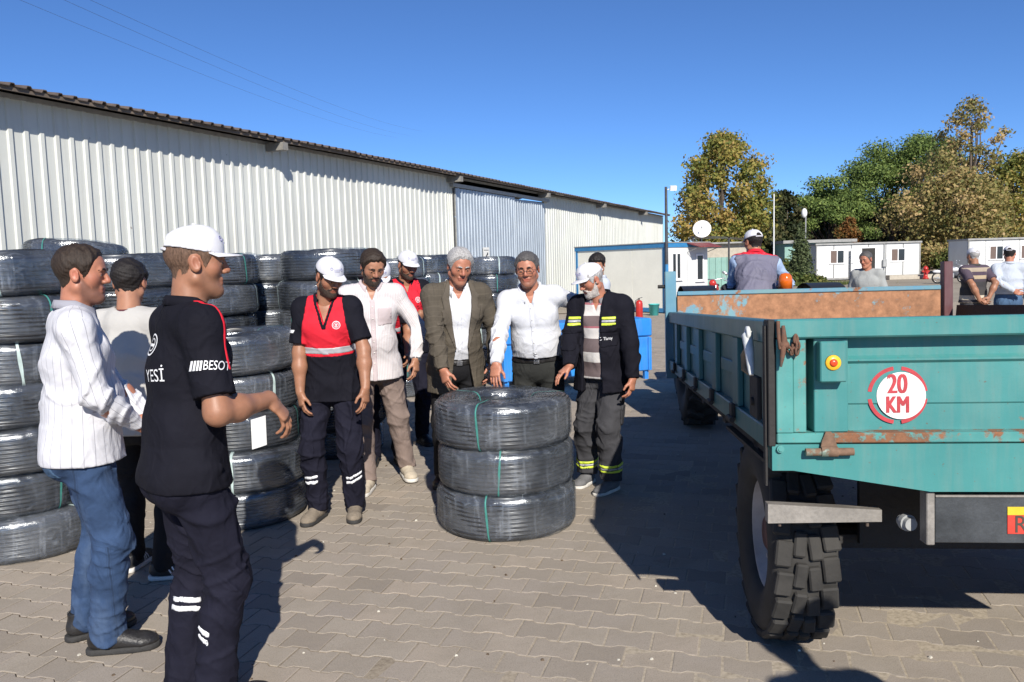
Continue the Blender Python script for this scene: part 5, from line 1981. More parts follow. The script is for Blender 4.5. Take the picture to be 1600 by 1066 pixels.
class Vol:
    def __init__(s, lo, hi, h):
        s.lo, s.h = np.asarray(lo, float), h
        n = np.maximum(4, np.ceil((np.asarray(hi) - s.lo) / h).astype(int) + 1)
        s.n = n
        s.ax = [(s.lo[i] + h * np.arange(n[i])).astype(F32) for i in range(3)]
        s.D = np.full(n, 0.5, F32)
    def like(s):
        o = Vol.__new__(Vol)
        o.lo, o.h, o.n, o.ax = s.lo, s.h, s.n, s.ax
        o.D = np.full(s.n, 0.5, F32)
        return o
    def sl(s, lo, hi):
        a = np.clip(np.floor((np.asarray(lo) - s.lo) / s.h).astype(int), 0, s.n)
        b = np.clip(np.ceil((np.asarray(hi) - s.lo) / s.h).astype(int) + 1, 0, s.n)
        return a, b
    def sample(s, P):
        q = (P - s.lo) / s.h
        i = np.floor(q).astype(int)
        ok = ((i >= 0) & (i < s.n - 1)).all(1)
        i = np.clip(i, 0, s.n - 2)
        f = np.clip(q - i, 0, 1)
        out = 0
        for x in (0, 1):
            for y in (0, 1):
                for z in (0, 1):
                    w = (f[:, 0] if x else 1 - f[:, 0]) * (f[:, 1] if y else 1 - f[:, 1]) * (f[:, 2] if z else 1 - f[:, 2])
                    out = out + w * s.D[i[:, 0] + x, i[:, 1] + y, i[:, 2] + z]
        return np.where(ok, out, 0.5)
    def _grid(s, a, b):
        return s.ax[0][a[0]:b[0], None, None], s.ax[1][None, a[1]:b[1], None], s.ax[2][None, None, a[2]:b[2]]
    def add(s, prims, k=0.02):
        for p in prims if isinstance(prims, (list, tuple)) else [prims]:
            m = k + 2.5 * s.h
            a, b = s.sl(p.lo - m, p.hi + m)
            if (b - a).min() <= 0:
                continue
            d = p(*s._grid(a, b)).astype(F32)
            V = s.D[a[0]:b[0], a[1]:b[1], a[2]:b[2]]
            V[...] = smin(V, d, k)
        return s
    def cut(s, p, k=0.004):
        """remove a primitive's volume"""
        m = k + 2.5 * s.h
        a, b = s.sl(p.lo - m, p.hi + m)
        if (b - a).min() <= 0:
            return s
        d = p(*s._grid(a, b)).astype(F32)
        V = s.D[a[0]:b[0], a[1]:b[1], a[2]:b[2]]
        V[...] = -smin(-V, d, k)
        return s
    def plane(s, p, n):
        """keep the side the normal points to"""
        X, Y, Z = s.ax[0][:, None, None], s.ax[1][None, :, None], s.ax[2][None, None, :]
        s.D = np.maximum(s.D, -((X - p[0]) * n[0] + (Y - p[1]) * n[1] + (Z - p[2]) * n[2])).astype(F32)
        return s
    def disp(s, fn, band=0.035):
        i = np.nonzero(np.abs(s.D) < band)
        P = np.stack([s.ax[0][i[0]], s.ax[1][i[1]], s.ax[2][i[2]]], -1)
        s.D[i] += fn(P).astype(F32)
        return s
    def clipped(s, fn, off=0.003, thick=0.012):
        """thin shell lying on this surface where fn(P) < 0"""
        i = np.nonzero(np.abs(s.D) < thick + 3 * s.h)
        P = np.stack([s.ax[0][i[0]], s.ax[1][i[1]], s.ax[2][i[2]]], -1)
        o = Vol.__new__(Vol)
        o.lo, o.h, o.n, o.ax = s.lo, s.h, s.n, s.ax
        o.D = np.full(s.n, 0.1, F32)
        d = s.D[i]
        o.D[i] = np.maximum(np.maximum(d - off, -(d + thick)), fn(P).astype(F32))
        return o
    def mesh(s):
        D = s.D
        S = D < 0
        c = np.zeros(tuple(np.array(D.shape) - 1), np.int8)
        offs = [(x, y, z) for x in (0, 1) for y in (0, 1) for z in (0, 1)]
        nx, ny, nz = c.shape
        for x, y, z in offs:
            c += S[x:x + nx, y:y + ny, z:z + nz]
        act = (c > 0) & (c < 8)
        idx = np.argwhere(act)
        if len(idx) == 0:
            return np.zeros((0, 3)), np.zeros((0, 4), int)
        ids = np.full(c.shape, -1, np.int32)
        ids[act] = np.arange(len(idx))
        val = {o: D[idx[:, 0] + o[0], idx[:, 1] + o[1], idx[:, 2] + o[2]] for o in offs}
        acc = np.zeros((len(idx), 3))
        cnt = np.zeros(len(idx))
        for o in offs:
            for axs in range(3):
                if o[axs] == 0:
                    q = list(o)
                    q[axs] = 1
                    q = tuple(q)
                    va, vb = val[o], val[q]
                    m = (va < 0) != (vb < 0)
                    t = va[m] / (va[m] - vb[m])
                    pt = np.tile(np.array(o, float), (m.sum(), 1))
                    pt[:, axs] += t
                    acc[m] += pt
                    cnt[m] += 1
        P = s.lo + s.h * (idx + acc / cnt[:, None])
        Q = []
        # x edges
        for axs in range(3):
            u, v = (axs + 1) % 3, (axs + 2) % 3
            sl0 = [slice(1, -1)] * 3
            sl1 = [slice(1, -1)] * 3
            sl0[axs] = slice(0, -1)
            sl1[axs] = slice(1, None)
            A, B = S[tuple(sl0)], S[tuple(sl1)]
            e = np.argwhere(A != B)
            if len(e) == 0:
                continue
            ins = A[e[:, 0], e[:, 1], e[:, 2]]
            g = e.copy()
            g[:, u] += 1
            g[:, v] += 1
            def cell(du, dv):
                q = g.copy()
                q[:, u] += du
                q[:, v] += dv
                return ids[q[:, 0], q[:, 1], q[:, 2]]
            qd = np.stack([cell(-1, -1), cell(0, -1), cell(0, 0), cell(-1, 0)], -1)
            qd[~ins] = qd[~ins][:, ::-1]
            Q.append(qd)
        Q = np.concatenate(Q) if Q else np.zeros((0, 4), int)
        Q = Q[(Q >= 0).all(1)]
        return P, Q

def folds(seed, tension, wl, amp, gain=1.0):
    """cloth folds running along the tension direction"""
    rg = np.random.default_rng(seed)
    T = _nrm(np.asarray(tension, float))
    def fn(P):
        al = P @ T
        out = 0
        for i in range(3):
            d = rg.normal(size=3)
            d -= T * (d @ T)
            d = _nrm(d) + T * rg.normal() * 0.28
            ph, p2, d2 = rg.random() * 6.28, rg.random() * 6.28, rg.normal(size=3) * 4
            x = P @ d * (PI / (wl * (0.8 + 0.5 * i))) + ph + 0.9 * np.sin(P @ d2 * 1.6 + p2) + 0.5 * np.sin(al * 11 + p2)
            crest = np.exp(-(np.sin(x) / 0.34) ** 2) - 0.28
            out = out + 1.15 * crest * np.clip(0.25 + 0.95 * np.sin(P @ (d2 * 2.1) + ph), 0, 1)
        return -amp * 1.55 * out * gain
    # freeze the random numbers so that repeated calls agree
    st = rg.bit_generator.state
    def fz(P):
        rg.bit_generator.state = st
        return fn(P)
    return fz

def around(c, r):
    c = np.asarray(c, float)
    return lambda P: np.exp(-((P - c) ** 2).sum(1) / (r * r))

def rot(ax, a):
    c, s = math.cos(a), math.sin(a)
    return np.array({'x': [[1, 0, 0], [0, c, -s], [0, s, c]], 'y': [[c, 0, s], [0, 1, 0], [-s, 0, c]], 'z': [[c, -s, 0], [s, c, 0], [0, 0, 1]]}[ax])

def ik(S, T, a, b, hint):
    d = T - S
    L = np.linalg.norm(d)
    if L > (a + b) * 0.998:
        T = S + d / L * (a + b) * 0.998
        d = T - S
        L = np.linalg.norm(d)
    n = d / L
    x = (a * a - b * b + L * L) / (2 * L)
    y = math.sqrt(max(1e-6, a * a - x * x))
    h = np.asarray(hint, float)
    h = _nrm(h - n * (h @ n))
    return S + n * x + h * y, T

# ---------------------------------------------------------------- materials for people
def mat_skin(name, col):
    m, nt, b = _nodes(name)
    a = _n(nt, 'ShaderNodeAttribute', attribute_name='tint')
    v = _vec(nt)
    c = _mix(nt, _ramp(nt, _noise(nt, v, 26, 4), [(0.3, 0.0), (0.7, 1.0)]), mk(col, 0.88), mk(col, 1.1))
    c = _mix(nt, 1.0, c, a.outputs['Color'], 'MULTIPLY')
    nt.links.new(c, b.inputs['Base Color'])
    b.inputs['Roughness'].default_value = 0.48
    b.inputs['Specular IOR Level'].default_value = 0.4
    b.inputs['Subsurface Weight'].default_value = 0.06
    b.inputs['Subsurface Radius'].default_value = (0.02, 0.008, 0.005)
    _bump(nt, b, _noise(nt, v, 160, 4), 0.12, 0.002)
    return m

def mat_cloth(name, col, rough=0.85, var=0.1, weave=500, bump=0.25, pattern=None, spec=0.2):
    """pattern(nt, uv outputs, colour) -> colour; uv from the cloth attribute"""
    m, nt, b = _nodes(name)
    v = _vec(nt)
    n = _noise(nt, v, 5.0, 6, 0.6)
    c = _mix(nt, _ramp(nt, n, [(0.3, 0.0), (0.7, 1.0)]), mk(col, 1 - var), mk(col, 1 + var))
    if pattern:
        a = _n(nt, 'ShaderNodeAttribute', attribute_name='cloth')
        s = nt.nodes.new('ShaderNodeSeparateXYZ')
        nt.links.new(a.outputs['Vector'], s.inputs[0])
        c = pattern(nt, s.outputs, c)
    nt.links.new(c, b.inputs['Base Color'])
    b.inputs['Roughness'].default_value = rough
    b.inputs['Specular IOR Level'].default_value = spec
    h = _math(nt, 'ADD', _math(nt, 'MULTIPLY', _noise(nt, v, 34, 5, 0.6, 0.8), 0.6), _math(nt, 'MULTIPLY', _noise(nt, v, weave, 2), 0.2))
    cz = _noise(nt, _vec(nt, 'Object', (1, 1, 0.75)), 7.5, 2, 0.5, 0.9)
    h = _math(nt, 'ADD', h, _ramp(nt, cz, [(0.36, 0.0), (0.485, 1.0), (0.51, 1.0), (0.62, 0.2)]))
    _bump(nt, b, h, bump * 1.15, 0.008)
    return m

def pat_vstripe(period, width, col):
    def f(nt, uv, c):
        x = _math(nt, 'FRACT', _math(nt, 'DIVIDE', uv[0], period))
        return _mix(nt, _ramp(nt, x, [(0.0, 0.8), (width, 0.0)], 'CONSTANT'), c, col)
    return f

def pat_bands(v0, v1, stops, only_torso=True):
    def f(nt, uv, c):
        x = _math(nt, 'DIVIDE', _math(nt, 'SUBTRACT', uv[1], v0), v1 - v0, True)
        r = _ramp(nt, x, stops, 'CONSTANT')
        return _mix(nt, 0.92, c, r)
    return f

def pat_denim(nt, uv, c):
    d = _math(nt, 'ABSOLUTE', _math(nt, 'SUBTRACT', _math(nt, 'ABSOLUTE', _math(nt, 'SUBTRACT', uv[0], 5.0)), 0.112))
    seam = _ramp(nt, _math(nt, 'MULTIPLY', d, 40.0, True), [(0.0, 0.75), (0.10, 0.75), (0.13, 0.0), (0.26, 0.0), (0.28, 0.45), (0.34, 0.45), (0.36, 0.0)], 'CONSTANT')
    c = _mix(nt, seam, c, (0.02, 0.035, 0.07))
    fade = _ramp(nt, _noise(nt, _vec(nt, 'Object', (1, 1, 0.3)), 7, 5, 0.6), [(0.45, 0.0), (0.75, 0.5)])
    return _mix(nt, fade, c, (0.12, 0.17, 0.26))

def pat_check(period, col, col2):
    def f(nt, uv, c):
        for k in (0, 1):
            x = _math(nt, 'FRACT', _math(nt, 'DIVIDE', uv[k], period))
            c = _mix(nt, _ramp(nt, x, [(0.0, 0.45), (0.07, 0.0), (0.55, 0.25), (0.6, 0.0)], 'CONSTANT'), c, col if k else col2)
        return c
    return f

def mat_hair(name, col, spec=0.35):
    m, nt, b = _nodes(name)
    v = _vec(nt)
    n = _noise(nt, _vec(nt, 'Object', (1, 1, 0.35)), 150, 4, 0.7)
    c = _mix(nt, _ramp(nt, n, [(0.3, 0.0), (0.7, 1.0)]), mk(col, 0.5), mk(col, 1.6))
    nt.links.new(c, b.inputs['Base Color'])
    b.inputs['Roughness'].default_value = 0.6
    b.inputs['Specular IOR Level'].default_value = spec
    _bump(nt, b, n, 0.7, 0.006)
    return m

SK_TAN = mat_skin('skin_tanned', (0.315, 0.15, 0.088))
SK_MID = mat_skin('skin_medium', (0.37, 0.18, 0.11))
SK_RED = mat_skin('skin_ruddy', (0.40, 0.17, 0.105))
HAIR_BLK = mat_hair('black_hair', (0.014, 0.011, 0.010))
HAIR_BRN = mat_hair('dark_brown_hair', (0.028, 0.018, 0.012))
HAIR_GRY = mat_hair('grey_hair', (0.33, 0.32, 0.31))
HAIR_SALT = mat_hair('greying_short_hair', (0.075, 0.07, 0.068))
HAIR_WHT = mat_hair('white_stubble', (0.42, 0.38, 0.35))
EYE_W = pm('eye_white', (0.36, 0.32, 0.30), 0.25, 0.05, 30, 0)
EYE_D = pm('eye_dark', (0.02, 0.012, 0.008), 0.2, 0.1, 30, 0)
CAPW = mat_cloth('white_cap_cotton', (0.62, 0.62, 0.65), 0.85, 0.04, 400, 0.12)
CAPMARK = pm('cap_print_blue_grey', (0.33, 0.33, 0.50), 0.7, 0.15, 30, 0.05)
NAVY = mat_cloth('navy_work_cotton', (0.0095, 0.0095, 0.0145), 0.85, 0.22, 400, 0.4, None, 0.1)
NAVYP = mat_cloth('navy_work_trousers', (0.0125, 0.0125, 0.022), 0.85, 0.25, 400, 0.45, None, 0.1)
REDC = mat_cloth('red_polo_cotton', (0.60, 0.018, 0.035), 0.8, 0.08, 400, 0.3)
REFL = pm('silver_reflective_tape', (0.36, 0.36, 0.38), 0.4, 0.06, 30, 0.08)
REFLW = pm('white_reflective_tape', (0.72, 0.73, 0.75), 0.4, 0.06, 30, 0.08)
REFY = pm('yellow_green_reflective_tape', (0.58, 0.72, 0.06), 0.5, 0.08, 30, 0.08)
PRINT = pm('white_print', (0.75, 0.75, 0.76), 0.6, 0.05, 30, 0.0)
JEANS = mat_cloth('blue_denim', (0.032, 0.060, 0.125), 0.9, 0.35, 700, 0.55, pat_denim)
JEANS2 = mat_cloth('faded_blue_denim', (0.06, 0.11, 0.19), 0.9, 0.3, 700, 0.5)
TAUPE = mat_cloth('taupe_chino_cotton', (0.215, 0.165, 0.145), 0.85, 0.08, 500, 0.35)
CHAR = mat_cloth('charcoal_trouser_wool', (0.030, 0.031, 0.029), 0.85, 0.15, 500, 0.35)
BLKT = mat_cloth('black_trouser_cloth', (0.012, 0.012, 0.014), 0.85, 0.2, 500, 0.3)
GREYW = mat_cloth('grey_work_trousers', (0.045, 0.045, 0.050), 0.85, 0.2, 500, 0.45)
WHITE = mat_cloth('white_shirt_cotton', (0.58, 0.59, 0.62), 0.8, 0.03, 600, 0.28)
PINW = mat_cloth('white_shirt_pink_stripe', (0.58, 0.565, 0.57), 0.8, 0.03, 600, 0.25, pat_vstripe(0.012, 0.3, (0.47, 0.385, 0.395)))
STRW = mat_cloth('white_shirt_thin_grey_stripes', (0.58, 0.58, 0.61), 0.8, 0.03, 600, 0.25, pat_vstripe(0.036, 0.055, (0.22, 0.22, 0.26)))
BLAZ = mat_cloth('brown_checked_wool', (0.085, 0.072, 0.055), 0.9, 0.16, 500, 0.35, pat_check(0.075, (0.13, 0.11, 0.085), (0.05, 0.043, 0.036)))
GREYT = mat_cloth('light_grey_jersey', (0.43, 0.42, 0.40), 0.85, 0.05, 500, 0.25)
GREYT2 = mat_cloth('grey_jersey', (0.30, 0.31, 0.30), 0.85, 0.06, 500, 0.25)
VEST = mat_cloth('slate_quilted_vest', (0.150, 0.145, 0.195), 0.6, 0.1, 300, 0.4)
LBLUE = mat_cloth('light_blue_shirt', (0.32, 0.42, 0.60), 0.8, 0.06, 500, 0.3)
PALEB = mat_cloth('pale_blue_shirt', (0.44, 0.48, 0.54), 0.8, 0.05, 500, 0.3)
POLO10 = mat_cloth('brown_white_banded_polo', (0.16, 0.12, 0.12), 0.85, 0.06, 500, 0.25, pat_bands(-0.30, 0.42, [(0.0, (0.14, 0.11, 0.11)), (0.09, (0.55, 0.53, 0.50)), (0.16, (0.14, 0.11, 0.11)), (0.17, (0.5, 0.48, 0.46)), (0.20, (0.13, 0.10, 0.10)), (0.35, (0.58, 0.56, 0.53)), (0.45, (0.13, 0.10, 0.10)), (0.58, (0.60, 0.57, 0.54)), (0.68, (0.36, 0.12, 0.14)), (0.70, (0.15, 0.11, 0.11)), (0.80, (0.60, 0.57, 0.54)), (0.90, (0.40, 0.14, 0.16)), (0.92, (0.16, 0.125, 0.13))]))
POLO14 = mat_cloth('dark_polo_with_cream_bands', (0.05, 0.045, 0.05), 0.85, 0.06, 500, 0.25, pat_bands(-0.25, 0.42, [(0.0, (0.05, 0.045, 0.05)), (0.10, (0.45, 0.38, 0.28)), (0.16, (0.05, 0.045, 0.05)), (0.22, (0.50, 0.44, 0.34)), (0.32, (0.06, 0.055, 0.05)), (0.44, (0.05, 0.048, 0.05)), (0.62, (0.06, 0.05, 0.06)), (0.68, (0.38, 0.30, 0.20)), (0.76, (0.07, 0.05, 0.07)), (0.84, (0.35, 0.29, 0.22)), (0.93, (0.08, 0.06, 0.08))]))
LEATH = pm('black_leather', (0.018, 0.017, 0.017), 0.42, 0.35, 20, 0.3)
SOLE = pm('dark_rubber_sole', (0.03, 0.029, 0.028), 0.8, 0.3, 20, 0.3)
DUSTSH = pm('dusty_grey_suede', (0.20, 0.165, 0.125), 0.9, 0.25, 24, 0.35)
BEIGESH = pm('beige_trainer_mesh', (0.46, 0.40, 0.31), 0.85, 0.15, 24, 0.3)
GREYSH = pm('grey_trainer_mesh', (0.13, 0.13, 0.135), 0.85, 0.2, 24, 0.3)
SOLEW = pm('white_rubber_sole', (0.6, 0.58, 0.54), 0.7, 0.12, 20, 0.15)
GLASSF = pm('spectacle_frame', (0.05, 0.045, 0.045), 0.35, 0.2, 20, 0.0, metal=0.4)
WATCHM = pm('steel_watch', (0.35, 0.35, 0.36), 0.3, 0.2, 30, 0.05, metal=0.8)
BELT = pm('black_belt_leather', (0.015, 0.014, 0.014), 0.4, 0.3, 20, 0.15)

# ---------------------------------------------------------------- one person
class Person:
    """local frame: +y is where the hips face, +x the person's right, z up; made at height H (scale s)"""

    def __init__(s, label, x, y, face, H=1.75, skin=None, lean=0.0, side=0.0, twist=0.0, stub=0.0, hips=None, build=1.0, belly=0.0,
                 head=(0, 0, 0), hands=None, elbow=None, feet=None, knee=None, fine=0.0085, seed=0, group=None, handinfo=None, drop=0.0):
        s.label, s.x, s.y, s.face, s.H = label, x, y, R(face), H
        s.s = H / 1.75
        s.seed, s.fine, s.skin = seed, fine, skin or SK_MID
        s.group, s.build, s.belly, s.stub = group, build, belly, stub
        k = s.s
        s.Rw = rot('z', -s.face)                       # local -> world
        s.loc0 = V3(x, y, 0)
        hips = V3(0, 0, 0.945 * k - drop) if hips is None else V3(*hips)
        s.P0 = hips
        Ls, Ss, Tw = R(lean), R(side), R(twist)
        def fr(w):
            return rot('z', -Tw * w) @ rot('y', Ss * w) @ rot('x', -Ls * w)
        s.R0, s.R1, s.R2, s.R3 = fr(0.15), fr(0.45), fr(0.8), fr(1.0)
        up = V3(0, 0, 1)
        s.P1 = s.P0 + s.R1 @ up * 0.135 * k
        s.P2 = s.P1 + s.R2 @ up * 0.19 * k
        s.P3 = s.P2 + s.R3 @ up * 0.215 * k            # base of neck
        sw = 0.174 * k * (0.5 + 0.5 * build)
        s.S = {'R': s.P3 + s.R3 @ V3(sw, -0.012 * k, -0.064 * k), 'L': s.P3 + s.R3 @ V3(-sw, -0.012 * k, -0.064 * k)}
        # head: yaw (to the person's right +), pitch down +, roll
        yaw, pit, rol = (R(a) for a in head)
        s.Rh = rot('z', -yaw - Tw * 0.8) @ rot('x', -pit) @ rot('y', rol)
        neck_dir = _nrm(0.5 * (s.R3 @ up) + 0.5 * (s.Rh @ up) + V3(0, 0, 0.4))
        s.N1 = s.P3 + neck_dir * 0.088 * k
        s.Hc = s.N1 + s.Rh @ V3(0, 0.018, 0.075) * k
        # arms
        la, lb = 0.29 * k, 0.255 * k
        s.E, s.W = {}, {}
        hands = hands or {}
        elbow = elbow or {}
        for c, sg in (('R', 1), ('L', -1)):
            T = hands.get(c)
            if T is None:
                T = s.S[c] + V3(0.075 * sg, 0.05, -0.53) * k
            else:
                T = s.Rw.T @ (np.asarray(T, float) - s.loc0)
            hint = np.asarray(elbow.get(c, (0.35 * sg, -1.0, -0.1)), float)
            s.E[c], s.W[c] = ik(s.S[c], T, la, lb, hint)
        # legs
        s.K, s.A, s.toe, s.Hp = {}, {}, {}, {}
        feet = feet or {}
        knee = knee or {}
        for c, sg in (('R', 1), ('L', -1)):
            s.Hp[c] = s.P0 + s.R0 @ V3(0.088 * sg, 0, -0.03) * k
            f = feet.get(c)
            if f is None:
                A = V3(0.11 * sg * k, 0, 0.085 * k)
                ta = s.face + R(12 * sg)
            else:
                fz = f[3] if len(f) > 3 else 0.0
                A = s.Rw.T @ (V3(f[0], f[1], 0.085 * k + fz) - s.loc0)
                ta = R(f[2])
            s.toe[c] = s.Rw.T @ V3(math.sin(ta), math.cos(ta), 0)
            hint = np.asarray(knee.get(c, s.toe[c] + V3(0.1 * sg, 0.2, 0)), float)
            s.K[c], s.A[c] = ik(s.Hp[c], A, 0.428 * k, 0.419 * k, hint)
        s.hi = handinfo or {}
        s.parts = []
        s.waist = 0.02
        s.make_body()

    # -- helpers
    def M(s, name, vol_or_pq, mat, parent=None, attrs=None):
        P, Q = vol_or_pq.mesh() if isinstance(vol_or_pq, Vol) else vol_or_pq
        if len(Q) == 0:
            return None
        o = np_mesh(name, P, Q, mat, True, attrs=attrs(P) if attrs else None, parent=parent or s.body)
        return o

    def hl(s, P):
        """points in head space, unit head"""
        return (P - s.Hc) @ s.Rh / s.s

    def hw(s, *v):
        return s.Hc + s.Rh @ V3(*v) * s.s

    def head_prims(s):
        k, Rh, w = s.s, s.Rh, s.hw
        lat = Rh @ V3(1, 0, 0)
        A = [(ell(w(0, -0.008, 0.032), V3(0.0765, 0.097, 0.086) * k, Rh), 0.01),
             (ecap(w(0, 0.028, 0.03), w(0, 0.04, -0.078), 0.064 * k, 0.058 * k, 0.046 * k, 0.046 * k, lat), 0.03 * k),
             (cap(w(-0.05, -0.002, -0.055), w(-0.012, 0.062, -0.1), 0.026 * k, 0.021 * k), 0.025 * k),
             (cap(w(0.05, -0.002, -0.055), w(0.012, 0.062, -0.1), 0.026 * k, 0.021 * k), 0.025 * k),
             (ell(w(0, 0.073, -0.101), V3(0.022, 0.018, 0.017) * k, Rh), 0.015 * k),
             (ell(w(0.042, 0.054, -0.022), V3(0.023, 0.02, 0.022) * k, Rh), 0.032 * k),
             (ell(w(-0.042, 0.054, -0.022), V3(0.023, 0.02, 0.022) * k, Rh), 0.032 * k),
             (cap(w(-0.036, 0.083, 0.023), w(0.036, 0.083, 0.023), 0.011 * k, 0.011 * k), 0.014 * k)]
        B = [(cap(w(0, 0.089, 0.016), w(0, 0.105, -0.020), 0.0085 * k, 0.0112 * k), 0.009 * k),
             (ell(w(0, 0.105, -0.026), V3(0.0125, 0.0125, 0.011) * k, Rh), 0.006 * k),
             (ell(w(0.012, 0.095, -0.03), V3(0.009, 0.011, 0.0085) * k, Rh), 0.005 * k),
             (ell(w(-0.012, 0.095, -0.03), V3(0.009, 0.011, 0.0085) * k, Rh), 0.005 * k),
             (cap(w(-0.02, 0.084, -0.057), w(0.02, 0.084, -0.057), 0.0075 * k, 0.0075 * k), 0.008 * k),
             (cap(w(-0.016, 0.083, -0.07), w(0.016, 0.083, -0.07), 0.008 * k, 0.008 * k), 0.007 * k)]
        for sg in (-1, 1):
            Re = Rh @ rot('z', sg * R(-18)) @ rot('x', R(12))
            B.append((ell(w(sg * 0.079, -0.006, -0.004), V3(0.009, 0.0205, 0.032) * k, Re), 0.006 * k))
        nb = s.P3 - (s.R3 @ V3(0, 0.008, 0.04)) * k
        B.append((ecap(w(0, -0.018, -0.05), nb, 0.055 * k, 0.058 * k, 0.066 * k, 0.064 * k, lat), 0.02 * k))
        sub = []
        for sg in (-1, 1):
            sub.append((ell(w(sg * 0.032, 0.097, 0.003), V3(0.0165, 0.0115, 0.0105) * k, Rh), 0.012 * k))
            Re = Rh @ rot('z', sg * R(-18)) @ rot('x', R(12))
            sub.append((ell(w(sg * 0.088, 0.0, -0.001), V3(0.006, 0.012, 0.02) * k, Re), 0.004 * k))
        sub.append((cap(w(-0.023, 0.092, -0.0635), w(0.023, 0.092, -0.0635), 0.0022 * k, 0.0022 * k), 0.004 * k))
        lids = [(ell(w(sg * 0.0315, 0.0785, 0.0005), V3(0.0145, 0.0125, 0.0125) * k, Rh), 0.003 * k) for sg in (-1, 1)]
        slit = [(cap(w(sg * 0.022, 0.092, -0.0005), w(sg * 0.041, 0.086, -0.0005), 0.0027 * k, 0.0022 * k), 0.002 * k) for sg in (-1, 1)]
        return A, B, sub, lids, slit

    def torso_prims(s, t=0.0, low=True):
        k, b = s.s, s.build
        f = lambda v: v * k
        r = []
        lat = lambda Rm: Rm @ V3(1, 0, 0)
        def c(P, Rm, y, z=0.0):
            return P + Rm @ V3(0, y, z) * k
        if low:
            r.append(ecap(c(s.P0, s.R0, -0.01, -0.05), c(s.P1, s.R1, -0.005), f(0.158 * b) + t, f(0.110 * b) + t, f(0.138 * b) + t, f(0.101 * b) + t, lat(s.R0)))
        r.append(ecap(c(s.P1, s.R1, -0.005), c(s.P2, s.R2, 0.0), f(0.138 * b) + t, f(0.101 * b) + t, f(0.151 * b) + t, f(0.115 * b) + t, lat(s.R1)))
        r.append(ecap(c(s.P2, s.R2, 0.0), c(s.P3, s.R3, -0.012, -0.075), f(0.151 * b) + t, f(0.115 * b) + t, f(0.126 * b) + t, f(0.086 * b) + t, lat(s.R2)))
        if s.belly > 0:
            r.append(ell(c(s.P1, s.R1, 0.055 + 0.3 * s.belly, 0.01), V3(0.135 * b, 0.075 + s.belly, 0.15) * k + t, s.R1))
        r.append(cap(s.S['R'] + s.R3 @ V3(-0.012, 0, 0) * k, s.S['L'] + s.R3 @ V3(0.012, 0, 0) * k, f(0.054) + t, f(0.054) + t))
        for c_ in 'RL':
            sg = 1 if c_ == 'R' else -1
            r.append(cap(s.P3 + s.R3 @ V3(0.034 * sg, -0.016, -0.026) * k, s.S[c_] + s.R3 @ V3(-0.02 * sg, 0, 0.012) * k, f(0.046) + t, f(0.042) + t))
            r.append(ell(s.P2 + s.R2 @ V3(0.075 * sg, 0.06, 0.055) * k, V3(0.085, 0.05, 0.06) * k + t * 0.9, s.R2))
        return r

    def arm_prims(s, c, t=0.0, upper=1.0, r0=0.049, r1=0.041, r2=0.029):
        k = s.s
        r = [cap(s.S[c], s.E[c], r0 * k + t, r1 * k + t)]
        if upper >= 1.0:
            r.append(cap(s.E[c], s.E[c] + (s.W[c] - s.E[c]) * 0.35, r1 * k + t, 0.044 * k + t))
            r.append(cap(s.E[c] + (s.W[c] - s.E[c]) * 0.35, s.W[c], 0.044 * k + t, r2 * k + t))
        return r

    def leg_prims(s, c, t=0.0, calf=0.055, ank=0.042, thigh=0.088, kn=0.058):
        k = s.s * (0.6 + 0.4 * s.build)
        mid = s.K[c] + (s.A[c] - s.K[c]) * 0.3 - s.toe[c] * 0.012
        return [cap(s.Hp[c], s.K[c], thigh * k + t, kn * k + t), cap(s.K[c], mid, kn * k + t, calf * k + t), cap(mid, s.A[c], calf * k + t, ank * k + t)]

    def hand_frame(s, c):
        info = s.hi.get(c, {})
        fore = _nrm(s.W[c] - s.E[c])
        d = fore
        if 'dir' in info:
            d = _nrm(s.Rw.T @ V3(*info['dir']))
        sg = 1 if c == 'R' else -1
        n = s.Rw.T @ V3(*info['palm']) if 'palm' in info else V3(-sg, 0.25, 0.0)
        n = _nrm(n - d * (n @ d))
        th = np.cross(d, n) if c == 'R' else np.cross(n, d)
        return d, n, th, info.get('curl', 0.45), info.get('spread', 0.0)

    def hand_prims(s, c):
        k = s.s
        d, n, th, curl, spread = s.hand_frame(c)
        W = s.W[c]
        P = [(ecap(W - d * 0.012 * k, W + d * 0.03 * k, 0.027 * k, 0.021 * k, 0.036 * k, 0.0165 * k, th), 0.012),
             (ecap(W + d * 0.025 * k, W + d * 0.085 * k, 0.037 * k, 0.016 * k, 0.041 * k, 0.0135 * k, th), 0.012),
             (cap(W + d * 0.022 * k + th * 0.022 * k + n * 0.006 * k, W + d * 0.052 * k + th * 0.036 * k + n * 0.012 * k, 0.0165 * k, 0.0135 * k), 0.012)]
        lens = [(0.043, 0.026, 0.021), (0.047, 0.029, 0.022), (0.044, 0.027, 0.021), (0.034, 0.021, 0.019)]
        for i, L in enumerate(lens):
            o = (1.5 - i) * 0.0195
            base = W + (d * (0.088 - 0.0022 * (i - 1.2) ** 2 * 2) + th * o) * k
            dd = _nrm(d + th * (1.5 - i) * (0.05 + 0.12 * spread))
            ang = 0.0
            r0 = 0.0088 if i < 3 else 0.0075
            p = base - dd * 0.01 * k
            cu = curl * (0.85 + 0.12 * i)
            for j, l in enumerate(L):
                ang += cu * (R(38), R(58), R(40))[j]
                v = dd * math.cos(ang) + n * math.sin(ang)
                q = p + v * (l + (0.01 if j == 0 else 0)) * k
                P.append((cap(p, q, r0 * k * (1 - 0.07 * j), r0 * k * (0.93 - 0.08 * j)), 0.0035))
                p = q
        b = W + (d * 0.045 + th * 0.036 + n * 0.012) * k
        v1 = _nrm(d * 0.75 + th * 0.55 + n * (0.25 + 0.3 * curl))
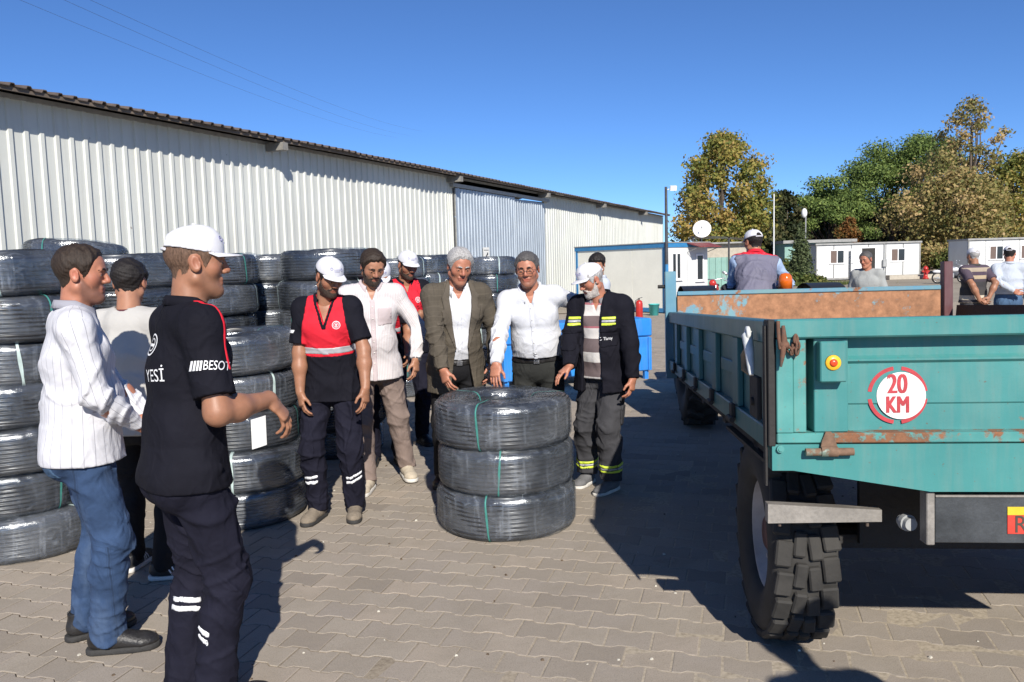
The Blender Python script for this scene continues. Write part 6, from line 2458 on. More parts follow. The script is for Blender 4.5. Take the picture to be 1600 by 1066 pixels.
        v2 = _nrm(d * 0.95 + th * (0.2 - 0.2 * curl) + n * (0.25 + 0.35 * curl))
        P.append((cap(b, b + v1 * 0.036 * k, 0.0118 * k, 0.0098 * k), 0.005))
        P.append((cap(b + v1 * 0.036 * k, b + v1 * 0.036 * k + v2 * 0.028 * k, 0.0098 * k, 0.0078 * k), 0.003))
        return P

    def make_body(s):
        k = s.s
        hf = 0.0042 if s.fine < 0.012 else 0.008
        parts = []
        # coarse body under the clothes
        allp = [s.P0, s.P3, *s.S.values(), *s.E.values(), *s.K.values(), *s.A.values()]
        lo, hi = np.min(allp, 0) - 0.2 * k, np.max(allp, 0) + 0.16 * k
        hi[2] = s.P3[2] + 0.03 * k
        v = Vol(lo, hi, max(0.014, s.fine * 1.5))
        v.add(s.torso_prims(-0.004), 0.03)
        for c in 'RL':
            v.add(s.leg_prims(c, -0.004), 0.03)
            v.add([cap(s.S[c], s.S[c] + (s.E[c] - s.S[c]) * 0.75, 0.05 * k, 0.045 * k)], 0.03)
        parts.append(v.mesh())
        # neck and head
        A, B, sub, lids, slit = s.head_prims()
        v = Vol(s.hw(0, 0, 0) - 0.175 * k, s.hw(0, 0, 0) + 0.16 * k, hf * k)
        lo2 = np.minimum(s.Hc - 0.15 * k, s.P3 - 0.09 * k)
        v = Vol(lo2, s.Hc + 0.15 * k, hf * k)
        for p, kk in A:
            v.add(p, kk)
        v.add(B[-1][0], B[-1][1])
        s.hair_base = v.D.copy()
        for p, kk in sub[:1] + sub[2:3]:
            v.cut(p, kk)
        for p, kk in B[:-1]:
            v.add(p, kk)
        for p, kk in sub[1:2] + sub[3:]:
            v.cut(p, kk)
        for p, kk in lids:
            v.add(p, kk)
        s.head_noslit = v.D.copy()
        for p, kk in slit:
            v.cut(p, kk)
        s.hv = v
        parts.append(v.mesh())
        for c in 'RL':
            # bare arm (shows under short sleeves) and hand
            hp = s.hand_prims(c)
            lo = np.min([p.lo for p, _ in hp], 0) - 0.012
            hi = np.max([p.hi for p, _ in hp], 0) + 0.012
            v = Vol(lo, hi, hf)
            ap = s.arm_prims(c)
            for p in ap:
                v.add(p, 0.035)
            for p, kk in hp:
                v.add(p, kk)
            parts.append(v.mesh())
            d = s.hand_frame(c)[0]
            pts = [s.S[c], s.E[c], s.W[c]]
            v = Vol(np.min(pts, 0) - 0.07 * k, np.max(pts, 0) + 0.07 * k, 0.0075 if s.fine < 0.012 else 0.012)
            v.add(ap, 0.035)
            v.add(hp[0][0], 0.012)
            v.add(hp[1][0], 0.012)
            v.plane(s.W[c] + d * 0.012 * k, -d)
            parts.append(v.mesh())
        o = 0
        PP, QQ = [], []
        for P, Q in parts:
            PP.append(P)
            QQ.append(Q + o)
            o += len(P)
        P, Q = np.concatenate(PP), np.concatenate(QQ)
        s.body = np_mesh('person', P, Q, s.skin, True, attrs={'tint': ('FLOAT_COLOR', s.tint(P))})
        s.body.location = s.loc0
        s.body.rotation_euler = (0, 0, -s.face)
        tag(s.body, s.label, 'person', s.group)


    def tint(s, P):
        h = s.hl(P)
        c = np.ones((len(P), 4))
        ishead = (np.abs(h[:, 0]) < 0.12) & (np.abs(h[:, 1]) < 0.16) & (h[:, 2] > -0.135) & (h[:, 2] < 0.14)
        d = np.sqrt((h[:, 0] / 0.024) ** 2 + ((h[:, 2] + 0.0635) / 0.0125) ** 2)
        w = np.clip(1.6 - d, 0, 1) * ishead * (h[:, 1] > 0.06)
        c[:, :3] *= 1 - w[:, None] * np.array([0.18, 0.42, 0.36])
        if s.stub:
            ax_, y, z = np.abs(h[:, 0]), h[:, 1], h[:, 2]
            line = np.where(y > 0.055, -0.043, -0.053 + (0.055 - y) * 1.25)
            mk_ = np.clip((line - z) / 0.012, 0, 1) * np.clip((y - 0.005) / 0.015, 0, 1) * np.clip((z + 0.135) / 0.02, 0, 1) * ishead * (1 - w)
            c[:, :3] *= 1 - s.stub * mk_[:, None] * np.array([0.62, 0.56, 0.48])
        # warmer nose, ears, cheeks
        for q, r in (((0, 0.11, -0.02), 0.02), ((0.05, 0.06, -0.02), 0.022), ((-0.05, 0.06, -0.02), 0.022), ((0.085, 0, 0), 0.03), ((-0.085, 0, 0), 0.03)):
            g = np.exp(-((h - np.array(q)) ** 2).sum(1) / r ** 2) * ishead
            c[:, :3] *= 1 - g[:, None] * np.array([0.0, 0.16, 0.14])
        return c

    # -- hair, face
    def add_face(s, brow=HAIR_BLK, beard=None, beard_len=0.004, mustache=True, eyes=True, shave=None, moustache_only=False):
        k = s.s
        if eyes:
            for sg in (-1, 1):
                q = MB()
                c = s.hw(sg * 0.0315, 0.0785, 0.0005)
                q.ell(c, (0.0112 * k,) * 3, None, 0, 12, 8)
                f = s.Rh @ V3(0, 1, -0.12)
                q.ell(Vector(c) + Vector(f) * 0.0082 * k, (0.0052 * k,) * 3, None, 1, 10, 6)
                q.build('eye', [EYE_W, EYE_D], s.body)
        if brow:
            for sg in (-1, 1):
                q = MB()
                pts = [s.hw(sg * x, y, z) for x, y, z in ((0.012, 0.0975, 0.0215), (0.025, 0.0965, 0.026), (0.04, 0.089, 0.025), (0.05, 0.079, 0.019))]
                q.tube(pts, [0.0042 * k, 0.0052 * k, 0.0045 * k, 0.002 * k], 6)
                q.build('eyebrow', brow, s.body)
        if beard:
            def clip(P):
                h = s.hl(P)
                x, y, z = np.abs(h[:, 0]), h[:, 1], h[:, 2]
                line = np.where(y > 0.055, -0.044 - 0.018 * np.clip((x - 0.022) / 0.02, 0, 1), -0.062 + (0.055 - y) * 1.2) + 0.003 * np.sin(P @ np.array([300.0, 220, 130]))
                top = z - line
                front = -(y - 0.012)
                low = -(z + 0.122)
                mouth = 0.0135 - np.sqrt((x / 2.0) ** 2 + ((z + 0.0645) * 1.0) ** 2) if not moustache_only else -1 + 0 * x
                mouth = np.where(y > 0.05, mouth, -1)
                r = np.maximum(np.maximum(top, front), np.maximum(low, mouth))
                if moustache_only:
                    r = np.maximum(np.maximum(np.abs(z + 0.048) - 0.0065 - 0.002 * (1 - x / 0.03), x - 0.028), -(y - 0.07))
                return r * k + 0.0015 * np.sin(P @ np.array([310.0, 170, 90])) * np.sin(P @ np.array([-120.0, 260, 200]))
            hv = s.hv
            o = hv.clipped(clip, beard_len, 0.008)
            s.M('beard' if not moustache_only else 'moustache', o, beard, s.body)

    def hair(s, mat, style='short', thick=0.012, line=0.062, nape=-0.055, bald=0.0, seed=1):
        """skull-hugging hair; line: hairline height in front"""
        k = s.s
        hv = s.hv
        v = hv.like()
        v.D = (s.hair_base + 0.0).astype(F32)
        i = np.nonzero(np.abs(v.D) < 0.05)
        P = np.stack([v.ax[0][i[0]], v.ax[1][i[1]], v.ax[2][i[2]]], -1)
        h = s.hl(P)
        x, y, z = np.abs(h[:, 0]), h[:, 1], h[:, 2]
        rg = np.random.default_rng(seed)
        a, b, c = rg.normal(size=3) * 60, rg.normal(size=3) * 95, rg.normal(size=3) * 190
        nz = 0.0018 * np.sin(P @ a / k) + 0.0016 * np.sin(P @ b / k + 2 * np.sin(P @ a / k * 0.5)) + 0.0011 * np.sin(P @ c / k)
        # thicker on top, close at the sides and nape
        tk = thick * np.clip(0.42 + 0.75 * (z + 0.02) / 0.09, 0.32, 1.15)
        # lower limit of the hair by how far forward: nape, behind the ear, sideburn, forehead
        lim = np.interp(y, [-0.12, -0.06, -0.03, -0.018, -0.002, 0.010, 0.028, 0.036, 0.058, 0.075, 0.1], [nape, nape, nape + 0.02, 0.0, 0.028, 0.02, -0.02, -0.012, 0.036, line - 0.004, line])
        lim = lim + 0.003 * np.sin(h[:, 0] * 190 + seed) + 0.002 * np.sin(h[:, 0] * 410 + h[:, 1] * 300)
        tk = tk * np.clip((z - lim) / 0.022, 0.22, 1.0)
        v.D[i] -= ((tk + nz * min(1, thick / 0.009) * np.clip((z - lim) / 0.012, 0.2, 1)) * k).astype(F32)
        cutv = (lim - z) * 0.8
        if bald > 0:
            cutv = np.maximum(cutv, np.where(z > 0.045, (bald - np.sqrt((x / 0.9) ** 2 + (y - 0.045) ** 2)) * 0.6, -1))
        v.D[i] = np.maximum(v.D[i], (cutv * k).astype(F32))
        s.M('hair', v, mat, s.body)

    def cap_hat(s, tilt=6, yaw=0.0, opening=True, mark=True, back=False, low=0.0):
        """white baseball cap; yaw turns it on the head"""
        k = s.s
        Rc = s.Rh @ rot('z', -R(yaw)) @ rot('x', R(tilt - 6))
        C = s.hw(0, -0.006, 0.036 + low)
        def w(*v):
            return C + Rc @ V3(*v) * k
        v = Vol(C - 0.16 * k, C + 0.16 * k, 0.0048 if s.fine < 0.012 else 0.008)
        v.add(ell(w(0, -0.002, 0.0), V3(0.0865, 0.106, 0.092) * k, Rc), 0.01)
        v.add(ell(w(0, 0.030, 0.036), V3(0.066, 0.064, 0.056) * k, Rc), 0.02)
        n = Rc @ V3(0, 0.10, 1.0)
        v.plane(w(0, 0.02, 0.002), _nrm(n))
        # crown seams
        def seam(P):
            q = (P - C) @ Rc / k
            a = np.arctan2(q[:, 0], q[:, 1])
            return 0.0016 * np.exp(-(np.sin(a * 3) / 0.05) ** 2) + 0.0012 * np.sin(q @ np.array([40.0, 23, 31])) 
        v.disp(seam)
        if opening:
            v.cut(ell(w(0, -0.112, 0.026), V3(0.036, 0.03, 0.03) * k, Rc), 0.004)
        cp = s.M('cap', v, CAPW, s.body)
        # brim: curved sheet with thickness
        m = MB()
        n1, n2 = 15, 7
        vs = []
        for t in (0.0, -0.004):
            for i in range(n1):
                a = R(-64 + 128 * i / (n1 - 1))
                for j in range(n2):
                    f = j / (n2 - 1)
                    x = (0.084 + 0.0 * f) * math.sin(a)
                    y0 = 0.101 * math.cos(a)
                    y = y0 + f * 0.068 * math.cos(a * 1.02) ** 0.8 if abs(a) < R(88) else y0
                    z = 0.006 - 0.10 * (y - 0.02) + 0.024 * math.cos(a * 1.25) * (0.35 + 0.65 * f) - 0.012 * f + t - 0.006
                    vs.append(w(x * (1 - 0.0 * f), y, z))
        N = n1 * n2
        fs = []
        for i in range(n1 - 1):
            for j in range(n2 - 1):
                a = i * n2 + j
                fs.append((a, a + n2, a + n2 + 1, a + 1))
                fs.append((N + a, N + a + 1, N + a + n2 + 1, N + a + n2))
        for j in range(n2 - 1):
            fs.append((j, j + 1, N + j + 1, N + j))
            a = (n1 - 1) * n2 + j
            fs.append((a, N + a, N + a + 1, a + 1))
        for i in range(n1 - 1):
            a = i * n2 + n2 - 1
            fs.append((a, a + n2, N + a + n2, N + a))
        m.add(vs, fs, 0, True)
        m.build('brim', CAPW, cp)
        if opening:
            q = MB()
            q.tube([w(0.04 * math.sin(t) / 0.9, -0.103 * math.cos(t * 0.4), 0.004) for t in [(-1 + 2 * i / 8) for i in range(9)]], 0.006 * k, 6)
            q.build('strap', CAPW, cp)
        q = MB()
        q.ell(w(0, 0.0, 0.096), V3(0.008, 0.008, 0.005) * k, None, 0, 8, 6)
        q.build('button', CAPW, cp)
        if mark:
            # small emblem ring and a line of print on the front
            q = MB()
            def surf(a, z, o=0.0015):
                d = _nrm(Rc @ V3(math.sin(a), math.cos(a), 0))
                p0 = w(0, 0, z)
                hit = s._bvh(cp).ray_cast(Vector(p0 + d * 0.3), Vector(-d))
                return (np.array(hit[0]) + d * o) if hit[0] is not None else p0 + d * 0.11 * k
            for a0, z0, kind in ((-0.30, 0.045, 'ring'), (0.05, 0.047, 'bar'), (0.05, 0.036, 'bar2'), (0.42, 0.05, 'ring2')):
                if kind.startswith('ring'):
                    pts = [surf(a0 + 0.085 * math.cos(t), z0 + 0.0085 * math.sin(t)) for t in [2 * PI * i / 12 for i in range(12)]]
                    q.tube(pts, 0.0015, 4, closed=True)
                    q.tube([surf(a0 - 0.05, z0), surf(a0, z0 + 0.004), surf(a0 + 0.05, z0)], 0.0015, 4)
                else:
                    hw_ = 0.2 if kind == 'bar' else 0.16
                    for j in range(8):
                        a = a0 + hw_ * (-1 + 2 * j / 7)
                        q.tube([surf(a, z0 - 0.003), surf(a + 0.01, z0 + 0.003)], 0.0015, 4)
            q.build('print', CAPMARK, cp)
        return cp

    def _bvh(s, o):
        me = o.data
        return BVHTree.FromPolygons([v.co for v in me.vertices], [tuple(p.vertices) for p in me.polygons])

    # -- clothes
    def cloth_attr(s, sleeves=True, around_u=False, along=None):
        k = s.s
        def fn(P):
            rel = P - s.P1
            u = rel @ (s.R2 @ V3(1, 0, 0))
            v = rel @ (s.R2 @ V3(0, 0, 1))
            if around_u:
                y = rel @ (s.R2 @ V3(0, 1, 0))
                u = (np.arctan2(u, -y) + PI) * 0.165 * k
            lid = np.zeros(len(P))
            if sleeves:
                T = np.minimum.reduce([p(P[:, 0], P[:, 1], P[:, 2]) for p in s.torso_prims(0.012)])
                for c in 'RL':
                    d0, d1 = s.arm_prims(c, 0.012)[0](P[:, 0], P[:, 1], P[:, 2]), np.minimum.reduce([p(P[:, 0], P[:, 1], P[:, 2]) for p in s.arm_prims(c, 0.012)])
                    m = d1 < T - 0.004
                    dd = np.where(d0 < d1 + 1e-6, 0, 1)
                    for seg, (a, b, base) in enumerate(((s.S[c], s.E[c], 0.0), (s.E[c], s.W[c], 0.29 * k))):
                        n = _nrm(b - a)
                        side = _nrm(np.cross(n, s.R3 @ V3(0, 1, 0.05)))
                        w2 = np.cross(n, side)
                        r = P - a
                        ang = np.arctan2(r @ side, r @ w2)
                        mm = m & (dd == seg)
                        u = np.where(mm, ang * 0.055 * k, u)
                        v = np.where(mm, base + r @ n + 0.5, v)
                        lid = np.where(mm, 1, lid)
            return {'cloth': ('FLOAT_VECTOR', np.stack([u + 5.0, v, lid], -1))}
        return fn

    def top(s, mat, name='shirt', t=0.014, sleeve='long', hem=-0.13, flare=0.018, amp=0.006, neck_v=0.0, neck_w=0.03, tucked=False, loose=0.02,
            sleeve_r=(0.058, 0.052, 0.041), sleeve_end=0.55, open_front=None, h=None, attr=None, seed=None, blouse=0.012):
        """shirt, polo, T-shirt or jacket; hem is the height of the lower edge relative to the hip joint"""
        k = s.s
        h = h or s.fine
        seed = s.seed if seed is None else seed
        pts = [s.P0 + V3(0, 0, hem * k - 0.03), s.P3, *s.S.values()]
        for c in 'RL':
            pts += [s.E[c], s.W[c]] if sleeve == 'long' else ([s.E[c]] if sleeve == 'short' else [])
        lo, hi = np.min(pts, 0) - (0.24 * k + s.belly * 0.5), np.max(pts, 0) + 0.2 * k
        lo[2] = min(p[2] for p in pts) - 0.06
        hi[2] = max(p[2] for p in pts) + 0.1 * k
        v = Vol(lo, hi, h)
        b = s.build
        v.add(s.torso_prims(t), 0.035)
        lat = s.R0 @ V3(1, 0, 0)
        hp = s.P0 + s.R0 @ V3(0, 0, hem) * k
        if not tucked:
            v.add(ecap(s.P1 + s.R1 @ V3(0, -0.002 + s.belly * 0.5, 0) * k, hp + s.R0 @ V3(0, s.belly * 0.4, 0) * k, 0.141 * b * k + t, (0.106 * b + s.belly * 0.4) * k + t, 0.163 * b * k + t + flare, (0.118 * b + s.belly * 0.3) * k + t + flare, lat), 0.04)
        else:
            hp = s.P1 + s.R1 @ V3(0, 0, -0.135 + s.waist - 0.004)
            v.add(ecap(s.P1 + s.R1 @ V3(0, s.belly * 0.4, 0.06) * k, s.P1 + s.R1 @ V3(0, s.belly * 0.3, -0.125 + s.waist * 0.5) * k, 0.144 * b * k + t + blouse, (0.108 * b) * k + t + blouse, 0.149 * b * k + t + blouse * 0.6, (0.112 * b) * k + t + blouse * 0.6, lat), 0.03)
        # folds
        f1 = folds(seed * 7 + 1, V3(0.25, 0.1, 1), 0.16, amp)
        f2 = folds(seed * 7 + 2, s.R2 @ V3(1, 0.2, 0.45), 0.10, amp * 0.9)
        g2 = around(s.P1 + V3(0, 0, -0.02), 0.2 * k)
        v.disp(lambda P: f1(P) * 0.55 + f2(P) * g2(P))
        if not tucked and hasattr(s, 'pv'):
            i = np.nonzero((np.abs(v.D) < 0.07) & (v.ax[2][None, None, :] < s.P1[2]))
            P = np.stack([v.ax[0][i[0]], v.ax[1][i[1]], v.ax[2][i[2]]], -1)
            v.D[i] = smin(v.D[i], s.pv.sample(P) - (0.008 + (0.012 if t > 0.022 else 0)), 0.02).astype(F32)
        v.plane(hp, _nrm(s.R0 @ V3(0, 0.02, 1)))
        if open_front:
            i = np.nonzero(v.D < 0.06)
            P = np.stack([v.ax[0][i[0]], v.ax[1][i[1]], v.ax[2][i[2]]], -1)
            v.D[i] = np.maximum(v.D[i], -(open_front(s, P)).astype(F32))
        s.sleeve_hem = {}
        for c in 'RL':
            if sleeve == 'none':
                v.cut(cap(s.S[c], s.S[c] + (s.S[c] - s.P3) * 0.9, 0.062 * k, 0.075 * k), 0.01)
                continue
            w = v.like()
            if sleeve == 'short':
                e = s.S[c] + (s.E[c] - s.S[c]) * (sleeve_end / 0.55 * 0.72)
                w.add(cap(s.S[c] + (s.P3 - s.S[c]) * 0.12, e, (sleeve_r[0] + 0.006) * k, (sleeve_r[0] + 0.013) * k, True), 0.02)
                fs = folds(seed * 7 + 3 + ord(c), s.E[c] - s.S[c], 0.09, amp * 0.3)
                w.disp(fs)
                w.plane(e, _nrm(s.S[c] - s.E[c]))
            else:
                E, W_ = s.E[c], s.W[c]
                m = E + (W_ - E) * 0.45
                end = W_ + _nrm(W_ - E) * 0.005
                w.add(cap(s.S[c], E, sleeve_r[0] * k + t * 0.4, sleeve_r[1] * k + t * 0.3), 0.02)
                w.add(cap(E, m, sleeve_r[1] * k + t * 0.3, sleeve_r[1] * 0.95 * k + t * 0.2), 0.02)
                w.add(cap(m, end, sleeve_r[1] * 0.95 * k + t * 0.2, sleeve_r[2] * k), 0.02)
                ax1, ax2 = _nrm(E - s.S[c]), _nrm(W_ - E)
                fa = folds(seed * 7 + 4 + ord(c), np.cross(ax1, V3(0.3, 0.4, 0.8)) + ax1 * 0.25, 0.075, amp * 1.25)
                fb = folds(seed * 7 + 6 + ord(c), ax1 + V3(0.2, 0, 0), 0.08, amp * 0.7)
                ge = around(E, 0.15 * k)
                gw = around(W_ - ax2 * 0.06, 0.09 * k)
                w.disp(lambda P: fa(P) * (ge(P) + 0.7 * gw(P)) + fb(P) * 0.35)
                w.plane(end, -ax2)
            X_, Y_, Z_ = v.ax[0][:, None, None], v.ax[1][None, :, None], v.ax[2][None, None, :]
            q_ = s.S[c] + (s.S[c] - s.P3) * 0.0
            kk_ = 0.014 + 0.050 * np.exp(-((X_ - q_[0]) ** 2 + (Y_ - q_[1]) ** 2 + (Z_ - q_[2]) ** 2) / (0.13 * k) ** 2)
            v.D = smin(v.D, w.D, kk_).astype(F32)
        lat3 = s.R3 @ V3(1, 0, 0)
        # neck opening
        v.cut(ecap(s.P3 - s.R3 @ V3(0, 0.006, 0.03) * k, s.N1 + (s.N1 - s.P3) * 0.6, 0.066 * k, 0.066 * k, 0.07 * k, 0.07 * k, lat3), 0.008)
        if neck_v > 0:
            def vee(P):
                q = (P - s.P3) @ s.R3 / k
                wv = neck_w * np.clip((q[:, 2] + neck_v) / neck_v, -1, 1.3)
                return -np.maximum(np.maximum(np.abs(q[:, 0]) - wv, -(q[:, 1] - 0.0)), -(q[:, 2] + neck_v)) * k
            i = np.nonzero(np.abs(v.D) < 0.06)
            P = np.stack([v.ax[0][i[0]], v.ax[1][i[1]], v.ax[2][i[2]]], -1)
            v.D[i] = np.maximum(v.D[i], vee(P).astype(F32))
        o = s.M(name, v, mat, s.body, attr or s.cloth_attr(sleeve != 'none'))
        s.tv = v
        s.top_obj = o
        return o

    def tq(s, P):
        """torso coordinates (x right, y front, z up) from the neck base, unit person"""
        return (P - s.P3) @ s.R2 / s.s

    def band(s, vol, name, mat, clip, parent, off=0.003, thick=0.008):
        return s.M(name, vol.clipped(clip, off, thick), mat, parent)

    def collar(s, mat, parent, r=0.066, hgt=0.045, spread=0.5, fold=True, name='collar', tabs=0.05, op=0.028):
        """folded shirt collar round the neck, open at the front, with points"""
        k = s.s
        m = MB()
        n = 29
        up = _nrm(s.N1 - s.P3)
        vs = []
        for i in range(n):
            a = -PI + 2 * PI * i / (n - 1)
            a = a * (1 - op * 2.2)                     # leave the front open
            fx, fy = math.sin(a), -math.cos(a)         # a=0 at the nape
            front = max(0.0, -math.cos(a))
            c, sn = fx, fy
            dirv = s.R3 @ V3(c, sn * 1.0, 0)
            base = s.P3 + s.R3 @ V3(0, -0.006, 0.0 - 0.036 * front) * k
            bz = base + dirv * (r + 0.002) * k
            tz = base + dirv * (r - 0.002 - 0.002) * k + up * (hgt - 0.004 * front) * k
            drop = (0.020 + tabs * front ** 3)
            oz = base + dirv * (r + 0.020 + 0.006 * front) * k + up * (hgt - drop - 0.014) * k
            o2 = base + dirv * (r + 0.009) * k + up * (hgt - 0.001) * k
            vs += [bz, tz, o2, oz]
        fs = []
        for i in range(n - 1):
            for j in range(3):
                a = i * 4 + j
                fs.append((a, a + 4, a + 5, a + 1))
        m.add(vs, fs, 0, True)
        o = m.build(name, mat, parent)
        sm_ = o.modifiers.new('thickness', 'SOLIDIFY')
        sm_.thickness = 0.003
        sm_.offset = 0
        return o

    def placket(s, vol, mat, parent, x0=0.0, w=0.016, z0=-0.06, z1=-0.52, off=0.0035, name='placket', buttons=0, bmat=None):
        def clip(P):
            q = s.tq(P)
            return np.maximum(np.maximum(np.abs(q[:, 0] - x0) - w, -(q[:, 1] - 0.0)), np.maximum(q[:, 2] - z0, z1 - q[:, 2])) * s.s
        return s.band(vol, name, mat, clip, parent, off)

    def trousers(s, mat, t=0.016, thigh=0.092, kn=0.066, calf=0.062, ank=0.056, amp=0.007, waist=0.075, h=None, name='trousers', hem=0.035, attr=None, stack=1.0):
        k = s.s
        h = h or s.fine
        pts = [s.P0, *s.K.values(), *s.A.values(), *s.Hp.values()]
        lo, hi = np.min(pts, 0) - 0.2 * k, np.max(pts, 0) + 0.2 * k
        lo[2] = min(p[2] for p in s.A.values()) - 0.1
        v = Vol(lo, hi, h)
        b = s.build
        lat = s.R0 @ V3(1, 0, 0)
        v.add(ecap(s.P0 + s.R0 @ V3(0, -0.008, -0.05) * k, s.P1 + s.R1 @ V3(0, 0, -0.02) * k, 0.161 * b * k + t, 0.116 * b * k + t, 0.145 * b * k + t * 0.7, (0.106 * b + s.belly * 0.35) * k + t * 0.7, lat), 0.04)
        for c in 'RL':
            sg = 1 if c == 'R' else -1
            v.add(ell(s.P0 + s.R0 @ V3(0.075 * sg, -0.062, -0.07) * k, V3(0.085, 0.07, 0.09) * k * b + t * 0.5, s.R0), 0.04)
        v.plane(s.P1 + s.R1 @ V3(0, 0, -0.135 + waist) * k, -_nrm(s.R1 @ V3(0, 0, 1)))
        for c in 'RL':
            w = v.like()
            w.add(s.leg_prims(c, t * 0.5, calf, ank, thigh, kn), 0.03)
            K, A = s.K[c], s.A[c]
            ax = _nrm(A - K)
            fk = folds(s.seed * 11 + ord(c), V3(1, 0.35, 0.3), 0.085, amp)
            fl = folds(s.seed * 11 + 2 + ord(c), _nrm(K - s.Hp[c]) + V3(0.15, 0.1, 0), 0.12, amp * 0.8)
            gk = around(K, 0.16 * k)
            ga = around(A + V3(0, 0, 0.05), 0.13 * k)
            gh = around(s.Hp[c] + V3(0, 0.05, -0.06), 0.13 * k)
            w.disp(lambda P: fk(P) * (0.8 * gk(P) + 0.6 * stack * ga(P) + 0.8 * gh(P)) + fl(P) * 0.8)
            w.plane(A + V3(0, 0, -hem) * k - s.toe[c] * 0.01, _nrm(V3(0, 0, 1) + s.toe[c] * -0.2))
            v.D = smin(v.D, w.D, 0.02).astype(F32)
        s.pv = v
        s.waist = waist
        def la(P):
            d = {}
            best = np.full(len(P), 9.0)
            out = np.zeros((len(P), 3))
            for c in 'RL':
                K, A, Hp = s.K[c], s.A[c], s.Hp[c]
                for a, b_, base in ((Hp, K, 0), (K, A, 0.435 * k)):
                    n = _nrm(b_ - a)
                    r = P - a
                    tt = np.clip(r @ n, 0, np.linalg.norm(b_ - a))
                    dist = np.linalg.norm(r - tt[:, None] * n, axis=1)
                    side = np.cross(n, s.toe[c])
                    m = dist < best
                    best = np.where(m, dist, best)
                    out[m] = np.stack([np.arctan2(r @ side, r @ s.toe[c]) * 0.07 + 5, base + r @ n, np.full(len(P), 1.0 if c == 'R' else 2.0)], -1)[m]
            return {'cloth': ('FLOAT_VECTOR', out)}
        o = s.M(name, v, mat, s.body, la)
        s.leg_obj = o
        return o

    def shin_clip(s, c, d0, d1, slant=0.0, arc=None):
        """band round the shin between d0 and d1 below the knee"""
        K, A = s.K[c], s.A[c]
        n = _nrm(A - K)
        side = np.cross(n, s.toe[c])
        def f(P):
            r = P - K
            h = r @ n + slant * (r @ side)
            u = r - (r @ n)[:, None] * n
            rad = np.linalg.norm(u, axis=1) - 0.13
            q = np.maximum(np.maximum(d0 - h, h - d1), rad)
            if arc is not None:
                a = np.arctan2(u @ side, u @ s.toe[c])
                da = np.abs(np.angle(np.exp(1j * (a - arc[0])))) - arc[1]
                q = np.maximum(q, da * 0.06)
            return q
        return f

    def belt(s, mat=BELT, parent=None, z=None, hgt=0.017):
        k = s.s
        z = (-0.135 + s.waist) / k - 0.019
        def clip(P):
            q = (P - s.P1) @ s.R1 / k
            return (np.abs(q[:, 2] - z) - hgt) * k
        o = s.band(s.pv, 'belt', mat, clip, s.leg_obj, 0.006, 0.01)
        q = MB()
        y = 0.106 * s.build + s.belly * 0.35 + 0.018
        Rm = Matrix([list(r) for r in s.R1])
        q.box(s.P1 + s.R1 @ V3(0, y, z) * k, (0.045, 0.012, 0.036), Rm, bev=0.003)
        q.build('buckle', WATCHM, o)
        return o

    def shoes(s, mat, sole=SOLE, size=1.0, boot=False, laces=None, stripes=None):
        k = s.s * size
        for c in 'RL':
            A, t = s.A[c], s.toe[c]
            g = A - V3(0, 0, 0.085 * s.s)
            sd = V3(t[1], -t[0], 0)                    # to the person's right of the toe line
            Rm = np.stack([sd, t, V3(0, 0, 1)], 1)
            sg = 1 if c == 'R' else -1
            def w(x, y, z):
                return g + Rm @ V3(x, y, z) * k
            h = 0.006 if s.fine < 0.012 else 0.011
            v = Vol(g + V3(-0.24, -0.24, -0.004), g + V3(0.24, 0.24, 0.16), h)
            v.add(ecap(w(0, -0.045, 0.055), w(0, 0.02, 0.055), 0.037 * k, 0.04 * k, 0.042 * k, 0.04 * k, sd), 0.02)
            v.add(ecap(w(0, 0.01, 0.058), w(-0.004 * sg, 0.13, 0.035), 0.041 * k, 0.05 * k, 0.049 * k, 0.034 * k, sd), 0.03)
            v.add(ell(w(-0.006 * sg, 0.15, 0.034), V3(0.046, 0.05, 0.031) * k, Rm), 0.02)
            v.add(cap(w(0, -0.028, 0.06), w(0, -0.028, 0.125 if boot else 0.098), 0.042 * k, 0.045 * k, True), 0.02)
            v.plane(w(0, 0, 0.022), V3(0, 0, 1))
            sh = s.M('shoe', v, mat, s.body)
            z = Vol(g + V3(-0.24, -0.24, -0.02), g + V3(0.24, 0.24, 0.06), h)
            z.add(ecap(w(0, -0.05, 0.013), w(-0.004 * sg, 0.10, 0.013), 0.041 * k, 0.05 * k, 0.053 * k, 0.05 * k, sd), 0.02)
            z.add(ell(w(-0.006 * sg, 0.145, 0.013), V3(0.051, 0.06, 0.05) * k, Rm), 0.02)
            z.plane(w(0, 0, 0.001), V3(0, 0, 1))
            z.plane(w(0, 0, 0.027), V3(0, 0, -1))
            s.M('sole', z, sole, sh)
            if laces:
                q = MB()
                for j in range(4):
                    y, zz = 0.035 + 0.02 * j, 0.103 - 0.0105 * j
                    q.tube([w(-0.026, y - 0.004, zz - 0.012), w(-0.012, y, zz + 0.001), w(0.012, y + 0.004, zz + 0.001), w(0.026, y, zz - 0.012)], 0.0028, 5)
                q.build('lace', laces, sh)
            if stripes:
                q = MB()
                bv = s._bvh(sh)
                for side in (-1, 1):
                    for j in range(3):
                        pts = []
                        for e in range(5):
                            f = e / 4
                            o_ = w(side * 0.2, 0.045 + 0.022 * j - 0.022 * f, 0.035 + 0.042 * f)
                            hit = bv.ray_cast(Vector(o_), Vector(-sd * side))
                            if hit[0] is not None:
                                pts.append(hit[0] + Vector(sd * side) * 0.001)
                        if len(pts) > 2:
                            q.tube(pts, 0.004, 4)
                q.build('stripe', stripes, sh)

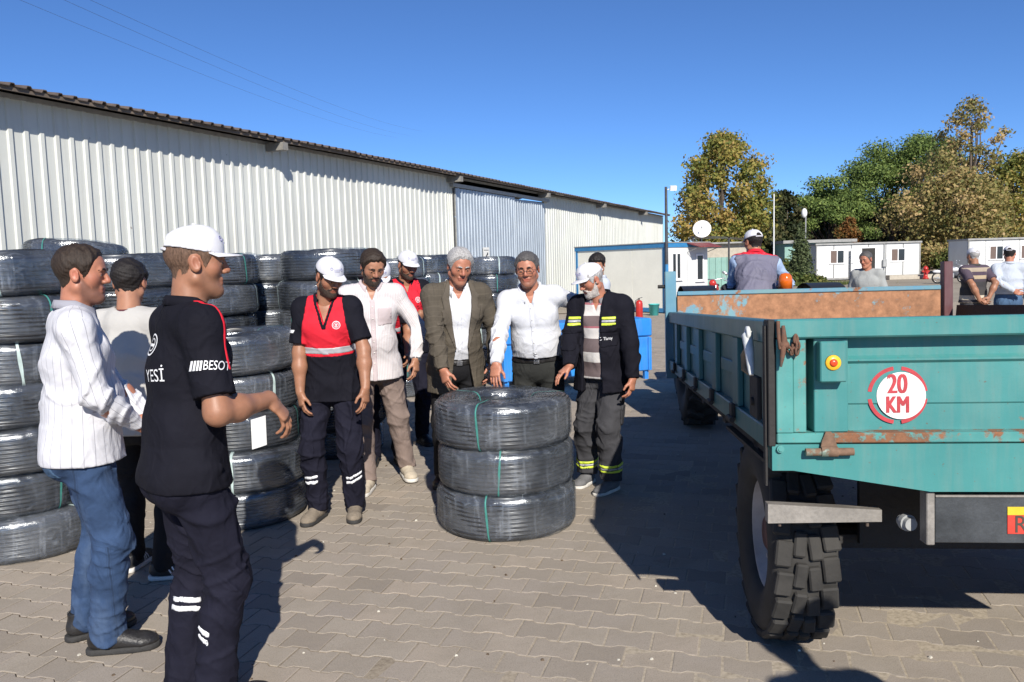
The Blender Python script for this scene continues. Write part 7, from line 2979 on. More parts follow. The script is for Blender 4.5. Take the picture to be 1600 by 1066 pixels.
    def watch(s, c):
        k = s.s
        n = _nrm(s.W[c] - s.E[c])
        p = s.W[c] + n * 0.006
        d, pn, th, _, _ = s.hand_frame(c)
        q = MB()
        a = _nrm(np.cross(n, pn))
        b = np.cross(n, a)
        q.tube([p + (a * 0.031 * math.cos(2 * PI * i / 16) + b * 0.025 * math.sin(2 * PI * i / 16)) * k for i in range(16)], 0.006, 6, closed=True)
        o = -pn
        q.cyl(p + o * 0.024 * k, p + o * 0.034 * k, 0.018, 14)
        q.build('watch', WATCHM, s.body)

    def glasses(s, mat=GLASSF):
        q = MB()
        for sg in (-1, 1):
            ring = []
            for i in range(20):
                a = 2 * PI * i / 20
                x, z = 0.0235 * math.copysign(abs(math.cos(a)) ** 0.7, math.cos(a)), 0.0165 * math.copysign(abs(math.sin(a)) ** 0.7, math.sin(a))
                ring.append(s.hw(sg * 0.034 + x, 0.109 - 0.12 * (abs(sg * 0.034 + x) ** 1.6), -0.001 + z))
            q.tube(ring, 0.0017, 5, closed=True)
            q.tube([s.hw(sg * 0.058, 0.1, 0.006), s.hw(sg * 0.082, 0.06, 0.006), s.hw(sg * 0.086, -0.005, 0.006)], 0.0018, 5)
        q.tube([s.hw(-0.011, 0.112, 0.003), s.hw(0, 0.115, 0.006), s.hw(0.011, 0.112, 0.003)], 0.0017, 5)
        o = q.build('glasses', mat, s.body)

    def decal(s, obj, name, mat, shapes, center, normal, up, off=0.0025):
        """flat shapes [(2-D points, faces)] projected on a garment along -normal; local coordinates"""
        n = _nrm(np.asarray(normal, float))
        u = np.asarray(up, float)
        u = _nrm(u - n * (u @ n))
        r = np.cross(u, n)
        bv = s._bvh(obj)
        m = MB()
        for vs, fs in shapes:
            pts = []
            for (x, y) in vs:
                p = np.asarray(center) + r * x + u * y
                hit = bv.ray_cast(Vector(p + n * 0.15), Vector(-n), 0.4)
                pts.append(np.array(hit[0]) + n * off if hit[0] is not None else p)
            m.add(pts, fs)
        return m.build(name, mat, obj)

def txt_shapes(text, size, sx=1.0, dx=0.0, dy=0.0, shear=0.0):
    vv, ff = text_mesh(text, size)
    return [([(p.x * sx + dx + shear * p.y, p.y + dy) for p in vv], ff)]

def ring_shape(r0, r1, n=28, dx=0, dy=0, a0=0, a1=360):
    vs = []
    for i in range(n + 1):
        a = R(a0 + (a1 - a0) * i / n)
        vs += [(dx + r0 * math.cos(a), dy + r0 * math.sin(a)), (dx + r1 * math.cos(a), dy + r1 * math.sin(a))]
    return [(vs, [(2 * i, 2 * i + 1, 2 * i + 3, 2 * i + 2) for i in range(n)])]

def quad_shape(x0, y0, x1, y1, n=6, shear=0.0, m=4):
    vs, fs = [], []
    for i in range(n + 1):
        x = x0 + (x1 - x0) * i / n
        for j in range(m + 1):
            y = y0 + (y1 - y0) * j / m
            vs.append((x + shear * y, y))
    return [(vs, [(i * (m + 1) + j, (i + 1) * (m + 1) + j, (i + 1) * (m + 1) + j + 1, i * (m + 1) + j + 1) for i in range(n) for j in range(m)])]
# ---------------------------------------------------------------- the people, from the left
def red_panel(p, z_low=-0.30, half=0.152):
    def red(P):
        q = p.tq(P)
        z = q[:, 2]
        edge = half - 0.035 * np.clip((z + 0.20) / 0.2, 0, 1) + 0.012 * np.clip((-z - 0.2) / 0.1, 0, 1)
        return np.maximum(np.maximum(np.abs(q[:, 0]) - edge, z_low - 0.062 - z), np.maximum(-q[:, 1] - 0.03, z - 0.055)) * p.s
    def silver(P):
        q = p.tq(P)
        return np.maximum(np.maximum(np.abs(q[:, 0]) - half - 0.012, -q[:, 1] - 0.03), np.maximum(q[:, 2] - z_low, z_low - 0.045 - q[:, 2])) * p.s
    o = p.band(p.tv, 'red_panel', REDC, red, p.top_obj, 0.003, 0.01)
    p.band(p.tv, 'reflective_band', REFL, silver, p.top_obj, 0.006, 0.01)
    return o

def emblem(p, obj, x=-0.085, z=-0.15, r=0.026):
    n = p.R2 @ V3(0.1 * np.sign(x), 1, 0.05)
    c = p.P3 + p.R2 @ V3(x, 0.14, z) * p.s
    sh = ring_shape(r * 0.86, r) + ring_shape(r * 0.55, r * 0.64) + quad_shape(-r * 0.3, -r * 0.35, r * 0.3, -r * 0.2) + quad_shape(-r * 0.08, -r * 0.35, r * 0.08, r * 0.4) + quad_shape(-r * 0.35, r * 0.02, r * 0.35, r * 0.14)
    p.decal(obj, 'emblem', PRINT, sh, c, n, p.R2 @ V3(0, 0, 1), 0.0035)

SHAVED = mat_hair('shaved_hair', (0.115, 0.07, 0.048), 0.2)
BEARD = mat_hair('dark_beard', (0.040, 0.027, 0.020))

def build_people():
    # 1 - striped shirt and jeans, far left
    p = Person('man with receding dark hair in thin-striped white shirt and blue jeans at the left edge', -1.915, 3.47, 60, H=1.77, skin=SK_RED, stub=0.8, build=1.05, belly=0.03, lean=4,
               head=(17, 4, 0), hands={'R': (-1.675, 3.50, 1.0), 'L': (-1.69, 3.66, 0.99)}, elbow={'R': (1.2, -0.75, -0.4), 'L': (-1.2, -0.75, -0.4)},
               feet={'R': (-1.82, 3.40, 80), 'L': (-2.00, 3.56, 48)}, fine=0.0075, seed=11,
               handinfo={'R': {'dir': (0.9, 0.35, -0.15), 'palm': (-0.3, 0.9, 0.1), 'curl': 0.7}, 'L': {'dir': (0.75, -0.3, -0.3), 'palm': (-0.2, -0.9, 0.3), 'curl': 0.6}})
    p.add_face(HAIR_BRN)
    p.hair(HAIR_BRN, thick=0.011, line=0.088, nape=-0.06, seed=3)
    p.trousers(JEANS, thigh=0.095, kn=0.07, calf=0.066, ank=0.062, amp=0.009, waist=0.05, hem=0.05)
    o = p.top(STRW, 'shirt', 0.016, 'long', hem=-0.10, flare=0.02, amp=0.008, neck_v=0.07, neck_w=0.03, attr=p.cloth_attr(True, True))
    p.collar(STRW, o, 0.072, 0.05, tabs=0.06, op=0.06)
    def yoke(P):
        q = p.tq(P)
        return np.maximum(np.abs(q[:, 2] + 0.075 + 0.25 * np.abs(q[:, 0]) * 0.3) - 0.0022, q[:, 1] + 0.02) * p.s
    p.band(p.tv, 'yoke_seam', pm('seam_grey', (0.45, 0.45, 0.48), 0.8, 0.1, 20, 0), yoke, o, 0.0015)
    def pocket(P):
        q = (P - p.P0) @ p.R0 / p.s
        return np.maximum(np.maximum(np.abs(q[:, 0] - 0.085) - 0.062, np.abs(q[:, 2] + 0.075) - 0.07), q[:, 1] + 0.02) * p.s
    p.band(p.pv, 'back_pocket', JEANS2, pocket, p.leg_obj, 0.0035)
    p.shoes(LEATH, SOLE, 1.03, boot=True, laces=M_BLACKP)

    # 2 - grey T-shirt, back to us
    p = Person('dark-haired man seen from behind in pale grey T-shirt and black trousers between two others', -2.04, 4.28, 8, H=1.72, skin=SK_MID, build=1.06, head=(-14, 6, 0),
               feet={'R': (-1.93, 4.24, 78), 'L': (-2.18, 4.40, 0)}, fine=0.010, seed=12)
    p.add_face(HAIR_BLK)
    p.hair(HAIR_BLK, thick=0.013, line=0.06, nape=-0.055, seed=4)
    p.trousers(BLKT, waist=0.06)
    o = p.top(GREYT, 'T_shirt', 0.014, 'short', hem=-0.12, amp=0.006)
    p.collar(pm('maroon_rib', (0.09, 0.02, 0.03), 0.85, 0.1, 20, 0.1), o, 0.066, 0.016, tabs=0.0, op=0.0)
    p.shoes(M_BLACKP, SOLEW, 1.0, stripes=PRINT)

    # 3 - black polo, cap, back three-quarter view
    p = Person('man in white cap and black short-sleeved polo with red piping pointing with his right hand', -1.215, 2.90, 50, H=1.80, skin=SK_TAN, stub=0.35, build=0.97, lean=7,
               head=(16, 2, 0), hands={'R': at(421, 624, 2.98)}, elbow={'R': (0.5, -0.6, -0.9)}, feet={'R': (-1.155, 2.87, 58), 'L': (-1.305, 2.965, 36)}, fine=0.0068, seed=13,
               handinfo={'R': {'dir': (0.55, 0.30, -0.78), 'palm': (-0.65, 0.1, -0.55), 'curl': 0.55}})
    p.add_face(HAIR_BLK)
    p.hair(SHAVED, thick=0.0022, line=0.06, nape=-0.06, seed=5)
    p.cap_hat(tilt=4, low=0.004)
    p.trousers(NAVYP, thigh=0.095, kn=0.070, calf=0.066, ank=0.064, amp=0.010, waist=0.04, hem=0.055, t=0.018)
    o = p.top(NAVY, 'polo_shirt', 0.016, 'short', hem=-0.085, flare=0.018, amp=0.008, neck_v=0.10, neck_w=0.03, sleeve_end=0.62)
    p.collar(NAVY, o, 0.069, 0.042, tabs=0.045, op=0.05)
    def piping(P):
        q = p.tq(P)
        x, y, z = np.abs(q[:, 0]), q[:, 1], q[:, 2]
        yc = np.interp(x, [0.05, 0.11, 0.16, 0.2, 0.25], [-0.012, 0.0, 0.018, 0.04, 0.06])
        w = np.interp(x, [0.05, 0.08, 0.12, 0.25], [0.010, 0.017, 0.012, 0.008])
        return np.maximum(np.maximum(np.abs(y - yc) - w, 0.055 - x), np.maximum(x - 0.30, -0.20 - z)) * p.s
    p.band(p.tv, 'red_piping', REDC, piping, o, 0.003)
    A_, E_ = p.S['R'], p.E['R']
    ax = _nrm(E_ - A_)
    nn = V3(0.93, -0.22, 0.18)
    c = A_ + (E_ - A_) * 0.46 + nn * 0.06
    upv = -ax
    tx = txt_shapes('BESOT', 0.046, 0.68, dx=0.018, shear=0.12)
    for i in range(4):
        tx += quad_shape(-0.066 + i * 0.0095, -0.017, -0.066 + i * 0.0095 + 0.0066, 0.017, 2, 0.12)
    up2 = rot('x', 0.0) @ upv
    p.decal(o, 'sleeve_print', PRINT, tx, c, nn, up2 + np.cross(up2, nn) * 0.18, 0.0035)
    p.decal(o, 'back_print', PRINT, txt_shapes('YESİ', 0.062, 0.9, dx=0.05), p.P3 + p.R2 @ V3(0.0, -0.15, -0.24) * p.s, p.R2 @ V3(0, -1, 0), p.R2 @ V3(-0.1, 0, 1), 0.003)
    p.decal(o, 'back_crest', PRINT, ring_shape(0.034, 0.040, dx=-0.01) + ring_shape(0.02, 0.024, dx=-0.01) + quad_shape(-0.03, -0.006, 0.012, 0.004), p.P3 + p.R2 @ V3(0.0, -0.15, -0.13) * p.s, p.R2 @ V3(0, -1, 0), p.R2 @ V3(0, 0, 1), 0.003)
    for c_, d0, a0 in (('L', 0.10, 2.7),):
        for j in range(2):
            p.band(p.pv, 'reflective_strip', REFLW, p.shin_clip(c_, d0 + j * 0.032, d0 + 0.022 + j * 0.032, 0.12, (a0, 0.75)), p.leg_obj, 0.0035)
    p.band(p.pv, 'reflective_strip', REFLW, p.shin_clip('R', 0.155, 0.177, -0.28, (2.72, 0.34)), p.leg_obj, 0.0035)
    p.band(p.pv, 'reflective_strip', REFLW, p.shin_clip('R', 0.187, 0.209, -0.28, (2.72, 0.34)), p.leg_obj, 0.0035)
    p.shoes(LEATH, SOLE, 1.05)

    # 4 - red and black polo, cap, facing us
    p = Person('man in white cap and red and black polo with silver chest stripe, dusty shoes', -1.20, 5.25, 180, H=1.73, skin=SK_TAN, stub=0.6, lean=8, build=0.98,
               head=(-42, 24, 0), hands={'R': at(469, 622, 5.12), 'L': at(571, 606, 5.05)}, elbow={'R': (0.6, -0.8, 0), 'L': (-0.8, -0.6, 0)},
               feet={'R': (-1.33, 5.23, 196), 'L': (-1.09, 5.27, 170)}, fine=0.0075, seed=14,
               handinfo={'R': {'dir': (0.12, -0.25, -0.95), 'palm': (0.75, 0.5, 0), 'curl': 0.5}, 'L': {'dir': (0.02, -0.25, -0.95), 'palm': (-0.85, 0.35, 0), 'curl': 0.5}})
    p.add_face(HAIR_BLK, BEARD, 0.0022)
    p.hair(HAIR_BLK, thick=0.005, line=0.06, nape=-0.055, seed=6)
    p.cap_hat(tilt=6, low=0.004)
    p.trousers(NAVYP, thigh=0.095, kn=0.072, calf=0.066, ank=0.062, amp=0.010, waist=0.02, hem=0.03, t=0.018)
    o = p.top(NAVY, 'polo_shirt', 0.014, 'short', hem=-0.13, flare=0.012, amp=0.006, neck_v=0.15, neck_w=0.05, sleeve_end=0.60)
    p.collar(NAVY, o, 0.070, 0.04, tabs=0.06, op=0.09)
    rp = red_panel(p)
    emblem(p, o)
    def pl(P):
        q = p.tq(P)
        return np.maximum(np.maximum(np.abs(np.abs(q[:, 0]) - 0.05 * np.clip((q[:, 2] + 0.165) / 0.15, 0, 1.3) - 0.006) - 0.010, -q[:, 1]), np.maximum(q[:, 2] - 0.03, -0.18 - q[:, 2])) * p.s
    p.band(p.tv, 'placket', NAVY, pl, o, 0.006)
    p.decal(o, 'sleeve_print', PRINT, quad_shape(-0.03, -0.01, -0.008, 0.01, 3, 0.3) + quad_shape(-0.004, -0.01, 0.03, 0.01, 3, 0.3), p.S['R'] + (p.E['R'] - p.S['R']) * 0.48 + V3(0.05, 0.05, 0), V3(0.75, 0.65, 0.1), V3(0, 0, 1), 0.003)
    for c_ in 'RL':
        for j in range(2):
            p.band(p.pv, 'reflective_strip', REFLW, p.shin_clip(c_, 0.175 + j * 0.034, 0.197 + j * 0.034, -0.22 if c_ == 'R' else -0.3, (0.1 if c_ == 'R' else -0.2, 0.95)), p.leg_obj, 0.0035)
    p.shoes(DUSTSH, SOLE, 1.0, laces=DUSTSH)

    # 5 - bearded man, white shirt, taupe trousers
    p = Person('bearded man in white pinstriped shirt and taupe trousers stepping beside the red polo', -1.05, 6.02, 168, H=1.80, skin=SK_MID, stub=0.5, lean=9, build=1.03, belly=0.03,
               head=(-14, 27, 0), hands={'L': at(650, 560, 5.88), 'R': (-1.23, 6.0, 0.93)}, elbow={'L': (-0.9, -0.6, 0), 'R': (0.7, -0.7, 0)},
               feet={'R': (-1.11, 5.88, 188), 'L': (-0.86, 6.22, 158)}, fine=0.0078, seed=15,
               handinfo={'L': {'dir': (0.02, -0.25, -0.95), 'palm': (-0.8, 0.3, 0), 'curl': 0.55}})
    p.add_face(HAIR_BRN, BEARD, 0.0028)
    p.hair(HAIR_BRN, thick=0.012, line=0.076, nape=-0.05, seed=7)
    p.trousers(TAUPE, thigh=0.098, kn=0.070, calf=0.063, ank=0.056, amp=0.008, waist=0.02, hem=0.015)
    o = p.top(PINW, 'shirt', 0.016, 'long', hem=-0.13, flare=0.022, amp=0.007, neck_v=0.09, neck_w=0.035, attr=p.cloth_attr(True))
    p.collar(PINW, o, 0.072, 0.048, tabs=0.055, op=0.07)
    p.placket(p.tv, PINW, o, 0.0, 0.017, -0.08, -0.66)
    def bp(P):
        q = p.tq(P)
        return np.maximum(np.maximum(np.abs(q[:, 0] + 0.085) - 0.052, np.abs(q[:, 2] + 0.20) - 0.062), -q[:, 1]) * p.s
    p.band(p.tv, 'breast_pocket', PINW, bp, o, 0.0035)
    q = MB()
    for v_ in (-0.13, -0.21, -0.29, -0.37, -0.45, -0.53):
        c = p.P3 + p.R2 @ V3(0.0, 0.4, v_) * p.s
        h_ = p._bvh(o).ray_cast(Vector(c), Vector(-(p.R2 @ V3(0, 1, 0))))
        if h_[0] is not None:
            q.ell(h_[0] + Vector(p.R2 @ V3(0, 0.006, 0)), (0.006, 0.003, 0.006), None, 0, 8, 5)
    q.build('buttons', pm('pearl_button', (0.6, 0.58, 0.55), 0.3, 0.05, 20, 0), o)
    p.watch('L')
    p.shoes(BEIGESH, SOLEW, 1.03, laces=SOLEW)

    # 6, 7 - two in caps behind him
    p = Person('man in white cap and red work polo, head highest behind the bearded man', -0.98, 7.42, 160, H=1.80, skin=SK_TAN, head=(-15, 20, 0), lean=5, hands={'L': at(657, 490, 7.25)}, elbow={'L': (-0.8, -0.7, 0)}, fine=0.010, seed=16,
               handinfo={'L': {'dir': (-0.1, -0.3, -0.9), 'palm': (-0.8, 0.3, 0), 'curl': 0.6}})
    p.add_face(HAIR_BLK, BEARD, 0.0022)
    p.hair(HAIR_BLK, thick=0.004, seed=8)
    p.cap_hat(tilt=8)
    p.trousers(NAVYP, waist=0.02)
    o = p.top(NAVY, 'polo_shirt', 0.014, 'short', hem=-0.10, amp=0.006, neck_v=0.1, neck_w=0.035)
    p.collar(NAVY, o, 0.069, 0.042, tabs=0.05, op=0.06)
    red_panel(p)
    emblem(p, o)
    p.shoes(LEATH)
    p = Person('man in white cap bowing his head directly behind the bearded man', -1.10, 6.72, 170, H=1.73, skin=SK_TAN, head=(-8, 32, 0), lean=8, fine=0.0105, seed=17, hands={'R': (-1.3, 6.6, 0.9), 'L': (-0.86, 6.55, 0.95)})
    p.add_face(HAIR_BLK, HAIR_BLK, 0.003)
    p.hair(HAIR_BLK, thick=0.004, seed=9)
    p.cap_hat(tilt=2)
    p.trousers(NAVYP, waist=0.02)
    o = p.top(NAVY, 'polo_shirt', 0.014, 'short', hem=-0.10, amp=0.006, neck_v=0.1, neck_w=0.035)
    p.collar(NAVY, o, 0.069, 0.042, tabs=0.05, op=0.06)
    red_panel(p)
    p.shoes(LEATH)

    # 8 - grey-haired man in a brown checked blazer
    p = Person('grey-haired man in brown checked blazer and white shirt resting a hand on the coils', -0.42, 5.90, 165, H=1.79, skin=SK_RED, stub=0.2, lean=17, build=1.02, belly=0.02,
               head=(-6, 20, -3), hands={'R': at(694, 590, 5.50), 'L': (-0.14, 5.78, 0.95)}, elbow={'R': (0.8, -0.6, 0), 'L': (-0.7, -0.7, 0)},
               feet={'R': (-0.56, 6.02, 188), 'L': (-0.29, 6.08, 162)}, fine=0.0075, seed=18,
               handinfo={'R': {'dir': (0.22, -0.35, -0.9), 'palm': (0.55, 0.2, -0.5), 'curl': 0.55}, 'L': {'dir': (-0.1, -0.4, -0.85), 'palm': (-0.7, 0.2, 0), 'curl': 0.5}})
    p.add_face(HAIR_GRY)
    p.hair(HAIR_GRY, thick=0.014, line=0.080, nape=-0.055, seed=10)
    p.trousers(BLKT, waist=0.02, thigh=0.094)
    sh = p.top(WHITE, 'shirt', 0.010, 'none', hem=-0.05, tucked=True, amp=0.006, neck_v=0.07, neck_w=0.035, blouse=0.006)
    p.collar(WHITE, sh, 0.070, 0.05, tabs=0.06, op=0.08)
    p.placket(p.tv, WHITE, sh, 0.0, 0.016, -0.06, -0.5)
    p.belt()
    def opening(s, P):
        q = s.tq(P)
        z = q[:, 2]
        half = np.interp(z, [-0.75, -0.5, -0.40, -0.25, -0.05, 0.04], [0.10, 0.055, 0.045, 0.065, 0.085, 0.07])
        return np.maximum(np.abs(q[:, 0] + 0.01) - half, -q[:, 1] - 0.0) * s.s
    o = p.top(BLAZ, 'blazer', 0.030, 'long', hem=-0.22, flare=0.02, amp=0.007, open_front=opening, sleeve_r=(0.060, 0.055, 0.047), seed=31, attr=p.cloth_attr(True))
    def lapel(P):
        q = p.tq(P)
        z = q[:, 2]
        half = np.interp(z, [-0.40, -0.25, -0.05, 0.04], [0.045, 0.065, 0.085, 0.07])
        wd = np.interp(z, [-0.42, -0.22, -0.13, -0.125, -0.05, 0.05], [0.0, 0.055, 0.065, 0.045, 0.05, 0.02])
        d = np.abs(q[:, 0] + 0.01) - half
        return np.maximum(np.maximum(d - wd, -d - 0.004), np.maximum(-q[:, 1] - 0.02, -0.40 - z)) * p.s
    p.band(p.tv, 'lapel', BLAZ, lapel, o, 0.008, 0.006)
    def bpk(P):
        q = p.tq(P)
        return np.maximum(np.maximum(np.abs(q[:, 0] - 0.125) - 0.05, np.abs(q[:, 2] + 0.215 - 0.2 * (q[:, 0] - 0.125)) - 0.011), -q[:, 1]) * p.s
    p.band(p.tv, 'pocket_welt', BLAZ, bpk, o, 0.005)
    p.shoes(LEATH)

    # 9 - glasses, white shirt
    p = Person('man with glasses in plain white shirt and charcoal trousers leaning over the low coil stack', 0.19, 5.92, 186, H=1.75, skin=SK_RED, stub=0.45, lean=19, build=1.05, belly=0.03, side=5,
               head=(4, 9, 3), hands={'R': at(774, 576, 5.47), 'L': (0.52, 6.10, 1.12)}, elbow={'R': (0.7, -0.6, 0.1), 'L': (-0.8, -0.7, 0.2)},
               feet={'R': (0.05, 6.08, 190), 'L': (0.32, 6.10, 170)}, fine=0.0075, seed=19,
               handinfo={'R': {'dir': (-0.12, -0.45, -0.85), 'palm': (0.35, 0.5, -0.6), 'curl': 0.35, 'spread': 0.5}})
    p.add_face(HAIR_BLK)
    p.hair(HAIR_SALT, thick=0.010, line=0.074, nape=-0.05, seed=11)
    p.glasses()
    p.trousers(CHAR, waist=0.045, thigh=0.097, kn=0.072)
    o = p.top(WHITE, 'shirt', 0.016, 'long', tucked=True, amp=0.006, neck_v=0.08, neck_w=0.03, blouse=0.018)
    p.collar(WHITE, o, 0.072, 0.048, tabs=0.06, op=0.06)
    p.placket(p.tv, WHITE, o, 0.0, 0.016, -0.07, -0.55)
    q = MB()
    for v_ in (-0.10, -0.18, -0.26, -0.34, -0.42):
        c = p.P3 + p.R2 @ V3(0.0, 0.4, v_) * p.s
        h_ = p._bvh(o).ray_cast(Vector(c), Vector(-(p.R2 @ V3(0, 1, 0))))
        if h_[0] is not None:
            q.ell(h_[0] + Vector(p.R2 @ V3(0, 0.006, 0)), (0.006, 0.003, 0.006), None, 0, 8, 5)
    q.build('buttons', pm('white_button', (0.55, 0.55, 0.56), 0.3, 0.05, 20, 0), o)
    p.belt()
    p.shoes(LEATH)

    # 10 - old man in cap and navy hi-vis jacket
    p = Person('old man with white beard in white cap and navy work jacket with yellow reflective bands', 0.66, 5.78, 208, H=1.65, skin=SK_RED, lean=9, build=1.06, belly=0.035,
               head=(38, 26, 0), hands={'R': at(890, 572, 5.52), 'L': at(991, 604, 5.50)}, elbow={'R': (0.8, -0.6, 0.1), 'L': (-0.8, -0.6, 0)},
               feet={'R': (0.54, 5.90, 214), 'L': (0.69, 5.68, 222)}, fine=0.0075, seed=20,
               handinfo={'R': {'dir': (-0.75, -0.25, -0.5), 'palm': (-0.3, -0.1, -0.9), 'curl': 0.4, 'spread': 0.4}, 'L': {'dir': (-0.12, -0.2, -0.95), 'palm': (-0.8, 0.5, 0), 'curl': 0.6}})
    p.add_face(HAIR_GRY, HAIR_WHT, 0.004)
    p.hair(HAIR_GRY, thick=0.007, line=0.06, nape=-0.055, seed=12)
    p.cap_hat(tilt=10, low=0.002)
    p.trousers(GREYW, waist=0.02, thigh=0.100, kn=0.080, calf=0.078, ank=0.072, amp=0.009, t=0.018, hem=0.0)
    def cargo(P):
        best = None
        for c_ in ('L',):
            K, Hp = p.K[c_], p.Hp[c_]
            n = _nrm(K - Hp)
            r = P - Hp
            side = -np.cross(n, p.toe[c_])
            best = np.maximum(np.maximum(np.abs(r @ n - 0.30) - 0.075, np.abs(r @ p.toe[c_] - 0.0) - 0.07), 0.05 - np.abs(r @ np.cross(n, p.toe[c_])))
        return best
    p.band(p.pv, 'cargo_pocket', GREYW, cargo, p.leg_obj, 0.010, 0.004)
    for c_ in 'RL':
        p.band(p.pv, 'reflective_band', REFY, p.shin_clip(c_, 0.262, 0.283), p.leg_obj, 0.004)
        p.band(p.pv, 'reflective_band', REFL, p.shin_clip(c_, 0.284, 0.302), p.leg_obj, 0.004)
        p.band(p.pv, 'reflective_band', REFY, p.shin_clip(c_, 0.303, 0.322), p.leg_obj, 0.004)
    sh = p.top(POLO10, 'polo_shirt', 0.012, 'none', hem=-0.06, flare=0.014, amp=0.005, neck_v=0.08, neck_w=0.03)
    p.collar(pm('grey_polo_collar', (0.2, 0.19, 0.2), 0.85, 0.1, 20, 0.2), sh, 0.070, 0.045, tabs=0.05, op=0.06)
    def opening10(s, P):
        q = s.tq(P)
        z = q[:, 2]
        half = np.interp(z, [-0.75, -0.45, -0.25, -0.05, 0.04], [0.085, 0.075, 0.07, 0.07, 0.075])
        return np.maximum(np.abs(q[:, 0] - 0.02) - half, -q[:, 1] - 0.0) * s.s
    o = p.top(NAVY, 'work_jacket', 0.032, 'long', hem=-0.16, flare=0.03, amp=0.009, open_front=opening10, sleeve_r=(0.062, 0.058, 0.051), seed=41)
    p.collar(NAVY, o, 0.083, 0.058, tabs=0.05, op=0.13)
    for z0, z1, m_ in ((-0.115, -0.137, REFY), (-0.1375, -0.158, REFL), (-0.1585, -0.18, REFY)):
        for sg in (-1, 1):
            def hv(P):
                q = p.tq(P)
                d = sg * (q[:, 0] - 0.02)
                return np.maximum(np.maximum(q[:, 2] - z0, z1 - q[:, 2]), np.maximum(np.maximum(d - 0.185, 0.085 - d), -q[:, 1] - 0.0)) * p.s
            p.band(p.tv, 'reflective_band', m_, hv, o, 0.004)
    for sg in (-1, 1):
        def pk(P):
            q = p.tq(P)
            return np.maximum(np.maximum(np.abs(q[:, 0] - 0.02 - sg * 0.135) - 0.055, np.abs(q[:, 2] + 0.265) - 0.07), -q[:, 1]) * p.s
        def fl(P):
            q = p.tq(P)
            return np.maximum(np.maximum(np.abs(q[:, 0] - 0.02 - sg * 0.135) - 0.058, np.abs(q[:, 2] + 0.21) - 0.02), -q[:, 1]) * p.s
        pk_ = p.band(p.tv, 'breast_pocket', NAVY, pk, o, 0.005)
        p.band(p.tv, 'pocket_flap', NAVY, fl, o, 0.009)
    # white embroidery on the left pocket, not readable: a hook and short strokes
    c = p.P3 + p.R2 @ V3(-0.115, 0.2, -0.275) * p.s
    emb = ring_shape(0.008, 0.011, 12, -0.04, 0.002, 60, 330)
    emb += txt_shapes('Tlaroy', 0.03, 0.8, 0.012, 0)
    p.decal(o, 'embroidery', PRINT, emb, c, p.R2 @ V3(-0.35, 1, 0), p.R2 @ V3(0, 0, 1), 0.008)
    p.shoes(GREYSH, SOLEW, 1.0)

    # 11 - dark-haired man farther back
    p = Person('black-haired man far back, head just above the old man cap', 0.99, 9.0, 262, H=1.74, skin=SK_MID, head=(-62, 14, 0), fine=0.011, seed=21)
    p.add_face(HAIR_BLK)
    p.hair(HAIR_BLK, thick=0.016, line=0.052, nape=-0.05, seed=13)
    p.trousers(JEANS, waist=0.03)
    o = p.top(PALEB, 'shirt', 0.014, 'long', hem=-0.12, amp=0.006)
    p.collar(PALEB, o, 0.070, 0.04)
    p.shoes(LEATH)

    # 12 - driver on the tractor
    p = Person('tractor driver seen from behind in slate vest with red collar and white cap', 2.44, 7.97, 8, H=1.78, skin=SK_TAN, lean=31, side=4, hips=(0, -0.02, 1.16), build=1.12, belly=0.02,
               head=(-26, 6, 0), hands={'R': (2.78, 8.45, 1.36), 'L': (2.36, 8.55, 1.36)}, elbow={'R': (1.0, -0.3, -0.8), 'L': (-0.2, -0.3, -1)},
               feet={'R': (2.68, 8.55, 15, 0.88), 'L': (2.3, 8.58, -5, 0.88)}, knee={'R': (0.3, 0.6, 1), 'L': (-0.3, 0.6, 1)}, fine=0.0095, seed=22)
    p.add_face(HAIR_BLK)
    p.hair(HAIR_BLK, thick=0.006, nape=-0.06, seed=14)
    p.cap_hat(tilt=2)
    p.trousers(GREYW, waist=0.02)
    sh = p.top(LBLUE, 'shirt', 0.010, 'long', hem=-0.02, tucked=True, amp=0.007)
    o = p.top(VEST, 'work_vest', 0.026, 'none', hem=-0.14, flare=0.01, amp=0.011)
    def yk(P):
        q = p.tq(P)
        return (-(q[:, 2] + 0.02 + 0.0 * q[:, 0]) + 0.10 * np.clip(np.abs(q[:, 0]) - 0.03, 0, 1)) * p.s
    p.band(p.tv, 'red_yoke', REDC, yk, o, 0.003)
    p.collar(REDC, o, 0.076, 0.05, tabs=0.02)
    p.shoes(LEATH)

    # 13 - grey T-shirt beyond the trailer
    p = Person('grey-haired man in plain grey T-shirt standing alone beyond the trailer', 5.12, 11.5, 218, H=1.70, skin=SK_RED, head=(14, 14, 0), build=1.05, fine=0.011, seed=23)
    p.add_face(HAIR_SALT)
    p.hair(HAIR_SALT, thick=0.006, line=0.075, seed=15)
    p.trousers(JEANS, waist=0.03)
    o = p.top(GREYT2, 'T_shirt', 0.014, 'short', hem=-0.12, amp=0.006)
    p.collar(GREYT2, o, 0.066, 0.014, tabs=0.0, op=0.0)
    p.shoes(LEATH)

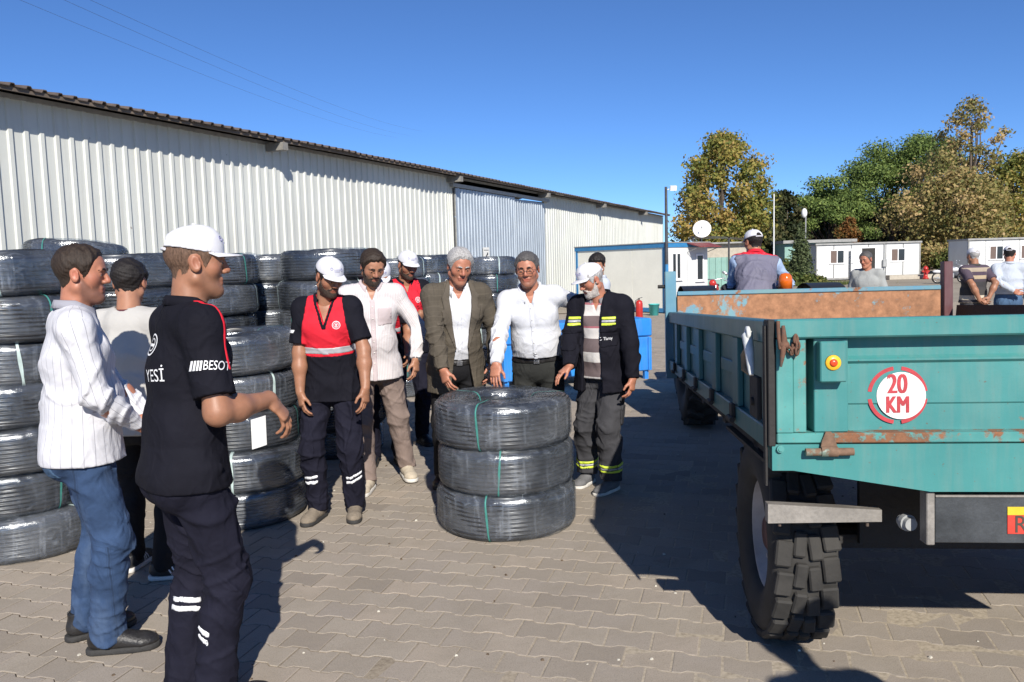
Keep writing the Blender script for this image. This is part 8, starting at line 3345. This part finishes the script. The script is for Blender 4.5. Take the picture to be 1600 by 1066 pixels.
    # 14 - banded polo, hands behind his back
    p = Person('man in white cap and dark polo with cream bands, hands clasped behind his back', 6.97, 12.05, -6, H=1.70, skin=SK_TAN, build=1.12, belly=0.02, head=(0, 4, 0), fine=0.012, seed=24,
               hands={'R': (7.07, 11.83, 0.97), 'L': (6.93, 11.82, 0.95)}, elbow={'R': (0.5, -1, 0), 'L': (-0.5, -1, 0)},
               handinfo={'R': {'dir': (-0.8, -0.1, -0.55), 'palm': (0, -0.8, 0.2), 'curl': 0.7}, 'L': {'dir': (0.8, -0.1, -0.45), 'palm': (0, -0.8, 0.2), 'curl': 0.7}})
    p.add_face(HAIR_GRY)
    p.hair(HAIR_GRY, thick=0.006, nape=-0.06, seed=16)
    p.cap_hat(tilt=4)
    p.trousers(GREYW, waist=0.02)
    o = p.top(POLO14, 'polo_shirt', 0.016, 'short', hem=-0.02, amp=0.006, attr=p.cloth_attr(True))
    p.collar(POLO14, o, 0.069, 0.04, tabs=0.02)
    p.shoes(LEATH)

    # 15 - pale blue shirt and jeans
    p = Person('man in white cap, pale blue shirt and jeans at the right edge', 7.62, 12.25, 22, H=1.72, skin=SK_RED, build=1.1, head=(12, 6, 0), fine=0.012, seed=25,
               hands={'L': (7.56, 12.02, 1.06)}, elbow={'L': (-1, -0.6, 0)}, handinfo={'L': {'dir': (0.75, -0.1, -0.4), 'palm': (0, -0.8, 0.2), 'curl': 0.7}})
    p.add_face(HAIR_BLK)
    p.hair(HAIR_BLK, thick=0.006, nape=-0.06, seed=17)
    p.cap_hat(tilt=4)
    p.trousers(JEANS2, waist=0.08)
    o = p.top(PALEB, 'shirt', 0.014, 'long', tucked=True, amp=0.007)
    p.collar(PALEB, o, 0.070, 0.04)
    p.shoes(LEATH)

    # 16 - stands just right of the camera; only his shadow on the paving and the tyre is in the picture
    p = Person('man in dark polo standing beside the photographer, casting his shadow on the trailer tyre', 1.58, 0.78, -8, H=1.74, skin=SK_TAN, fine=0.014, seed=26)
    p.add_face(HAIR_BLK)
    p.hair(HAIR_BLK, thick=0.010, seed=18)
    p.trousers(JEANS, waist=0.03)
    p.top(NAVY, 'polo_shirt', 0.014, 'short', hem=-0.10, amp=0.006)
    p.shoes(LEATH)

build_people()
